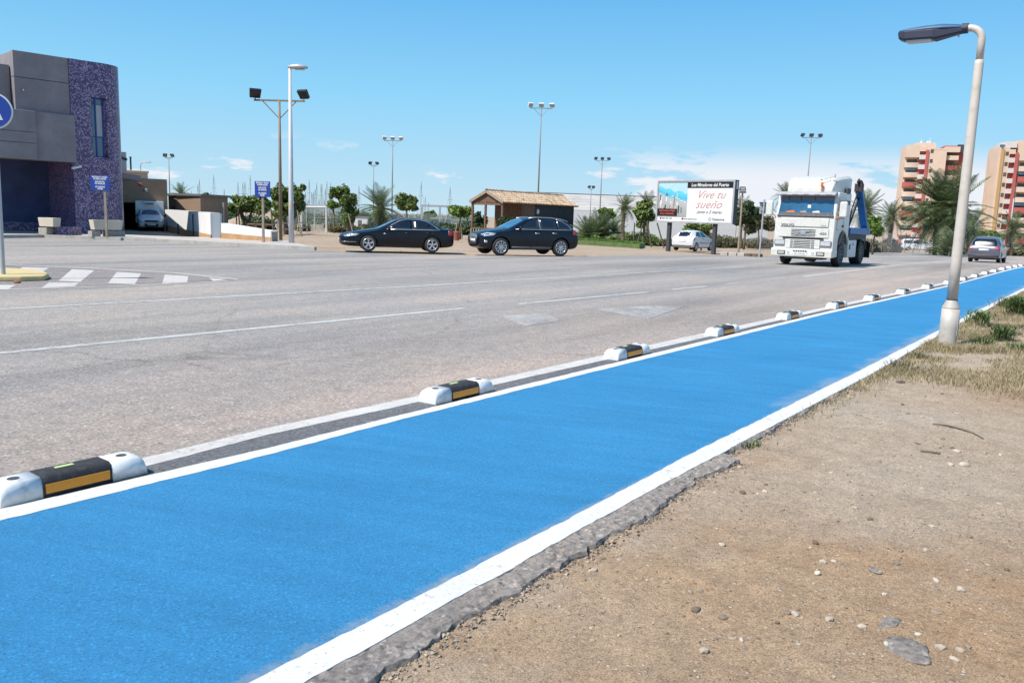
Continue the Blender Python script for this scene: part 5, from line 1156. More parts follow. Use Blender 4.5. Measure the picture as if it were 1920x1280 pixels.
# --- loading bay behind the tower
root = thing('loading_bay_building', 'low tan building with a dark open loading bay', 'building')
a, b = B(226, 56.5), B(314.5, 58.0); d = (b - a); d.z = 0; Lf = d.length; d.normalize(); nb = Vector((-d.y, d.x, 0))      # nb: into the building
zt = zat(275, 334.5, 57); zo = zat(265, 380.5, 57)
def wal(name, s0, s1, d0, d1, z0, z1, mat, par, bev=0):
    m_ = MB(); vs = [a + d * s + nb * q + Vector((0, 0, z)) - Vector((0, 0, a.z)) for z in (z0, z1) for s, q in ((s0, d0), (s1, d0), (s1, d1), (s0, d1))]
    m_.add(vs, [(0, 1, 2, 3), (4, 5, 6, 7), (0, 1, 5, 4), (1, 2, 6, 5), (2, 3, 7, 6), (3, 0, 4, 7)]); return obj(name, m_, mat, par, bevel=bev, fix=True)
so = (305 - 226) / (314.5 - 226) * Lf
wal('front_wall', -2.5, Lf, 0, .25, zo, zt, MT['tan'], root); wal('front_wall', so, Lf, .002, .25, -.6, zo, MT['tan'], root)
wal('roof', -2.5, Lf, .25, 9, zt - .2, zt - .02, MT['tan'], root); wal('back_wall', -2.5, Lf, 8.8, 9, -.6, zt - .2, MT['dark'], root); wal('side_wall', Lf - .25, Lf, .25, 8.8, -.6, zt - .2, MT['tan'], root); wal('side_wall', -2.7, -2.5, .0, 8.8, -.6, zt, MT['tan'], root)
wal('bay_shade_lining', so, so + .1, .26, 8.7, -.6, zo + .3, MT['dark'], root); wal('bay_shade_lining', -2.4, so, .3, 8.7, zo + .1, zo + .25, MT['dark'], root)  # dark boxes carry the bay's inner shade in their colour
m_ = MB(); q = a + d * (Lf * .43) + Vector((0, 0, zat(264, 346, 57) - a.z)) - nb * .03; m_.blob(q, (.16, .05, .12), 2, .2); obj('alarm_box', m_, MT['terracotta'], root)
m_ = MB(); q = a + d * (Lf * .54) + Vector((0, 0, zat(272, 357, 57) - a.z)) - nb * .06; m_.blob(q, (.13, .1, .14), 2, .1); obj('bulkhead_lamp', m_, MT['lens'], root)
wal('upper_block', -2.0, Lf * .70, 3.2, 8, zt, zat(260, 323, 62), MT['cream'], root); wal('upper_cornice', -2.1, Lf * .72, 3.05, 8.1, zat(260, 326.5, 62), zat(260, 322, 62), MT['cream'], root, .03)
root = thing('entrance_canopy', 'white parapet with dark cap and grey canopy slab just right of the mosaic tower', 'canopy')
m_ = MB(); c = B(229, 44); c.z = 0; m_.beam(c + Vector((-.9, -.2, zat(229, 303, 44))), c + Vector((.22, .2, zat(229, 303, 44))), .3, 1.0); obj('parapet', m_, MT['white_wall'], root)
m_ = MB(); m_.beam(c + Vector((-.9, -.22, zat(224, 286, 44))), c + Vector((.26, .2, zat(236, 299, 44))), .34, .12); obj('cap', m_, MT['plastic'], root)
m_ = MB(); m_.beam(c + Vector((-.9, -.6, zat(229, 326, 44))), c + Vector((.28, .9, zat(234, 333, 44))), 1.4, .28); obj('canopy_slab', m_, MT['grey_wall'], root)
# small tan store
root = thing('small_store', 'small flat roofed tan store behind the white wall, under a palm', 'building')
a, b = B(331, 61), B(376, 60); zt = zat(350, 367, 60); c = B(316, 64)
m_ = MB(); pts = [(a.x, a.y), (b.x, b.y), (b.x + .6, b.y + 4), (c.x + .2, c.y + 3), (c.x, c.y)]; m_.prism(pts, -.8, zt); obj('wall', m_, MT['tan'], root)
m_ = MB(); pts = [(a.x - .1, a.y - .15), (b.x + .12, b.y - .15), (b.x + .8, b.y + 4.1), (c.x + .1, c.y + 3.1), (c.x - .1, c.y - .1)]; m_.prism(pts, zt, zt + .16); obj('roof', m_, MT['greyplastic'], root)
m_ = MB(); dq = (B(330, 61) - c); m_.beam(c.lerp(a, .35) + Vector((-.02, -.03, .2)), c.lerp(a, .75) + Vector((-.02, -.03, .2)), .04, 3.0); obj('door', m_, MT['wood'], root)
# white walls of the ramp
root = thing('ramp_wall', 'tall whitewashed ramp wall with ochre foot, half in shadow', 'wall')
a, b = B(309, 57), B(394, 40.0); dw = (b - a); dw.z = 0; Lw = dw.length; dw.normalize(); nw = Vector((dw.y, -dw.x, 0))
if nw.x > 0: nw = -nw
def wseg(name, s0, s1, d0, d1, z0, z1, mat):
    m_ = MB(); vs = [Vector((a.x, a.y, 0)) + dw * s + nw * q + Vector((0, 0, z)) for z in (z0, z1) for s, q in ((s0, d0), (s1, d0), (s1, d1), (s0, d1))]
    m_.add(vs, [(0, 1, 2, 3), (4, 5, 6, 7), (0, 1, 5, 4), (1, 2, 6, 5), (2, 3, 7, 6), (3, 0, 4, 7)]); return obj(name, m_, mat, root, fix=True)
wseg('wall', 0, Lw, -.45, 0, -.6, 1.34, MT['white_wall']); wseg('ochre_foot', 0.2, Lw, 0, .02, -.5, .27, MT['ochre'])
e0 = Vector((b.x, b.y, 0)) + dw * .01; e1 = e0 + RD * .63; pv_ = [e0, e1, e1 - dw * .9, e0 - dw * .4 - nw * .44]
for nm, z0, z1, grow, mt_ in (('end_pillar', -.1, 1.30, 0, 'white_wall'), ('end_foot', -.1, .24, .012, 'plastic')):
    m_ = MB(); m_.prism([((p + RN * grow).x, (p + RN * grow).y) for p in pv_], z0, z1); obj(nm, m_, MT[mt_], root)
m_ = MB(); q = Vector((a.x, a.y, 0)) + dw * (Lw * .71) + nw * .05; m_.path([q, q + Vector((0, 0, 1.2))], .035, 8); obj('drain_pipe', m_, MT['plastic'], root)
root = thing('bollard', 'thin dark bollard standing in the ramp beside the white wall', 'bollard'); q = B(333, 48); m_ = MB(); m_.path([q, q + Vector((0, 0, .62))], .05, 8); obj('post', m_, MT['black'], root); m_ = MB(); m_.path([q + Vector((0, 0, .42)), q + Vector((0, 0, .5))], .053, 8); obj('band', m_, MT['cloth_dark'], root)
root = thing('low_white_wall', 'low whitewashed wall with peeling ochre foot sloping down to the right', 'wall')
a, b = B(413.5, 39.3), B(507, 37.9); th = Vector((.12, .55, 0)); a.z = b.z = 0
def lw(name, f0, f1, o0, o1, z0, za, zb_, mat):
    m_ = MB(); p, q = a.lerp(b, f0), a.lerp(b, f1); w = th.normalized()
    vs = [p + w * o0 + Vector((0, 0, z0)), q + w * o0 + Vector((0, 0, z0)), q + w * o1 + Vector((0, 0, z0)), p + w * o1 + Vector((0, 0, z0)), p + w * o0 + Vector((0, 0, za)), q + w * o0 + Vector((0, 0, zb_)), q + w * o1 + Vector((0, 0, zb_)), p + w * o1 + Vector((0, 0, za))]
    m_.add(vs, [(0, 1, 2, 3), (4, 5, 6, 7), (0, 1, 5, 4), (1, 2, 6, 5), (2, 3, 7, 6), (3, 0, 4, 7)]); return obj(name, m_, mat, root, fix=True)
lw('wall', 0, 1, 0, .55, 0, .86, .60, MT['white_wall']); lw('ochre_foot', 0, 1, -.015, .0, 0, .40, .31, MT['ochre']); lw('broken_end', 1, 1.02, .0, .56, 0, .58, .55, MT['greystone'])
# --- timber hut with a tiled roof
def hut():
    root = thing('timber_hut', 'dark timber hut with an open porch and clay tiled roof behind the off-road car', 'hut')
    Y0 = 57.0; F = B(943, Y0); F.z = 0; L = 9.7; Wd = 3.05; ru = RD; rw = Vector((-RN.x, -RN.y, 0)); ze = 2.60; zr = 3.36; zg = terr(F.x, F.y + 3) - .1
    def q(s, w, z): return F + ru * s + rw * w + Vector((0, 0, z))
    def slab(name, pts, t, mat, par=root):
        m_ = MB(); n_ = (pts[1] - pts[0]).cross(pts[2] - pts[0]).normalized()
        if n_.z < 0: n_ = -n_
        lo = [p - n_ * t for p in pts]; k = len(pts); m_.add(pts + lo, [list(range(k)), list(range(k, 2 * k))[::-1]] + [(i, (i + 1) % k, k + (i + 1) % k, k + i) for i in range(k)]); return obj(name, m_, mat, par, fix=True)
    rf = slab('roof', [q(0, 0, ze), q(L, 0, ze), q(L, Wd / 2, zr), q(0, Wd / 2, zr)], .08, MT['wood'])
    slab('roof', [q(0, Wd, ze), q(L, Wd, ze), q(L, Wd / 2, zr), q(0, Wd / 2, zr)], .08, MT['wood'])
    tm = MB(); sl = (q(0, Wd / 2, zr) - q(0, 0, ze)); sl_l = sl.length; sl.normalize(); nr = ru.cross(sl).normalized()
    if nr.z < 0: nr = -nr
    rr = random.Random(3); nc = 46; pitch = L / nc
    for c in range(nc):
        for r_ in range(5):
            p = q((c + .5) * pitch, 0, ze) + sl * (r_ * sl_l / 5 - .06) + nr * (.01 + rr.uniform(0, .012)); ln = sl_l / 5 + .05; w0 = pitch * .40
            ring = lambda o, k: [o + ru * (math.cos(a_) * w0 * k) + nr * (math.sin(a_) * w0 * k) for a_ in np.linspace(0, math.pi, 5)]
            tm.rings([ring(p, 1.0), ring(p + sl * ln + nr * (-.005), .85)], cap=False, closed=False); tm.poly(ring(p, 1.1))
    for c in range(26):
        p = q(c * L / 26, Wd / 2, zr + .02); ring = lambda o, k: [o + rw * (math.cos(a_) * .13 * k) + Vector((0, 0, math.sin(a_) * .12 * k)) for a_ in np.linspace(0, math.pi, 5)]
        tm.rings([ring(p, 1.1), ring(p + ru * (L / 26 + .03), .92)], cap=False, closed=False)
    tag(obj('roof_tile', tm, MT['tile'], rf), kind='stuff')
    for w0, w1 in ((0, Wd / 2), (Wd, Wd / 2)):
        m_ = MB(); m_.beam(q(-.03, w0, ze - .02), q(-.03, w1, zr - .02), .05, .20); obj('barge_board', m_, MT['paleboard'], root)
    m_ = MB(); m_.poly([q(.12, .25, ze - .02), q(.12, Wd - .25, ze - .02), q(.12, Wd / 2, zr - .15)]); m_.poly([q(.20, .25, ze - .02), q(.20, Wd - .25, ze - .02), q(.20, Wd / 2, zr - .15)]); obj('gable_boarding', m_, MT['wood'], root)
    m_ = MB(); m_.beam(q(.15, .1, ze - .14), q(.15, Wd - .1, ze - .14), .14, .16); obj('tie_beam', m_, MT['wood'], root)
    for s_, w in ((.15, .18), (.15, Wd * .55), (.15, Wd - .18), (2.5, .18)):
        m_ = MB(); m_.beam(q(s_, w, zg), q(s_, w, ze), .13, .13, up=tuple(ru)); obj('porch_post', m_, MT['wood'], root)
    nb_ = 30; s0 = 2.7
    for k in range(nb_):
        m_ = MB(); m_.beam(q(s0 + (L - .3 - s0) * (k + .5) / nb_, .22, zg), q(s0 + (L - .3 - s0) * (k + .5) / nb_, .22, ze + .02), (L - .3 - s0) / nb_ - .012, .06, up=tuple(rw)); obj('wall_board', m_, MT['darkwood'] if k > 5 else MT['wood'], root)
    for k in range(10):
        m_ = MB(); m_.beam(q(s0, .22 + (Wd - .44) * (k + .5) / 10, zg), q(s0, .22 + (Wd - .44) * (k + .5) / 10, ze + .3), (Wd - .44) / 10 - .012, .06, up=tuple(ru)); obj('wall_board', m_, MT['wood'], root)
    m_ = MB(); vs = [q(s_, w, z) for z in (zg, ze - .05) for s_, w in ((s0 + .08, .3), (L - .3, .3), (L - .3, Wd - .25), (s0 + .08, Wd - .25))]; m_.add(vs, [(0, 1, 2, 3), (4, 5, 6, 7), (0, 1, 5, 4), (1, 2, 6, 5), (2, 3, 7, 6), (3, 0, 4, 7)]); obj('room', m_, MT['darkwood'], root, fix=True)
    m_ = MB(); m_.blob(q(4.4, .15, 2.05), (.12, .09, .2), 1, .03); obj('wall_lamp', m_, MT['white'], root)
    m_ = MB(); m_.beam(q(0, .2, zg + .95), q(0, Wd - .2, zg + .95), .05, .08); m_.beam(q(.1, .15, zg + .95), q(s0, .15, zg + .95), .05, .08); obj('porch_rail', m_, MT['wood'], root)
    for k in range(12): m_ = MB(); m_.beam(q(0, .2 + (Wd - .4) * k / 11, zg), q(0, .2 + (Wd - .4) * k / 11, zg + .95), .08, .03, up=tuple(ru)); obj('picket', m_, MT['paleboard'], root)
    for k in range(12): m_ = MB(); m_.beam(q(.15 + (s0 - .2) * k / 11, .15, zg), q(.15 + (s0 - .2) * k / 11, .15, zg + .95), .08, .03, up=tuple(rw)); obj('picket', m_, MT['paleboard'], root)
    m_ = MB(); vs = [q(s_, w, z) for z in (zg - .3, zg + .1) for s_, w in ((-.1, 0), (L, 0), (L, Wd), (-.1, Wd))]; m_.add(vs, [(0, 1, 2, 3), (4, 5, 6, 7), (0, 1, 5, 4), (1, 2, 6, 5), (2, 3, 7, 6), (3, 0, 4, 7)]); obj('floor', m_, MT['paleboard'], root, fix=True)
hut()
# --- long pale warehouse far behind
root = thing('warehouse', 'long pale warehouse with a low ribbed roof far behind the hut and billboard', 'building')
a, b = B(1000, 182), B(1440, 190); a.z = b.z = 0; d = (b - a).normalized(); nb = Vector((-d.y, d.x, 0)); Lw = (b - a).length
m_ = MB(); vs = [a + d * s + nb * q + Vector((0, 0, z)) for z in (-3, 3.6) for s, q in ((0, 0), (Lw, 0), (Lw, 30), (0, 30))]; m_.add(vs, [(0, 1, 2, 3), (4, 5, 6, 7), (0, 1, 5, 4), (1, 2, 6, 5), (2, 3, 7, 6), (3, 0, 4, 7)]); obj('wall', m_, MT['white_wall'], root, fix=True)
ncs = 6
for k in range(ncs):
    f0, f1 = k / ncs, (k + 1) / ncs; z0 = 3.6 + 3.95 * f0; z1 = 3.6 + 3.95 * f1 - .05; m_ = MB()
    P0, P1 = a + nb * (14 * f0) - d * .5, b + nb * (14 * f0) + d * .5; Q0, Q1 = a + nb * 14 * f1 - d * .5, b + nb * 14 * f1 + d * .5
    m_.quad(P0 + Vector((0, 0, z0)), P1 + Vector((0, 0, z0)), Q1 + Vector((0, 0, z1)), Q0 + Vector((0, 0, z1))); m_.quad(P0 + Vector((0, 0, z0)), P1 + Vector((0, 0, z0)), P1 + Vector((0, 0, z0 - .07)), P0 + Vector((0, 0, z0 - .07))); obj('roof_course', m_, MT['warehouse'], root)
m_ = MB(); m_.beam(a + nb * 14 + Vector((0, 0, 7.5)), b + nb * 14 + Vector((0, 0, 7.5)), .5, .3); obj('ridge', m_, MT['greyplastic'], root)
# --- apartment towers
def apartments(lab, left, D, fdir, secs, ztop, fl, depth, nfl, side_depth=True):
    fdir = Vector((fdir[0], fdir[1], 0)).normalized(); nin = Vector((-fdir.y, fdir.x, 0))
    if nin.y < 0: nin = -nin
    base = Vector((left.x, left.y, 0)); root = thing('apartment_building', lab, 'building', (base.x, base.y, -2.2), 0, 'apartment towers at the right')
    def q(s, w, z): return fdir * s + nin * w + Vector((0, 0, z + 2.2))
    def bx(name, s0, s1, w0, w1, z0, z1, mat, par=root):
        m_ = MB(); vs = [q(s, w, z) for z in (z0, z1) for s, w in ((s0, w0), (s1, w0), (s1, w1), (s0, w1))]
        m_.add(vs, [(0, 1, 2, 3), (4, 5, 6, 7), (0, 1, 5, 4), (1, 2, 6, 5), (2, 3, 7, 6), (3, 0, 4, 7)]); return obj(name, m_, mat, par, fix=True)
    s = 0; tot = sum(w for _, w, *_ in secs)
    for kind, w, *opt in secs:
        if kind == 'blank':
            zt_ = ztop + (opt[0] if opt else 0); bx('wall', s, s + w, 0, depth, -2.2, zt_, MT['apt'])
            for k in range(nfl):
                z = ztop - 1.5 - k * fl
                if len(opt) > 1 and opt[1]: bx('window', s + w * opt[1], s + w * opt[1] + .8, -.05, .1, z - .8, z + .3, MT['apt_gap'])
        elif kind == 'strip': bx('ochre_pier', s, s + w, -.35, depth, -2.2, ztop - .3, MT['apt_dark'])
        elif kind == 'slot':
            bx('recess_wall', s, s + w, .9, depth, -2.2, ztop - 1.8, MT['apt_red']); bx('slot_head', s, s + w, -.02, depth - 1, ztop - 1.8, ztop - .5, MT['apt']); bx('red_pier', s + w, s + w + .75, -.4, depth - 2, -2.2, ztop - 1.4, MT['apt_red']); s += .75
            for k in range(nfl): z = ztop - 4.0 - k * fl; bx('stair_balcony', s - .75, s - .75 + w, -.1, .85, z - .2, z + 1.15, MT['apt_white'])
        elif kind == 'balc':
            bx('wall', s, s + w, 1.6, depth, -2.2, ztop + (opt[1] if len(opt) > 1 else 0), MT['apt']); bx('top_wall', s, s + w, 0, 1.6, ztop - 3.6, ztop + (opt[1] if len(opt) > 1 else 0), MT['apt'])
            reds = opt[0]
            for k in range(nfl):
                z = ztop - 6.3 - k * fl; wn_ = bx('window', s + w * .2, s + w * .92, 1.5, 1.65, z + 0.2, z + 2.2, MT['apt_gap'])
                mb = MB(); n_ = 8; ring = lambda z_, o: [q(s + w * (.0) + o, 1.58, z_)] + [q(s + w * f, -.35 * math.sin(math.pi * min(1, max(0, f)) * .98 + .03) + .35, z_) for f in np.linspace(0.0, 1.0, n_)] + [q(s + w - o, 1.58, z_)]
                mb.rings([ring(z - .3, 0), ring(z + 1.15, 0)]); obj('balcony', mb, MT['apt_red'] if k in reds else MT['apt'], root, fix=True)
                if k % 3 == 1: bx('awning', s + w * .1, s + w * .8, .36, .42, z + 1.7, z + 2.4, MT['glass_win'])
        s += w
    return root, q, bx, tot + .75
mpp = 250 / FPX
L1 = B(1684, 252)
root, q, bx, tot = apartments('left apricot apartment tower with red balconies, partly behind the big palm', L1, 252, (.96, -.28), [('balc', 3.8, (2, 5, 8), .0), ('slot', 1.7), ('blank', 4.9, -1.3, .1)], zat(1700, 272, 252), 2.9, 10, 9)
zt1 = zat(1700, 272, 252)
bx('roof_block', 3.0, 8.5, 2.5, 8, zt1 - 1.4, zt1 + .9, MT['apt']); bx('roof_parapet', 6.6, tot + .1, -.05, .25, zt1 - 1.4, zt1 - .9, MT['apt'])
bx('side_wing', tot + .02, tot + 5.2, 3.5, 12, -2.2, zt1 + .2, MT['apt_red'])
for k in range(9):
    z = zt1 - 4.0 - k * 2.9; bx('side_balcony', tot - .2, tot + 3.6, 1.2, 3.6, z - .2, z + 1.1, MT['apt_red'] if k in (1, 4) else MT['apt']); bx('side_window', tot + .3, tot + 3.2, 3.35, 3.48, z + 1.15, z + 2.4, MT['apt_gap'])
bx('side_roof', tot - .2, tot + 3.8, 1.2, 3.6, zt1 - 1.9, zt1 - .3, MT['apt'])
bx('rear_wing', tot + 5.2, tot + 8.0, 5.0, 16, -2.2, zt1 - 2.2, MT['apt_red']); bx('rear_wing', tot + 5.6, tot + 8.4, 4.6, 4.98, -2.2, zt1 - 3.0, MT['apt']); bx('chimney', tot + 3.4, tot + 5.0, 2.9, 3.48, zt1 - 2, zt1 + .5, MT['plastic'])
for x_ in (4.6, 6.4, 7.0): m_ = MB(); m_.path([q(x_, 4, zt1 + .9), q(x_, 4, zt1 + 1.8 + x_ % 2)], .05, 6); m_.lathe([(.0, .0), (.45, .15)], q(x_, 3.6, zt1 + 1.1), 10, 'Y'); obj('roof_aerial', m_, MT['white'], root)
L2 = B(1855, 238)
root, q, bx, tot = apartments('right apricot apartment tower at the photo edge with curved red and cream balconies', L2, 238, (.97, -.24), [('blank', .5), ('strip', .8), ('blank', 1.5, 0, .3), ('slot', 1.5), ('balc', 6.2, (1, 4, 7), 2.0)], zat(1862, 276, 238), 2.9, 10, 12)
zt2 = zat(1862, 276, 238); bx('roof_terrace', -.0, 1.6, .5, 8, zt2, zt2 + .9, MT['apt_white']); bx('roof_terrace', 1.7, 4.6, .6, 8, zt2, zt2 + 1.7, MT['apt_white']); bx('penthouse', 4.7, 7, 1.0, 9, zt2, zt2 + 2.0, MT['apt']); bx('roof_glass', .2, 1.4, .45, .5, zt2 + .15, zt2 + .8, MT['glass_win'])
bx('penthouse_window', 8.2, 10.2, -.05, .02, zt2 - 1.6, zt2 - .4, MT['glass_win'])
# --- billboard
def billboard():
    pl_, pr_ = P(1229.5, hor(1229.5), 52.9), P(1373.5, hor(1373.5), 49.0); a = Vector((pl_.x, pl_.y, 0)); b = Vector((pr_.x, pr_.y, 0)); d = (b - a).normalized(); W = (b - a).length; nf = Vector((d.y, -d.x, 0))
    if nf.y > 0: nf = -nf
    z0 = zat(1229.5, 416, 52.9); z1 = zat(1233, 338.5, 52.9); Hh = z1 - z0; c = (a + b) / 2
    root = thing('billboard', 'wide advertising billboard on two dark posts showing a harbour picture and red script', 'billboard', (c.x, c.y, terr(c.x, c.y)))
    O = Vector((c.x, c.y, terr(c.x, c.y)))
    def q(f, z, o=0): return a.lerp(b, f) + nf * o + Vector((0, 0, z0 + Hh * z)) - O
    def slab(name, f0, f1, g0, g1, o0, o1, mat, par=root, bev=0):
        m_ = MB(); vs = [q(f, g, o) for o in (o0, o1) for f, g in ((f0, g0), (f1, g0), (f1, g1), (f0, g1))]
        m_.add(vs, [(0, 1, 2, 3), (4, 5, 6, 7), (0, 1, 5, 4), (1, 2, 6, 5), (2, 3, 7, 6), (3, 0, 4, 7)]); return obj(name, m_, mat, par, bevel=bev, fix=True)
    slab('case', 0, 1, 0, 1, -.42, -.02, MT['plastic'])
    slab('side_logo', 1.0005, 1.0015, .80, .97, -.30, -.14, MT['plate'])
    fw = .018; fh = .035
    for q4 in ((0, 1, 1 - fh, 1), (0, 1, 0, fh), (0, fw, fh, 1 - fh), (1 - fw, 1, fh, 1 - fh)): slab('frame_bar', *q4, -.018, .05, MT['galv'])
    po = slab('poster', fw, 1 - fw, fh, 1 - fh, -.018, .0, MT['plate'])
    pic = lambda nm, f0, f1, g0, g1, m_, o=.004: slab(nm, f0, f1, g0, g1, .001, o, m_, po)
    sk = bpy_mat_picture()
    pic('harbour_picture', fw, .41, .13, .965, sk)
    rr = random.Random(9); cols = ['plate', 'greyplastic', 'cream', 'apt_white', 'leaf_dark', 'grey_wall', 'galv', 'tan']
    for k in range(26):
        f = fw + .012 + rr.random() * .34; g = .28 + .40 * rr.random() * (1 - .35 * f); w_ = rr.uniform(.010, .024); h = rr.uniform(.06, .20)
        pic('picture_block', f, min(.405, f + w_), g - h * .5, min(.72, g + h * .5), MT[cols[k % 8]], .005 + .0004 * k)
    for k in range(5): pic('picture_block', .20 + k * .04, .235 + k * .04, .62 - k * .035, .635 - k * .035, MT['plate'], .007)
    pic('black_panel', .405, .982, .82, .95, MT['black'], .018); pic('black_caption', fw, .285, .155, .325, MT['black'], .018)
    u = d; v = Vector((0, 0, 1))
    def txt(body, size, mat, f, g, **kw): return lettering(body, size, mat, po, q(f, g, .02 if mat is MT['white'] or mat is MT['orange_txt'] else .012), u, v, **kw)
    txt('Los Miradores del Puerto', .285, MT['white'], .69, .885, sx=.88, shear=.15, bold=.006)
    txt('Vive tu', .70, MT['script_red'], .70, .66, shear=.55, sx=1.0, bold=-.012); txt('sueño', .72, MT['script_red'], .68, .435, shear=.55, sx=1.05, bold=-.012)
    txt('junto a 2 mares', .26, MT['greyplastic'], .70, .265, shear=.4, sx=1.05)
    txt('Apartamentos y Dúplex', .145, MT['orange_txt'], .152, .282, bold=.003, sx=.85); txt('de 2 y 3 dormitorios', .145, MT['orange_txt'], .152, .21, bold=.003, sx=.85)
    txt('Casanova', .22, MT['greyplastic'], .82, .10, sx=1.0, bold=.003); txt('968 146 130', .15, MT['glass_win'], .15, .095); txt('www.casanova.es', .14, MT['glass_win'], .46, .095)
    for f in (.055, .352): pic('contact_icon', f, f + .018, .07, .12, MT['redlamp'], .01)
    mb = MB(); mb.lathe([(.10, 0), (.10, .006), (.07, .006), (.07, 0), (.10, 0)], (0, 0, 0), 16, 'Y', cap=False); o = obj('ring_logo', mb, MT['greyplastic'], po); o.location = q(.715, .10, .01); o.rotation_euler = (0, 0, math.atan2(d.y, d.x))
    for px, D in ((1254, 52.0), (1340, 49.9)):
        f = (px - 1229.5) / (1373.5 - 1229.5); m_ = MB(); p = q(f, 0, -.2); m_.beam(Vector((p.x, p.y, -.3)), Vector((p.x, p.y, z0 - O.z + .01)), .22, .22, up=tuple(nf)); obj('post', m_, MT['plastic'], root)
    m_ = MB(); m_.beam(q(.05, .5, -.44), q(.95, .5, -.44), .08, .08); obj('back_rail', m_, MT['galv'], root)
def bpy_mat_picture():
    m, t, b = newmat('harbour aerial print'); b.inputs['Roughness'].default_value = 0.5
    cc = N(t, 'ShaderNodeTexCoord'); sp = N(t, 'ShaderNodeSeparateXYZ'); t.links.new(cc.outputs['Generated'], sp.inputs[0])
    nz = noise(t, 2.2, 4); ad = N(t, 'ShaderNodeMath', operation='MULTIPLY_ADD'); t.links.new(nz, ad.inputs[0]); ad.inputs[1].default_value = .22; t.links.new(sp.outputs['Z'], ad.inputs[2])
    sl = N(t, 'ShaderNodeMath', operation='MULTIPLY_ADD'); t.links.new(sp.outputs['X'], sl.inputs[0]); sl.inputs[1].default_value = .22; t.links.new(ad.outputs[0], sl.inputs[2])
    c = ramp(t, sl.outputs[0], [(0.30, (.28, .29, .28)), (0.72, (.40, .42, .42)), (0.80, (.05, .40, .60)), (0.98, (.12, .52, .68)), (1.0, (.45, .58, .62)), (1.12, (.38, .56, .64))])
    c = mix(t, .5, c, ramp(t, noise(t, 14, 4, .7), [(.3, .55), (.7, 1.35)]), 'MULTIPLY'); t.links.new(c, b.inputs['Base Color']); return m
MT['script_red'] = M('red script ink', (0.55, 0.16, 0.14), 0.6, var=.05); MT['orange_txt'] = M('orange red ink', (0.62, 0.10, 0.06), 0.6, var=.05)
billboard()
# ------------------------------------------------------------------ lamps, masts and signs
def foreground_lamp():
    c = V(1775, 648); c.z -= .04
    hd = Vector((-RN.x, -RN.y, 0)) * 1.0; root = thing('street_lamp', 'tall pale street lamp with dark flat head standing in dry grass by the cycle lane', 'street lamp', c, math.atan2(hd.y, hd.x))
    D = c.y + .05; zt = P(1836, 52, D).z - c.z; zs = P(1832, 122, D).z - c.z; zc = P(1783, 577, D).z - c.z; zk = P(1784, 566, D).z - c.z
    mb = MB(); mb.smooth = True; mb.lathe([(.121, 0), (.121, .02), (.119, zc * .5), (.118, zc)], (0, 0, 0), 32); mb.lathe([(.119, zc), (.116, zc + .012), (.078, zk + .012), (.073, zk + .035)], (0, 0, 0), 32); obj('base', mb, MT['lampbase'], root)
    mb = MB(); mb.lathe([(.076, zk + .03), (.078, zk + .036), (.076, zk + .044)], (0, 0, 0), 24); obj('collar', mb, MT['plastic'], root)
    mb = MB(); mb.box((-.116, 0, zc * .55), (.008, .11, .26)); obj('hatch', mb, MT['lampbase'], root, bevel=.004)
    mb = MB(); mb.smooth = True; mb.lathe([(.072, zk + .03), (.070, zk + .6), (.058, zs), (.054, zs + .05), (.047, zs + .055)], (0, 0, 0), 28); obj('pole', mb, MT['lampgrey'], root)
    r = .17; pts = [(0, 0, zs + .03), (0, 0, zt - r)] + [(r - r * math.cos(a), 0, zt - r + r * math.sin(a)) for a in np.linspace(0, math.pi / 2, 9)[1:]] + [(r + .06, 0, zt)]
    mb = MB(); mb.smooth = True; mb.path(pts, .047, 20); obj('bent_neck', mb, MT['lampgrey'], root)
    hx = r + .03; L = .86
    def ring(x, w, zl, zu, k=.75): return [(hx + x, -w, zl + .02), (hx + x, -w * k, zl), (hx + x, w * k, zl), (hx + x, w, zl + .02), (hx + x, w, zu)] + [(hx + x, -w, zu)]
    mb = MB(); mb.rings([ring(0, .055, zt - .05, zt + .005), ring(.12, .075, zt - .075, zt + .006), ring(.38, .125, zt - .125, zt + .012), ring(.40, .13, zt - .115, zt + .012), ring(.76, .125, zt - .105, zt + .02), ring(.84, .10, zt - .075, zt + .02), ring(L, .06, zt - .02, zt + .022)]); hdm = obj('lamp_housing', mb, MT['lampdark'], root, bevel=.008, fix=True)
    def cap(x, w, z0, z1): return [(hx + x, w * math.cos(a), z0 + (z1 - z0) * math.sin(a)) for a in np.linspace(0, math.pi, 9)]
    mb = MB(); mb.smooth = True; mb.rings([cap(.0, .05, zt + .0, zt + .035), cap(.10, .075, zt + .008, zt + .065), cap(.30, .118, zt + .012, zt + .09), cap(.5, .13, zt + .016, zt + .086), cap(.74, .122, zt + .02, zt + .068), cap(.84, .095, zt + .022, zt + .055), cap(L, .055, zt + .022, zt + .03)], True); obj('lamp_shell', mb, MT['lamptop'], root, fix=True)
    mb = MB(); mb.box((hx + .58, 0, zt - .112), (.33, .20, .03)); obj('lens', mb, MT['lens'], root, bevel=.012)
    mb = MB(); mb.lathe([(.068, -.04), (.07, .04)], (hx + .02, 0, zt), 16, 'X'); obj('clamp', mb, MT['lampdark'], root)
    for y in (-.03, .03): mb = MB(); mb.path([(hx + .09, y, zt - .06), (hx + .09, y, zt - .105)], .008, 6); obj('clamp_bolt', mb, MT['galv'], root)
foreground_lamp()
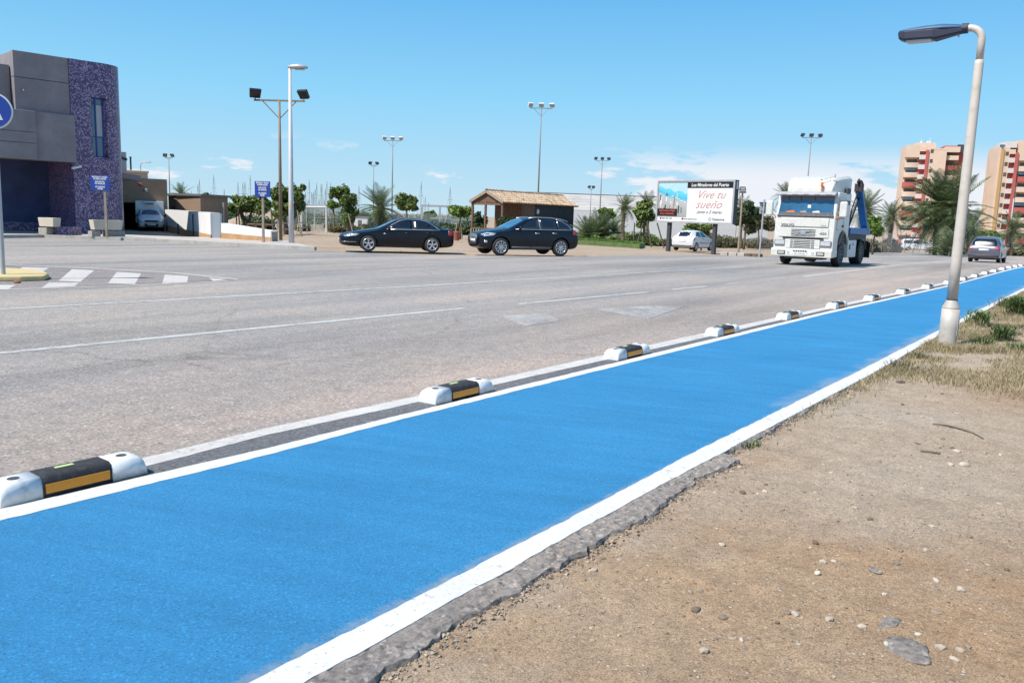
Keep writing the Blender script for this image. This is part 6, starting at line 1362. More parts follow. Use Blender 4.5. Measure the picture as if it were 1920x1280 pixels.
# white lamp column on the pavement
c = B(546, 36.9); c.z = .12; D = c.y
root = thing('street_lamp', 'tall white street lamp with a single flat head on the far pavement corner', 'street lamp', c); H_ = P(541, 128, D).z - c.z
mb = MB(); mb.smooth = True; mb.lathe([(.125, 0), (.11, 2.0), (.062, H_)], (0, 0, 0), 20); obj('pole', mb, MT['white_pole'], root)
mb = MB(); mb.lathe([(.118, 1.62), (.118, 1.72)], (0, 0, 0), 20); obj('band', mb, MT['yellow_paint'], root)
mb = MB(); mb.smooth = True
def capr(x, w, zl, zu): return [(x, w * math.cos(a), (zu if math.sin(a) > 0 else zl) * abs(math.sin(a))) for a in np.linspace(0, 2 * math.pi, 14, endpoint=False)]
mb.rings([[(q[0], q[1], q[2] + H_ + .05) for q in capr(x, w, a, b)] for x, w, a, b in ((-.09, .05, -.05, .06), (.1, .15, -.08, .11), (.35, .2, -.09, .14), (.62, .16, -.08, .10), (.78, .05, -.05, .03))]); obj('lamp_head', mb, MT['galv'], root, fix=True)
mb = MB(); mb.box((.42, 0, H_ - .04), (.42, .24, .03)); obj('lens', mb, MT['lens'], root, bevel=.01)
# floodlight masts
def floodlight(name, lab, px, D, ytop, half, heads, mat, tilt=0.0, hs=.38, r=.075, grp=None, z0=None, brace=1.0, drop=.9, hw=1.0, hmat='plastic'):
    c = B(px, D);
    if z0 is not None: c.z = z0
    root = thing(name, lab, 'floodlight', c, 0, grp); Ht = P(px, ytop, D).z - c.z
    mb = MB(); mb.smooth = True; mb.lathe([(r, 0), (r * .9, Ht * .5), (r * .6, Ht)], (0, 0, 0), 12); obj('pole', mb, mat, root)
    ca, sa = math.cos(tilt), math.sin(tilt); X = lambda s, dz=0: Vector((s * ca, s * sa, Ht + dz))
    mb = MB(); mb.beam(X(-half), X(half), .08, .08); obj('crossbar', mb, mat, root)
    for s in (-1, 1): mb = MB(); mb.path([X(s * half * .68), (0, 0, Ht - drop)], .026, 6); obj('brace', mb, mat, root)
    for k in range(heads):
        s = -half * .95 + 2 * half * .95 * k / (heads - 1); mb = MB(); R_ = Matrix.Rotation(tilt + (.5 if k == 0 else -.35 if k == heads - 1 else 0), 3, 'Z') @ Matrix.Rotation(math.radians(38), 3, 'X')
        mb.box(X(s, .08 + hs * .5), (hs * hw, hs * .32, hs * .9), M=R_, tx=1.12); h = obj('lamp_head', mb, MT[hmat], root, bevel=.02)
        mb = MB(); mb.box(Vector(X(s, .08 + hs * .5)) + R_ @ Vector((0, -hs * .17, 0)), (hs * .85 * hw, .012, hs * .72), M=R_); obj('lens', mb, MT['black'] if hmat == 'black' else MT['glass_win'] if hmat == 'plastic' else MT['lens'], h)
        mb = MB(); mb.beam(X(s, 0), X(s, .12), .05, .05, up=(1, 0, 0)); obj('yoke', mb, mat, h)
floodlight('floodlight_mast', 'brown floodlight mast with two dark lamps close beside the white street lamp', 526, 42.6, 189, 1.32, 2, MT['brown_pole'], -.06, .52, .09, z0=-.05, hmat='black')
GF = 'floodlight masts over the harbour grounds'
floodlight('floodlight_mast', 'tall three lamp floodlight mast rising behind the timber hut', 1007.5, 96, 203, 1.3, 3, MT['mast'], -.06, .55, .10, GF, hmat='white')
floodlight('floodlight_mast', 'three lamp floodlight mast rising beside the date palm above the saloon car', 735, 125, 264, 1.32, 3, MT['mast'], -.03, .6, .10, GF, hmat='white')
floodlight('floodlight_mast', 'three lamp floodlight mast left of the billboard over the warehouse', 1124, 160, 301, 1.32, 3, MT['mast'], -.03, .6, .12, GF)
floodlight('floodlight_mast', 'three lamp floodlight mast rising behind the white lorry', 1507, 118, 258, 1.3, 3, MT['mast'], -.06, .55, .10, GF)
floodlight('floodlight_mast', 'two lamp floodlight mast above the small palm and tan store', 319, 121, 296, .55, 2, MT['mast'], 0, .55, .09, GF, drop=.3)
floodlight('floodlight_mast', 'two lamp floodlight mast just left of the date palm', 700, 126, 310, .55, 2, MT['mast'], 0, .5, .08, GF, drop=.3)
floodlight('floodlight_mast', 'short two lamp floodlight mast behind the right end of the hut', 1106, 170, 354, .45, 2, MT['mast'], 0, .6, .10, GF, drop=.3)
c = B(1388, 48.5); root = thing('lamp_post', 'short pale lamp post with a square lantern right of the billboard', 'street lamp', c); H_ = P(1397, 362, c.y).z - c.z
mb = MB(); mb.lathe([(.07, 0), (.05, H_)], (0, 0, 0), 12); obj('pole', mb, MT['paleboard'], root)
mb = MB(); mb.box((0, 0, H_ + .05), (.34, .3, .12)); obj('bracket', mb, MT['greyplastic'], root); mb = MB(); mb.box((-.02, 0, H_ + .25), (.36, .3, .22), tx=.8, ty=.8); obj('lantern', mb, MT['plastic'], root, bevel=.02); mb = MB(); mb.box((-.04, -.13, H_ + .24), (.24, .06, .13)); obj('lantern_glass', mb, MT['lens'], root)
for px, D, yt, lab in ((268, 95, 310, 'thin dark flue pipe standing on the loading bay roof'),):
    c = B(248, D); root = thing('flue_pipe', lab, 'pipe', (c.x, c.y, 0)); mb = MB(); mb.path([(0, 0, 2), (0, 0, P(248, 295, D).z)], .10, 8); obj('pipe', mb, MT['black'], root); mb = MB(); mb.path([(0, 0, P(248, 296, D).z), (0, 0, P(248, 294, D).z)], .13, 8); obj('cap', mb, MT['black'], root)
c = B(266, 110); root = thing('street_lamp', 'small distant street lamp over the loading bay roof', 'street lamp', c); H_ = P(266, 309, 110).z - c.z
mb = MB(); mb.path([(0, 0, 0), (0, 0, H_), (.3, 0, H_ + .3), (.7, 0, H_ + .35)], .06, 8); obj('pole', mb, MT['galv'], root); mb = MB(); mb.box((1.0, 0, H_ + .36), (.7, .3, .14)); obj('lamp_head', mb, MT['galv'], root, bevel=.03)
for px, D, yb, yt, lab in ((1673, 96, 440, 388, 'white pole leaning among the palms right of the lorry'), (1893, 105, 470, 372, 'tall thin white pole at the right edge beside the pedestrians')):
    c = B(px, D); root = thing('pole', lab, 'pole', c); mb = MB(); mb.lathe([(.12, 0), (.08, P(px, yt, D).z - c.z)], (0, 0, 0), 10); obj('shaft', mb, MT['white_pole'], root); mb = MB(); mb.lathe([(.16, 0), (.16, .25)], (0, 0, 0), 10); obj('foot', mb, MT['white_pole'], root)
# blue delivery notices
def notice(px, py0, py1, w, base, D, lab, rz):
    c = B(base, D); c.z = .12; root = thing('notice_sign', lab, 'sign', c, rz, 'blue delivery notices on posts'); z0 = P(px, py1, D).z - c.z; z1 = P(px, py0, D).z - c.z; h = z1 - z0; ox = P(px, hor(px), D).x - c.x
    mb = MB(); mb.beam((0, .04, 0), (0, .04, z1 - .1), .09, .09, up=(0, 1, 0)); obj('post', mb, MT['paleboard'], root)
    mb = MB(); mb.box((ox, -.02, (z0 + z1) / 2), (w, .03, h)); pn = obj('sign_panel', mb, MT['sign_blue'], root, bevel=.005)
    for i, (t, z) in enumerate((('ENTRADA Y SALIDA', .90), ('DE MERCANCIAS', .77), ('POR FAVOR', .58), ('NO APARCAR', .45), ('NO PARKING', .23), ('PLEASE', .10))):
        lettering(t, h * .145, MT['white'], pn, (ox, -.0375, z0 + h * z), (1, 0, 0), (0, 0, 1), sx=w * (.86 if i == 0 else .68 if i == 1 else .5 if i in (2, 3, 4) else .32) / (len(t) * h * .145 * .60), depth=.002, bold=.004)
notice(190, 329.5, 357, .80, 197, 36.1, 'blue delivery notice on a post in front of the purple mosaic tower', .1)
notice(493, 340, 369.5, .70, 492.5, 36.6, 'blue delivery notice on a post in front of the trees, left of the brown mast', -.05)
# round blue arrow sign on the yellow island
c = G(6, 514, .11); D = c.y; root = thing('direction_sign', 'round blue sign with a white arrow on a post, cut by the left photo edge', 'sign', c, .25); zc = P(-9, 208, D).z - c.z; ox = P(-9, hor(0) - 120, D).x - c.x
mb = MB(); mb.path([(0, 0, 0), (ox * .9, .04, zc + .3)], .045, 12); obj('post', mb, MT['galv'], root)
rad = 32.5 / FPX * D
mb = MB(); mb.lathe([(rad, 0), (rad, .03)], (ox, -.05, zc), 40, 'Y'); rim = obj('rim', mb, MT['plate'], root, fix=True)
mb = MB(); mb.lathe([(rad * .92, 0), (rad * .92, .02)], (ox, -.062, zc), 40, 'Y'); obj('face', mb, MT['sign_blue'], root, fix=True)
mb = MB(); pts = [(0, .78), (.50, -.50), (.20, -.50), (.20, -.75), (-.20, -.75), (-.20, -.50), (-.50, -.50)]; f = [(ox + x * rad, -.066, zc + z * rad) for x, z in pts]; mb.add(f + [(p[0], p[1] + .01, p[2]) for p in f], [list(range(7)), list(range(7, 14))[::-1]]); obj('arrow', mb, MT['plate'], root, fix=True)
# back of a traffic sign left of the lorry
c = B(1428, 43.8); D = c.y; root = thing('traffic_sign', 'square traffic sign seen from its grey back, left of the lorry', 'sign', c, -.05); z0, z1 = P(1434, 401, D).z - c.z, P(1434, 381, D).z - c.z
mb = MB(); mb.path([(0, 0, 0), (.05, 0, P(1432, 374, D).z - c.z)], .045, 10); obj('post', mb, MT['galv'], root)
mb = MB(); mb.box((.10, .06, (z0 + z1) / 2), (.52, .02, z1 - z0)); obj('sign_panel', mb, MT['galv'], root, bevel=.008)
for z in (z0 + .13, z1 - .13):
    mb = MB(); mb.box((.10, .035, z), (.36, .03, .05)); obj('bracket', mb, MT['plastic'], root)
mb = MB(); mb.box((.1, .02, z1 + .02), (.6, .05, .05)); obj('top_rail', mb, MT['plastic'], root)
for i, (x0, x1, m_) in enumerate(((1358, 1371, 'kerb'), (1373, 1388, 'kerb'), (1390, 1403, 'kerb'), (1405, 1416, 'bark'), (1417, 1431, 'bark'))):
    a, b = B(x0, 46.5 - i * .35), B(x1, 46.5 - (i + 1) * .35); mb = MB(); mb.beam(a + Vector((0, 0, .03)), b + Vector((0, 0, .03)), .4, .28)
    o = obj('kerb_block', mb, MT[m_], None, bevel=.03); tag(o, ['leftmost pale kerb block by the short lamp post', 'pale kerb block second from left by the lamp post', 'pale kerb block third from left, touching the dark ones', 'dark kerb block left of the traffic sign foot', 'dark kerb block under the traffic sign'][i], 'kerb', 'kerb blocks beside the traffic sign')
# ------------------------------------------------------------------ vegetation
def crown(blobs, n, ls, seed):
    rr = random.Random(seed); mb = MB(); tot = sum(b[1][0] * b[1][2] for b in blobs)
    for c, d in blobs:
        for _ in range(int(n * d[0] * d[2] / tot)):
            v = Vector((rr.gauss(0, 1), rr.gauss(0, 1), rr.gauss(0, 1))).normalized(); k = rr.random() ** .28
            k *= 1 + .45 * mn.noise(v * 2.3 + Vector((seed, c[0], c[2])))
            p = Vector(c) + Vector((v.x * d[0], v.y * d[1], v.z * d[2])) * k
            nrm = (v + Vector((rr.gauss(0, .6), rr.gauss(0, .6), rr.gauss(0, .6) + .35))).normalized(); u = nrm.orthogonal().normalized(); u = Matrix.Rotation(rr.uniform(0, 6.3), 3, nrm) @ u; w = nrm.cross(u)
            s = ls * rr.uniform(.6, 1.3); mb.add([p - u * s, p + w * s * .55, p + u * s, p - w * s * .55], [(0, 1, 2, 3)])
    return mb
def sub_blobs(c, d, k, seed, s=.36):
    rr = random.Random(seed); out = []
    for _ in range(k):
        v = Vector((rr.gauss(0, 1), rr.gauss(0, 1), rr.gauss(0, .8))).normalized() * rr.uniform(.45, 1.0); f = rr.uniform(.5, 1.35) * s
        out.append(((c[0] + v.x * d[0], c[1] + v.y * d[1], c[2] + v.z * d[2]), (d[0] * f, d[1] * f, d[2] * f)))
    return out
def tree(lab, D, base, boxes, mat, n=5200, ls=.13, trunk=.11, lean=0, seed=0, name='tree', grp=None, stems=1):
    c = B(base, D); root = thing(name, lab, 'tree', c, 0, grp); blobs = []; tops = []
    for i, (x0, y0, x1, y1) in enumerate(boxes):
        a = P((x0 + x1) / 2, (y0 + y1) / 2, D); w = (x1 - x0) / 2 / FPX * D; h = (y1 - y0) / 2 / FPX * D; cc = (a.x - c.x, 0, a.z - c.z)
        blobs += sub_blobs(cc, (w, w * .9, h), 15, seed + i * 7); blobs.append((cc, (w * .5, w * .5, h * .5))); tops.append(Vector(cc))
    mb = MB(); rr = random.Random(seed)
    for i, t in enumerate(tops):
        for k in range(stems if i == 0 else 1):
            off = Vector((rr.uniform(-.15, .15), rr.uniform(-.1, .1), 0)) * (stems - 1); m1 = t * .55 + off + Vector((rr.uniform(-.1, .1), 0, -.1)); mb.smooth = True
            mb.path([off + Vector((0, 0, -.1)), off * .6 + t * .25, m1, t], [trunk * 1.2, trunk, trunk * .8, trunk * .4], 8)
        for k in range(4): e = Vector(blobs[(i * 16 + k * 3) % len(blobs)][0]); mb.path([t * .7, (t * .7 + e) / 2 + Vector((0, 0, .05)), e], [trunk * .5, trunk * .35, trunk * .15], 6)
    obj('trunk', mb, MT['bark'], root); obj('crown', crown(blobs, int(n * .62), ls * 1.18, seed), MT[mat], root); return root
tree('broad spreading green tree left of the second blue notice', 66, 470, [(423, 372, 470, 402), (448, 362, 506, 404)], 'leaf', 9000, .13, .13, seed=1, stems=3)
tree('bright yellow green bushy tree at the left end of the dirt yard', 80, 436, [(420, 376, 450, 406)], 'leaf_bright', 3200, .14, .08, seed=2)
tree('dark dense round tree behind the small tan store', 78, 394, [(376, 362, 411, 396)], 'leaf_dark', 5200, .14, .12, seed=3)
tree('dark green tree behind the brown mast and white street lamp', 58, 540, [(507, 342, 552, 388), (536, 346, 574, 392), (512, 372, 560, 410)], 'leaf', 12000, .105, .12, seed=4, stems=2)
tree('leaning dark tree with sunlit top left of the date palm', 64, 656, [(620, 346, 652, 384), (638, 356, 671, 392), (640, 380, 676, 424)], 'leaf', 9000, .12, .13, seed=5, stems=2)
tree('small bright bush tree below the leaning dark tree', 68, 627, [(612, 376, 640, 394)], 'leaf_bright', 2200, .12, .06, seed=6)
tree('round clipped tree on a thin trunk above the saloon car', 62, 764, [(738, 360, 786, 396)], 'leaf', 8500, .11, .07, seed=7)
tree('small round tree inside the steel frame behind the saloon', 100, 806, [(795, 394, 818, 412)], 'leaf', 2600, .15, .08, seed=8)
tree('round bright clipped tree left of the timber hut', 60, 864, [(843, 382, 885, 409)], 'leaf_bright', 6500, .11, .07, seed=9)
tree('dark green tree seen through the hut porch', 78, 902, [(886, 398, 912, 432)], 'leaf_dark', 3000, .12, .08, seed=10)
tree('dark round shrub against the hut porch behind the off-road car', 53, 947, [(933, 407, 962, 432)], 'leaf_dark', 2600, .08, .05, seed=11)
tree('dark green staked tree left of the billboard', 66, 1208, [(1186, 384, 1232, 422), (1196, 372, 1226, 396)], 'leaf', 7500, .11, .09, seed=12)
tree('small green shrub under the billboard between its posts', 66, 1318, [(1285, 416, 1340, 440)], 'leaf', 4200, .10, .06, seed=13)
tree('dull green tree between billboard and lorry', 82, 1398, [(1375, 376, 1424, 432)], 'leaf_dark', 7500, .15, .12, seed=14)
tree('low olive tree behind the square traffic sign', 92, 1425, [(1396, 392, 1448, 440)], 'leaf_olive', 5200, .16, .10, seed=15)
tree('bright green bush right of the blue lorry frame', 70, 1640, [(1622, 408, 1662, 444)], 'leaf_bright', 5200, .12, .09, seed=16)
tree('dark hedge like tree right of the big palm behind the people carrier', 110, 1850, [(1826, 428, 1878, 452)], 'leaf', 5200, .17, .10, seed=17)
tree('bright green low tree behind the lawn palms left of the billboard', 76, 1137, [(1123, 386, 1154, 412)], 'leaf_bright', 3800, .11, .07, seed=18)
# palms: every frond is a part
FM = {}
def frond_mesh(kind, mat):
    if (kind, mat) in FM: return FM[kind, mat]
    droop = {'up': .25, 'out': .75, 'hang': 1.2}[kind]; mb = MB(); rr = random.Random(hash(kind) % 97 if False else len(kind)); n = 24; pts = []
    for i in range(n + 1):
        f = i / n; pts.append(Vector((f * (1 - .12 * droop * f), 0, -droop * .52 * f ** 2.1)))
    mb.path(pts[::4], [.014, .012, .010, .008, .006, .004, .002][:len(pts[::4])], 4)
    for i in range(3, n):
        f = i / n; ln = .27 * math.sin(math.pi * min(1, f * .9 + .12)) ** .7; d = (pts[i + 1] - pts[i]).normalized()
        for s in (-1, 1):
            dirv = (d * .75 + Vector((0, s, .28 - .5 * droop * f * rr.uniform(.5, 1.3)))).normalized(); p = pts[i]; w = d * .010
            m_ = p + dirv * ln * .5 + Vector((0, 0, .01)); e = p + dirv * ln * rr.uniform(.85, 1.1) - Vector((0, 0, .06 * ln / .3)); mb.add([p - w, p + w, m_ + w * .9, m_ - w * .9, e], [(0, 1, 2, 3), (3, 2, 4)])
    me = mb.mesh('frond'); me.materials.append(MT[mat]); FM[kind, mat] = me; return me
def palm(lab, D, px, py, R, n=46, wind=(-.5, 0), dry=8, trunk_r=.16, seed=0, low=-35, mat='frond', bush=False, grp='palms', head=None):
    c = B(px, D); cr = P(px, py, D); h = cr.z - c.z; c.x = cr.x; root = thing('palm_tree', lab, 'palm', c, 0, grp); rr = random.Random(seed); Rm = R / FPX * D; n = int(n * .8)
    if not bush:
        mb = MB(); mb.smooth = False; k = max(4, int(h / .18)); mb.path([(0.06 * math.sin(i * .5) * (1 - i / k), 0, h * i / k - .1 * (i == 0)) for i in range(k + 1)], [trunk_r * (1.08 if i % 2 else .94) * (1.1 - .2 * i / k) for i in range(k + 1)], 10); obj('trunk', mb, MT['palmbark'], root)
        mb = MB(); mb.blob((0, 0, h - .05), (trunk_r * 1.7, trunk_r * 1.7, trunk_r * 2.2), seed, .1); obj('crown_shaft', mb, MT[head or 'palmbark'], root)
    else:
        mb = MB(); mb.blob((0, 0, max(.12, h * .3)), (.16, .16, max(.2, h * .4)), seed, .15); obj('stump', mb, MT['palmbark'], root)
    for i in range(n + dry):
        az = i * 2.39996 + rr.uniform(-.3, .3); isdry = i >= n; f = (i + .5) / n
        el = math.radians((84 - (84 - low) * f ** .85) if not isdry else rr.uniform(-72, -38)) + rr.uniform(-.08, .08)
        d = Vector((math.cos(az) * math.cos(el), math.sin(az) * math.cos(el), math.sin(el))); d = (d + Vector((wind[0], wind[1], .05)) * (.9 if not isdry else .3)).normalized()
        if bush and d.z < .1: d.z = .1 + rr.random() * .4; d.normalize()
        kind = 'up' if d.z > .55 else 'out' if d.z > -.1 else 'hang'; o = link('frond', frond_mesh(kind, 'frond_dry' if isdry else mat), root)
        y = Vector((0, 0, 1)).cross(d).normalized(); z = d.cross(y); s = Rm * rr.uniform(.82, 1.1) * (.8 if isdry else 1)
        o.matrix_local = Matrix.Translation((0, 0, h)) @ Matrix((d * s, y * s, z * s)).transposed().to_4x4()
    return root
palm('small green palm rising behind the tan store', 70, 340, 366, 27, 22, (-.05, 0), 0, .14, 21, 10)
palm('silvery date palm above the saloon car beside a floodlight mast', 66, 714, 392, 52, 60, (-.16, 0), 10, .2, 22, -45)
palm('dark windblown palm before the pale warehouse left of the billboard', 84, 1170, 390, 32, 44, (.25, 0), 8, .20, 23, -30)
palm('palm top peeping over the left edge of the billboard', 88, 1216, 384, 30, 36, (-.35, 0), 4, .18, 24, -30)
palm('grey green palm just right of the billboard', 88, 1392, 392, 30, 36, (-.3, 0), 8, .18, 25, -35)
palm('palm whose top fronds show behind the lorry mirror', 90, 1474, 368, 30, 40, (-.25, 0), 4, .2, 26, -35)
palm('windblown palm right behind the blue lorry frame', 78, 1622, 396, 46, 50, (.35, 0), 10, .2, 27, -40)
palm('spiky grey palm with a white pole before it, right of the lorry', 96, 1672, 408, 40, 46, (-.1, 0), 10, .2, 28, -35)
palm('huge windblown date palm with a yellow heart, largest of all palms', 80, 1784, 396, 90, 142, (-.62, .1), 22, .30, 29, -40, head='amber')
palm('second big palm filling the lower left flank of the huge date palm', 84, 1758, 420, 50, 52, (-.35, 0), 6, .22, 30, 5)
palm('ragged grey palm with bare tips just right of the foreground lamp', 88, 1822, 428, 50, 40, (.2, 0), 26, .2, 31, -40)
palm('young palm at the right edge behind the pedestrians', 100, 1900, 434, 42, 40, (-.05, 0), 8, .2, 32, -30)
palm('low bushy palm clump in front of the minibus nose', 74, 1782, 466, 36, 40, (-.1, 0), 4, .2, 33, 15, bush=True)
palm('leftmost low bushy palm on the lawn beside the hut', 62, 1104, 444, 46, 40, (-.1, 0), 2, .2, 34, 15, bush=True)
palm('tallest low bushy palm in the middle of the lawn', 63, 1128, 444, 54, 46, (.02, 0), 2, .2, 35, 20, bush=True)
palm('rightmost small bushy palm on the lawn before the windblown palm', 64, 1152, 440, 34, 30, (.1, 0), 6, .2, 36, 15, bush=True)
# scrub that reads as one mass
def scrub(lab, pts, mat, n, ls, h0, seed):
    rr = random.Random(seed); bl = []
    for (p0, D0), (p1, D1) in zip(pts, pts[1:]):
        k = max(3, int(abs(p1 - p0) / 9))
        for i in range(k):
            f = rr.random(); D = D0 + (D1 - D0) * f; c = B(p0 + (p1 - p0) * f, D + rr.uniform(-1, 2)); h = h0 * rr.uniform(.5, 1.2); bl.append(((c.x, c.y, c.z + h * .4), (h * rr.uniform(.7, 1.6), h, h * .6)))
    return tag(obj('scrub', crown(bl, n, ls, seed), MT[mat]), lab, 'scrub', kind='stuff')
scrub('dry olive scrub along the wire fence from billboard to lorry', [(1236, 86), (1345, 90), (1400, 96), (1460, 100)], 'leaf_olive', 15000, .14, 1.3, 41)
scrub('dark grey green scrub behind the fence right of the lorry', [(1620, 94), (1688, 98)], 'leaf_olive', 8000, .16, 1.4, 42)
scrub('low brown scrub bank behind the people carrier', [(1760, 92), (1850, 98), (1960, 108)], 'leaf_olive', 11000, .15, .95, 43)
scrub('green undergrowth below the yard trees and the leaning tree', [(420, 78), (470, 76), (520, 74)], 'leaf_dark', 8000, .13, 1.0, 44)
scrub('grey bushes under the date palm and behind the saloon car', [(560, 72), (600, 70), (650, 70), (690, 72)], 'leaf_olive', 8000, .12, .8, 45)
scrub('hazy dark green belt of bushes between the yard and the marina', [(520, 128), (640, 124), (760, 126), (900, 128)], 'leaf_dark', 9000, .2, 1.9, 48)
scrub('blue green undergrowth between the saloon car and the hut', [(815, 82), (850, 80), (890, 78)], 'leaf_dark', 7000, .13, 1.15, 46)
scrub('low green hedge in front of the warehouse wall', [(1085, 84), (1150, 86), (1240, 84)], 'leaf', 9000, .13, 1.1, 47)
# lawn bed
lp = [B(1066, 57), B(1202, 55), B(1212, 66), B(1076, 68)]
mb = MB(); mb.prism([(p.x, p.y) for p in lp], lambda p: terr(*p[:2]) - .1, lambda p: terr(*p[:2]) + .26); tag(obj('lawn', mb, MT['lawn']), kind='structure')
mb = MB(); rr = random.Random(50)
for _ in range(7000):
    f, g = rr.random(), rr.random() ** 1.5; p = lp[0].lerp(lp[1], f).lerp(lp[3].lerp(lp[2], f), g); blade(mb, Vector((p.x, p.y, terr(p.x, p.y) + .25)), rr.uniform(.06, .16), .012, rr.uniform(0, 6.3), rr.uniform(.2, 1), rr)
tag(obj('lawn_grass', mb, MT['grass']), 'short bright green lawn grass beside the timber hut', 'grass', kind='stuff')
# ------------------------------------------------------------------ yard, fences and marina
p = B(449, 76); mb = MB(); mb.smooth = True; g = 14; vs = []
for j in range(g + 1):
    for i in range(g + 1):
        x, y = (i / g - .5) * 5.2, (j / g - .5) * 4; r_ = math.hypot(x / 2.5, y / 1.9); vs.append((p.x + x, p.y + y, p.z - .15 + 1.25 * max(0, 1 - r_) ** .9 + .08 * frac(x, y, 1.3, 3)))
mb.add(vs, [(j * (g + 1) + i, j * (g + 1) + i + 1, (j + 1) * (g + 1) + i + 1, (j + 1) * (g + 1) + i) for j in range(g) for i in range(g)]); tag(obj('earth_heap', mb, MT['far_dirt']), 'low heap of pale earth in the yard behind the low white wall', 'heap')
def stake(p0, p1, r, mat, lab, name='wooden_stake'):
    mb = MB(); mb.path([p0, p1], r, 7); return tag(obj(name, mb, mat), lab, 'stake', 'stakes and posts in the dirt yard')
for px, D, yb, yt, dx, lab in ((418, 62, 417, 380, 1, 'tall thin grey post at the right end of the ramp wall'), (443, 66, 416, 391, 0, 'left of two short timber posts before the earth heap'), (449, 64, 417, 391, -2, 'right of two short timber posts before the earth heap, leaning'),
                               (513, 52, 424, 392, -5, 'dark leaning stake right of the second blue notice'), (566, 52, 432, 396, -8, 'pale leaning stake supporting the tree right of the white lamp'), (663, 60, 427, 400, -10, 'pale stake leaning from the saloon bonnet to the dark tree'),
                               (853, 62, 436, 415, 5, 'left pale stake propping the clipped tree by the hut'), (868, 61, 438, 415, -5, 'right pale stake propping the clipped tree by the hut')):
    a, b = B(px, D), P(px + dx, yt, D); stake(a, b, .05 if 'thin' not in lab else .06, MT['paleboard'] if 'pale' in lab else MT['bark'] if 'grey' not in lab else MT['galv'], lab)
for i, (x0, x1, lab) in enumerate(((1196, 1206, 'left dark stake under the staked tree'), (1224, 1214, 'right dark stake under the staked tree'), (1248, 1232, 'slanting pale brace stake left of the billboard post'), (1190, 1190, 'upright dark post left of the staked tree'))):
    D = 64; a = B(x0, D); b = P(x1, 418, D); stake(a, b, .055, MT['bark'], lab)
root = thing('goal_frame', 'white tubular goal frame standing in the yard left of the leaning tree', 'goal', (0, 0, 0)); D = 66
tl, tr = P(565, 388, D), P(612, 388.5, D); bl, br = B(565, D), B(612, D)
for nm, pts in (('post', [bl, tl]), ('post', [br, tr - Vector((0, 0, .15)), tr]), ('crossbar', [tl, tr]), ('back_stay', [tl, B(556, D - 6)]), ('back_stay', [tl + Vector((0, 2, 0)), tr + Vector((0, 2, 0))])):
    mb = MB(); mb.path(pts, .075 if nm != 'back_stay' else .04, 8); obj(nm, mb, MT['white'] if nm != 'back_stay' else MT['paleboard'], root)
root = thing('goal_frame', 'second white goal frame half hidden behind the mast and trees', 'goal', (0, 0, 0)); D = 76
tl, tr = P(553, 389, D), P(590, 389.5, D)
for nm, pts in (('post', [B(590, D), tr]), ('crossbar', [tl, tr])): mb = MB(); mb.path(pts, .08, 8); obj(nm, mb, MT['white'], root)
root = thing('timber_rail', 'low weathered timber rail on posts in the dirt yard behind the blue notice', 'fence', (0, 0, 0)); D = 58
for px in (465, 480, 496, 512): a = B(px, D); mb = MB(); mb.path([a, a + Vector((0, 0, .62))], .07, 7); obj('post', mb, MT['wood'], root)
mb = MB(); mb.path([B(464, D) + Vector((0, 0, .58)), B(514, D) + Vector((0, 0, .58))], .07, 7); obj('rail', mb, MT['wood'], root)
root = thing('pale_rail_fence', 'pale two bar rail fence sloping behind the white lamp', 'fence', (0, 0, 0))
for px, D in ((531, 52), (548, 56), (562, 60), (576, 64)): a = B(px, D); mb = MB(); mb.path([a, a + Vector((0, 0, .85))], .05, 7); obj('post', mb, MT['paleboard'], root)
for z in (.4, .8): mb = MB(); mb.path([B(529, 51.5) + Vector((0, 0, z)), B(577, 64.5) + Vector((0, 0, z))], .04, 7); obj('rail', mb, MT['paleboard'], root)
def net_mat(name, col, dens):
    m, t, b = newmat(name); b.inputs['Base Color'].default_value = (*col, 1); b.inputs['Roughness'].default_value = .9; tr = N(t, 'ShaderNodeBsdfTransparent'); ms = N(t, 'ShaderNodeMixShader')
    f = ramp(t, noise(t, 1.2, 4), [(.3, max(0, dens - .2)), (.7, min(1, dens + .2))]); t.links.new(f, ms.inputs[0]); t.links.new(tr.outputs[0], ms.inputs[1]); t.links.new(b.outputs[0], ms.inputs[2]); t.links.new(ms.outputs[0], t.nodes['Material Output'].inputs[0]); return m
MT['greennet'] = net_mat('green shade netting', (.11, .19, .14), .5)
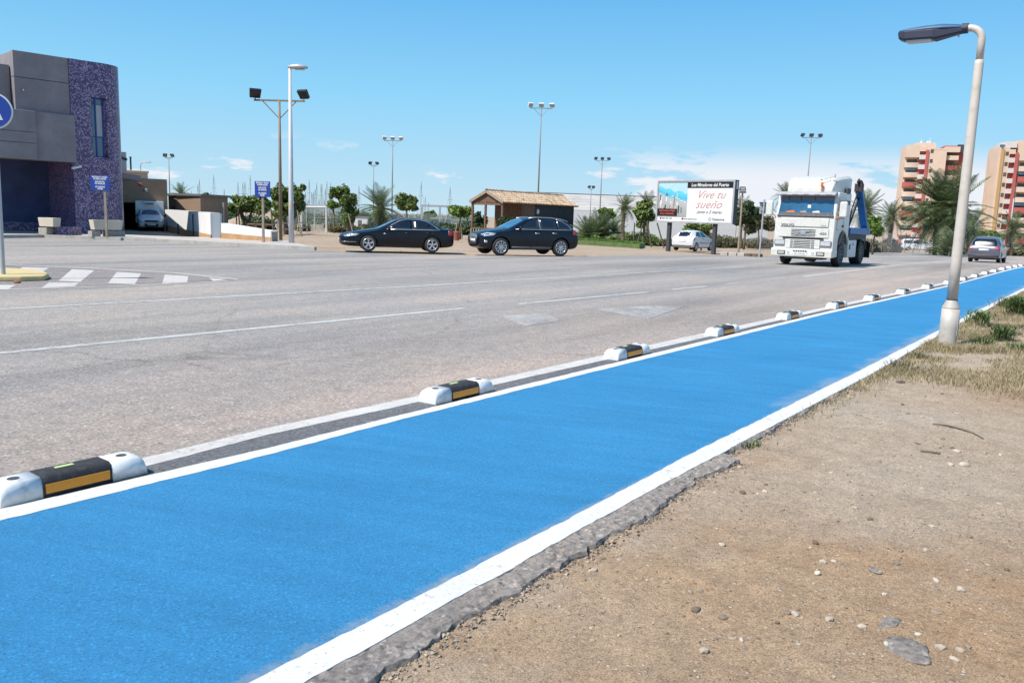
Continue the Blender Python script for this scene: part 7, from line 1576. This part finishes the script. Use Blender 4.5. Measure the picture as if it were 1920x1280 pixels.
def wire_fence(lab, pts, h, step, net=None, stays=True):
    root = thing('wire_fence', lab, 'fence', (0, 0, 0), 0, 'wire fences round the yard'); P_ = [B(*q) for q in pts]; rr = random.Random(len(lab)); wm = MB()
    for a, b in zip(P_, P_[1:]):
        k = max(1, int((b - a).length / step)); d = (b - a).normalized()
        for i in range(k + 1 if b is P_[-1] else k):
            q = a.lerp(b, i / k); q.z = terr(q.x, q.y); mb = MB(); mb.path([q, q + Vector((rr.uniform(-.06, .06), 0, h + .1))], .04, 6); obj('post', mb, MT['paleboard'] if net is None else MT['galv'], root)
            if stays and i % 4 == 2: mb = MB(); mb.path([q + Vector((0, 0, h * .8)), q - d * 1.3 + Vector((0, -.3, 0))], .03, 6); obj('stay', mb, MT['paleboard'], root)
        for z in (.1, h * .5, h): wm.path([a + Vector((0, 0, z)), b + Vector((0, 0, z))], .006, 4)
        L = (b - a).length; x = -h
        while x < L:
            for s in (0, 1):
                x0, x1 = (x, x + h) if s == 0 else (x + h, x); z0, z1 = 0, h
                if min(x0, x1) < 0: f = -min(x0, x1) / h; (z0, x0) = (f * h, 0) if x0 < 0 else (z0, x0); (z1, x1) = (h - f * h, 0) if x1 < 0 else (z1, x1)
                if max(x0, x1) > L: f = (max(x0, x1) - L) / h; (z0, x0) = (f * h, L) if x0 > L else (z0, x0); (z1, x1) = (h - f * h, L) if x1 > L else (z1, x1)
                p, q = a.lerp(b, x0 / L) + Vector((0, 0, z0)), a.lerp(b, x1 / L) + Vector((0, 0, z1)); wm.path([p, q], .0045, 3, cap=False)
            x += .16
        if net:
            nm = MB(); k2 = 8; nm.rings([[a.lerp(b, i / k2) + Vector((0, .03, .05)), a.lerp(b, i / k2) + Vector((0, .03, h * .95))] for i in range(k2 + 1)], False, False); obj('shade_net', nm, MT[net], root)
    tag(obj('wire_mesh', wm, MT['galv'], root), kind='stuff')
wire_fence('green netted wire fence behind the goal frame left of the saloon', [(520, 74), (575, 72), (652, 72)], 2.3, 3.2, 'greennet')
wire_fence('wire fence between the saloon car and the timber hut', [(655, 84), (760, 90), (900, 88)], 1.9, 3.5, 'greennet', False)
wire_fence('long wire fence running from the billboard behind the lorry', [(1296, 100), (1380, 98), (1470, 98)], 2.2, 3.4)
wire_fence('wire fence with slanting stays right of the lorry by the minibus', [(1612, 92), (1700, 95), (1780, 98)], 2.2, 3.0)
def boxthing(name, lab, cat, px0, px1, yt, D, depth, mat, roof=None):
    a, b = B(px0, D), B(px1, D); zt = P((px0 + px1) / 2, yt, D).z; root = thing(name, lab, cat, (0, 0, 0)); mb = MB(); mb.prism([(a.x, a.y), (b.x, b.y), (b.x, b.y + depth), (a.x, a.y + depth)], a.z - .3, zt); obj('wall', mb, MT[mat], root)
    mb = MB(); mb.prism([(a.x - .1, a.y - .12), (b.x + .1, b.y - .12), (b.x + .1, b.y + depth + .1), (a.x - .1, a.y + depth + .1)], zt, zt + .15); obj('roof', mb, MT[roof or mat], root)
    mb = MB(); mb.box(((a.x * .6 + b.x * .4), a.y - .02, (a.z + zt) / 2 - .2), ((b.x - a.x) * .25, .04, (zt - a.z) * .7)); obj('door', mb, MT['greyplastic'], root); return root
boxthing('white_shed', 'low white shed with green roof under the date palm', 'shed', 664, 690, 405, 84, 3, 'white_wall', 'leaf_dark')
boxthing('grey_shed', 'grey flat shed behind the date palm trunk', 'shed', 694, 735, 404, 96, 4, 'grey_wall', 'greyplastic')
boxthing('blue_container', 'blue container standing behind the rear of the saloon car', 'container', 808, 842, 411, 92, 3, 'sign_blue', 'galv')
boxthing('white_cabin', 'low white cabin between the clipped tree and the hut porch', 'shed', 846, 884, 414, 98, 3, 'white_wall', 'galv')
root = thing('steel_frame', 'grey steel portal frame behind the rear of the saloon car', 'frame', (0, 0, 0)); D = 82
for px in (791, 825, 862): a = B(px, D); mb = MB(); mb.beam(a, P(px, 386, D), .18, .18, up=(0, 1, 0)); obj('column', mb, MT['galv'], root)
mb = MB(); mb.beam(P(788, 385.5, D), P(868, 388, D), .16, .2); obj('beam', mb, MT['galv'], root); mb = MB(); mb.path([P(843, 390, D), B(829, D)], .06, 6); obj('brace', mb, MT['galv'], root)
a = B(857, 55); mb = MB(); mb.smooth = False; mb.lathe([(.17, 0), (.22, .55), (.2, .6), (.12, .62)], a, 12); tag(obj('rubbish_bin', mb, MT['terracotta']), 'rust red bin between the saloon and the off-road car', 'bin')
# sailing boat masts
rr = random.Random(77); GM = 'bare masts in the marina'; mast_lab = 'bare boat mast of the distant marina showing above the trees'
mx = [346, 360, 372, 375, 396, 402, 421, 446, 447, 456, 460, 470, 573, 578, 580, 585, 588, 591, 594, 598, 602, 604, 608, 610, 613, 618, 620, 669, 673, 789, 797, 803, 843]
proto_m = []; MT_galv = MT['mast']
for hh in (13, 11, 15):
    r0 = thing('sailboat_mast', mast_lab, 'mast', (0, 0, 0), 0, GM); mb = MB(); mb.lathe([(.10, 0), (.07, hh)], (0, 0, 0), 6); obj('spar', mb, MT_galv, r0)
    mb = MB()
    for z, w in ((hh * .45, 1.0), (hh * .72, .8)): mb.beam((-w, 0, z), (w, 0, z), .06, .06)
    obj('spreader', mb, MT_galv, r0); mb = MB(); mb.path([(0, 0, hh * .97), (1.0, 0, hh * .45), (1.6, 0, 0)], .025, 4); mb.path([(0, 0, hh * .97), (-1.0, 0, hh * .45), (-1.6, 0, 0)], .025, 4); obj('shroud', mb, MT_galv, r0); proto_m.append(r0)
for i, px in enumerate(mx):
    o = proto_m[i] if i < 3 else copy_tree(proto_m[i % 3]); D = rr.uniform(230, 300); q = B(px, D); o.location = (q.x, q.y, -3.2); o.rotation_euler = (0, 0, rr.uniform(-.5, .5)); o.scale = (1, 1, rr.uniform(.75, 1.12))
# ------------------------------------------------------------------ pedestrians
def person(lab, px, D, shirt, legs, hair, rz, stride):
    c = B(px, D); root = thing('person', lab, 'person', c, rz, 'pedestrians at the road edge')
    V_ = {'pelvis': (0, 0, .95), 'chest': (0, .02, 1.28), 'neck': (0, .02, 1.45), 'head': (0, .0, 1.56), 'top': (0, .0, 1.68)}; E_ = [('pelvis', 'chest'), ('chest', 'neck'), ('neck', 'head'), ('head', 'top')]
    Rr = {'pelvis': (.15, .11), 'chest': (.17, .11), 'neck': (.058, .058), 'head': (.092, .1), 'top': (.07, .075)}
    for s, n_ in ((-1, 'l'), (1, 'r')):
        st = stride * s
        for k, (p, r) in {'hip': ((s * .10, 0, .88), .10), 'knee': ((s * .10, -st * .5 - .03, .48), .065), 'ankle': ((s * .10, -st, .08 + (.05 if st < 0 else 0)), .042), 'toe': ((s * .11, -st - .15, .04), .038), 'sho': ((s * .19, .02, 1.39), .065), 'elb': ((s * .25, .03 + st * .4, 1.12), .045), 'wri': ((s * .25, -.08 + st * .6, .90), .032), 'hand': ((s * .25, -.10 + st * .65, .82), .03)}.items(): V_[k + n_] = p; Rr[k + n_] = (r, r)
        E_ += [('pelvis', 'hip' + n_), ('hip' + n_, 'knee' + n_), ('knee' + n_, 'ankle' + n_), ('ankle' + n_, 'toe' + n_), ('chest', 'sho' + n_), ('sho' + n_, 'elb' + n_), ('elb' + n_, 'wri' + n_), ('wri' + n_, 'hand' + n_)]
    ks = list(V_); me = bpy.data.meshes.new('body'); me.from_pydata([V_[k] for k in ks], [(ks.index(a), ks.index(b)) for a, b in E_], []); o = link('body', me); o.modifiers.new('k', 'SKIN')
    for i, k in enumerate(ks): sv = me.skin_vertices[0].data[i]; sv.radius = Rr[k]; sv.use_root = k == 'pelvis'
    m = o.modifiers.new('s', 'SUBSURF'); m.levels = 2; me = evaluated(o); me.materials.clear()
    for m_ in ('skin', shirt, legs, 'plastic'): me.materials.append(MT[m_])
    for p in me.polygons:
        z = p.center.z; x = abs(p.center.x); p.use_smooth = True
        p.material_index = 3 if z < .09 else 2 if .52 < z < .97 and x < .2 else 1 if .95 < z < 1.45 and (x < .2 or z > 1.2) else 0
    o.parent = root; mb = MB(); mb.smooth = True; mb.blob((0, .02, 1.655), (.10, .11, .085), 3, .03); obj('hair', mb, MT[hair], root); return root
person('person walking in a white top and dark shorts at the far right road edge', 1902, 107, 'cloth_white', 'cloth_dark', 'bark', .4, .22)
person('person in khaki top and dark shorts at the right photo edge', 1916, 108, 'cloth_khaki', 'cloth_dark', 'plastic', -.3, .15)
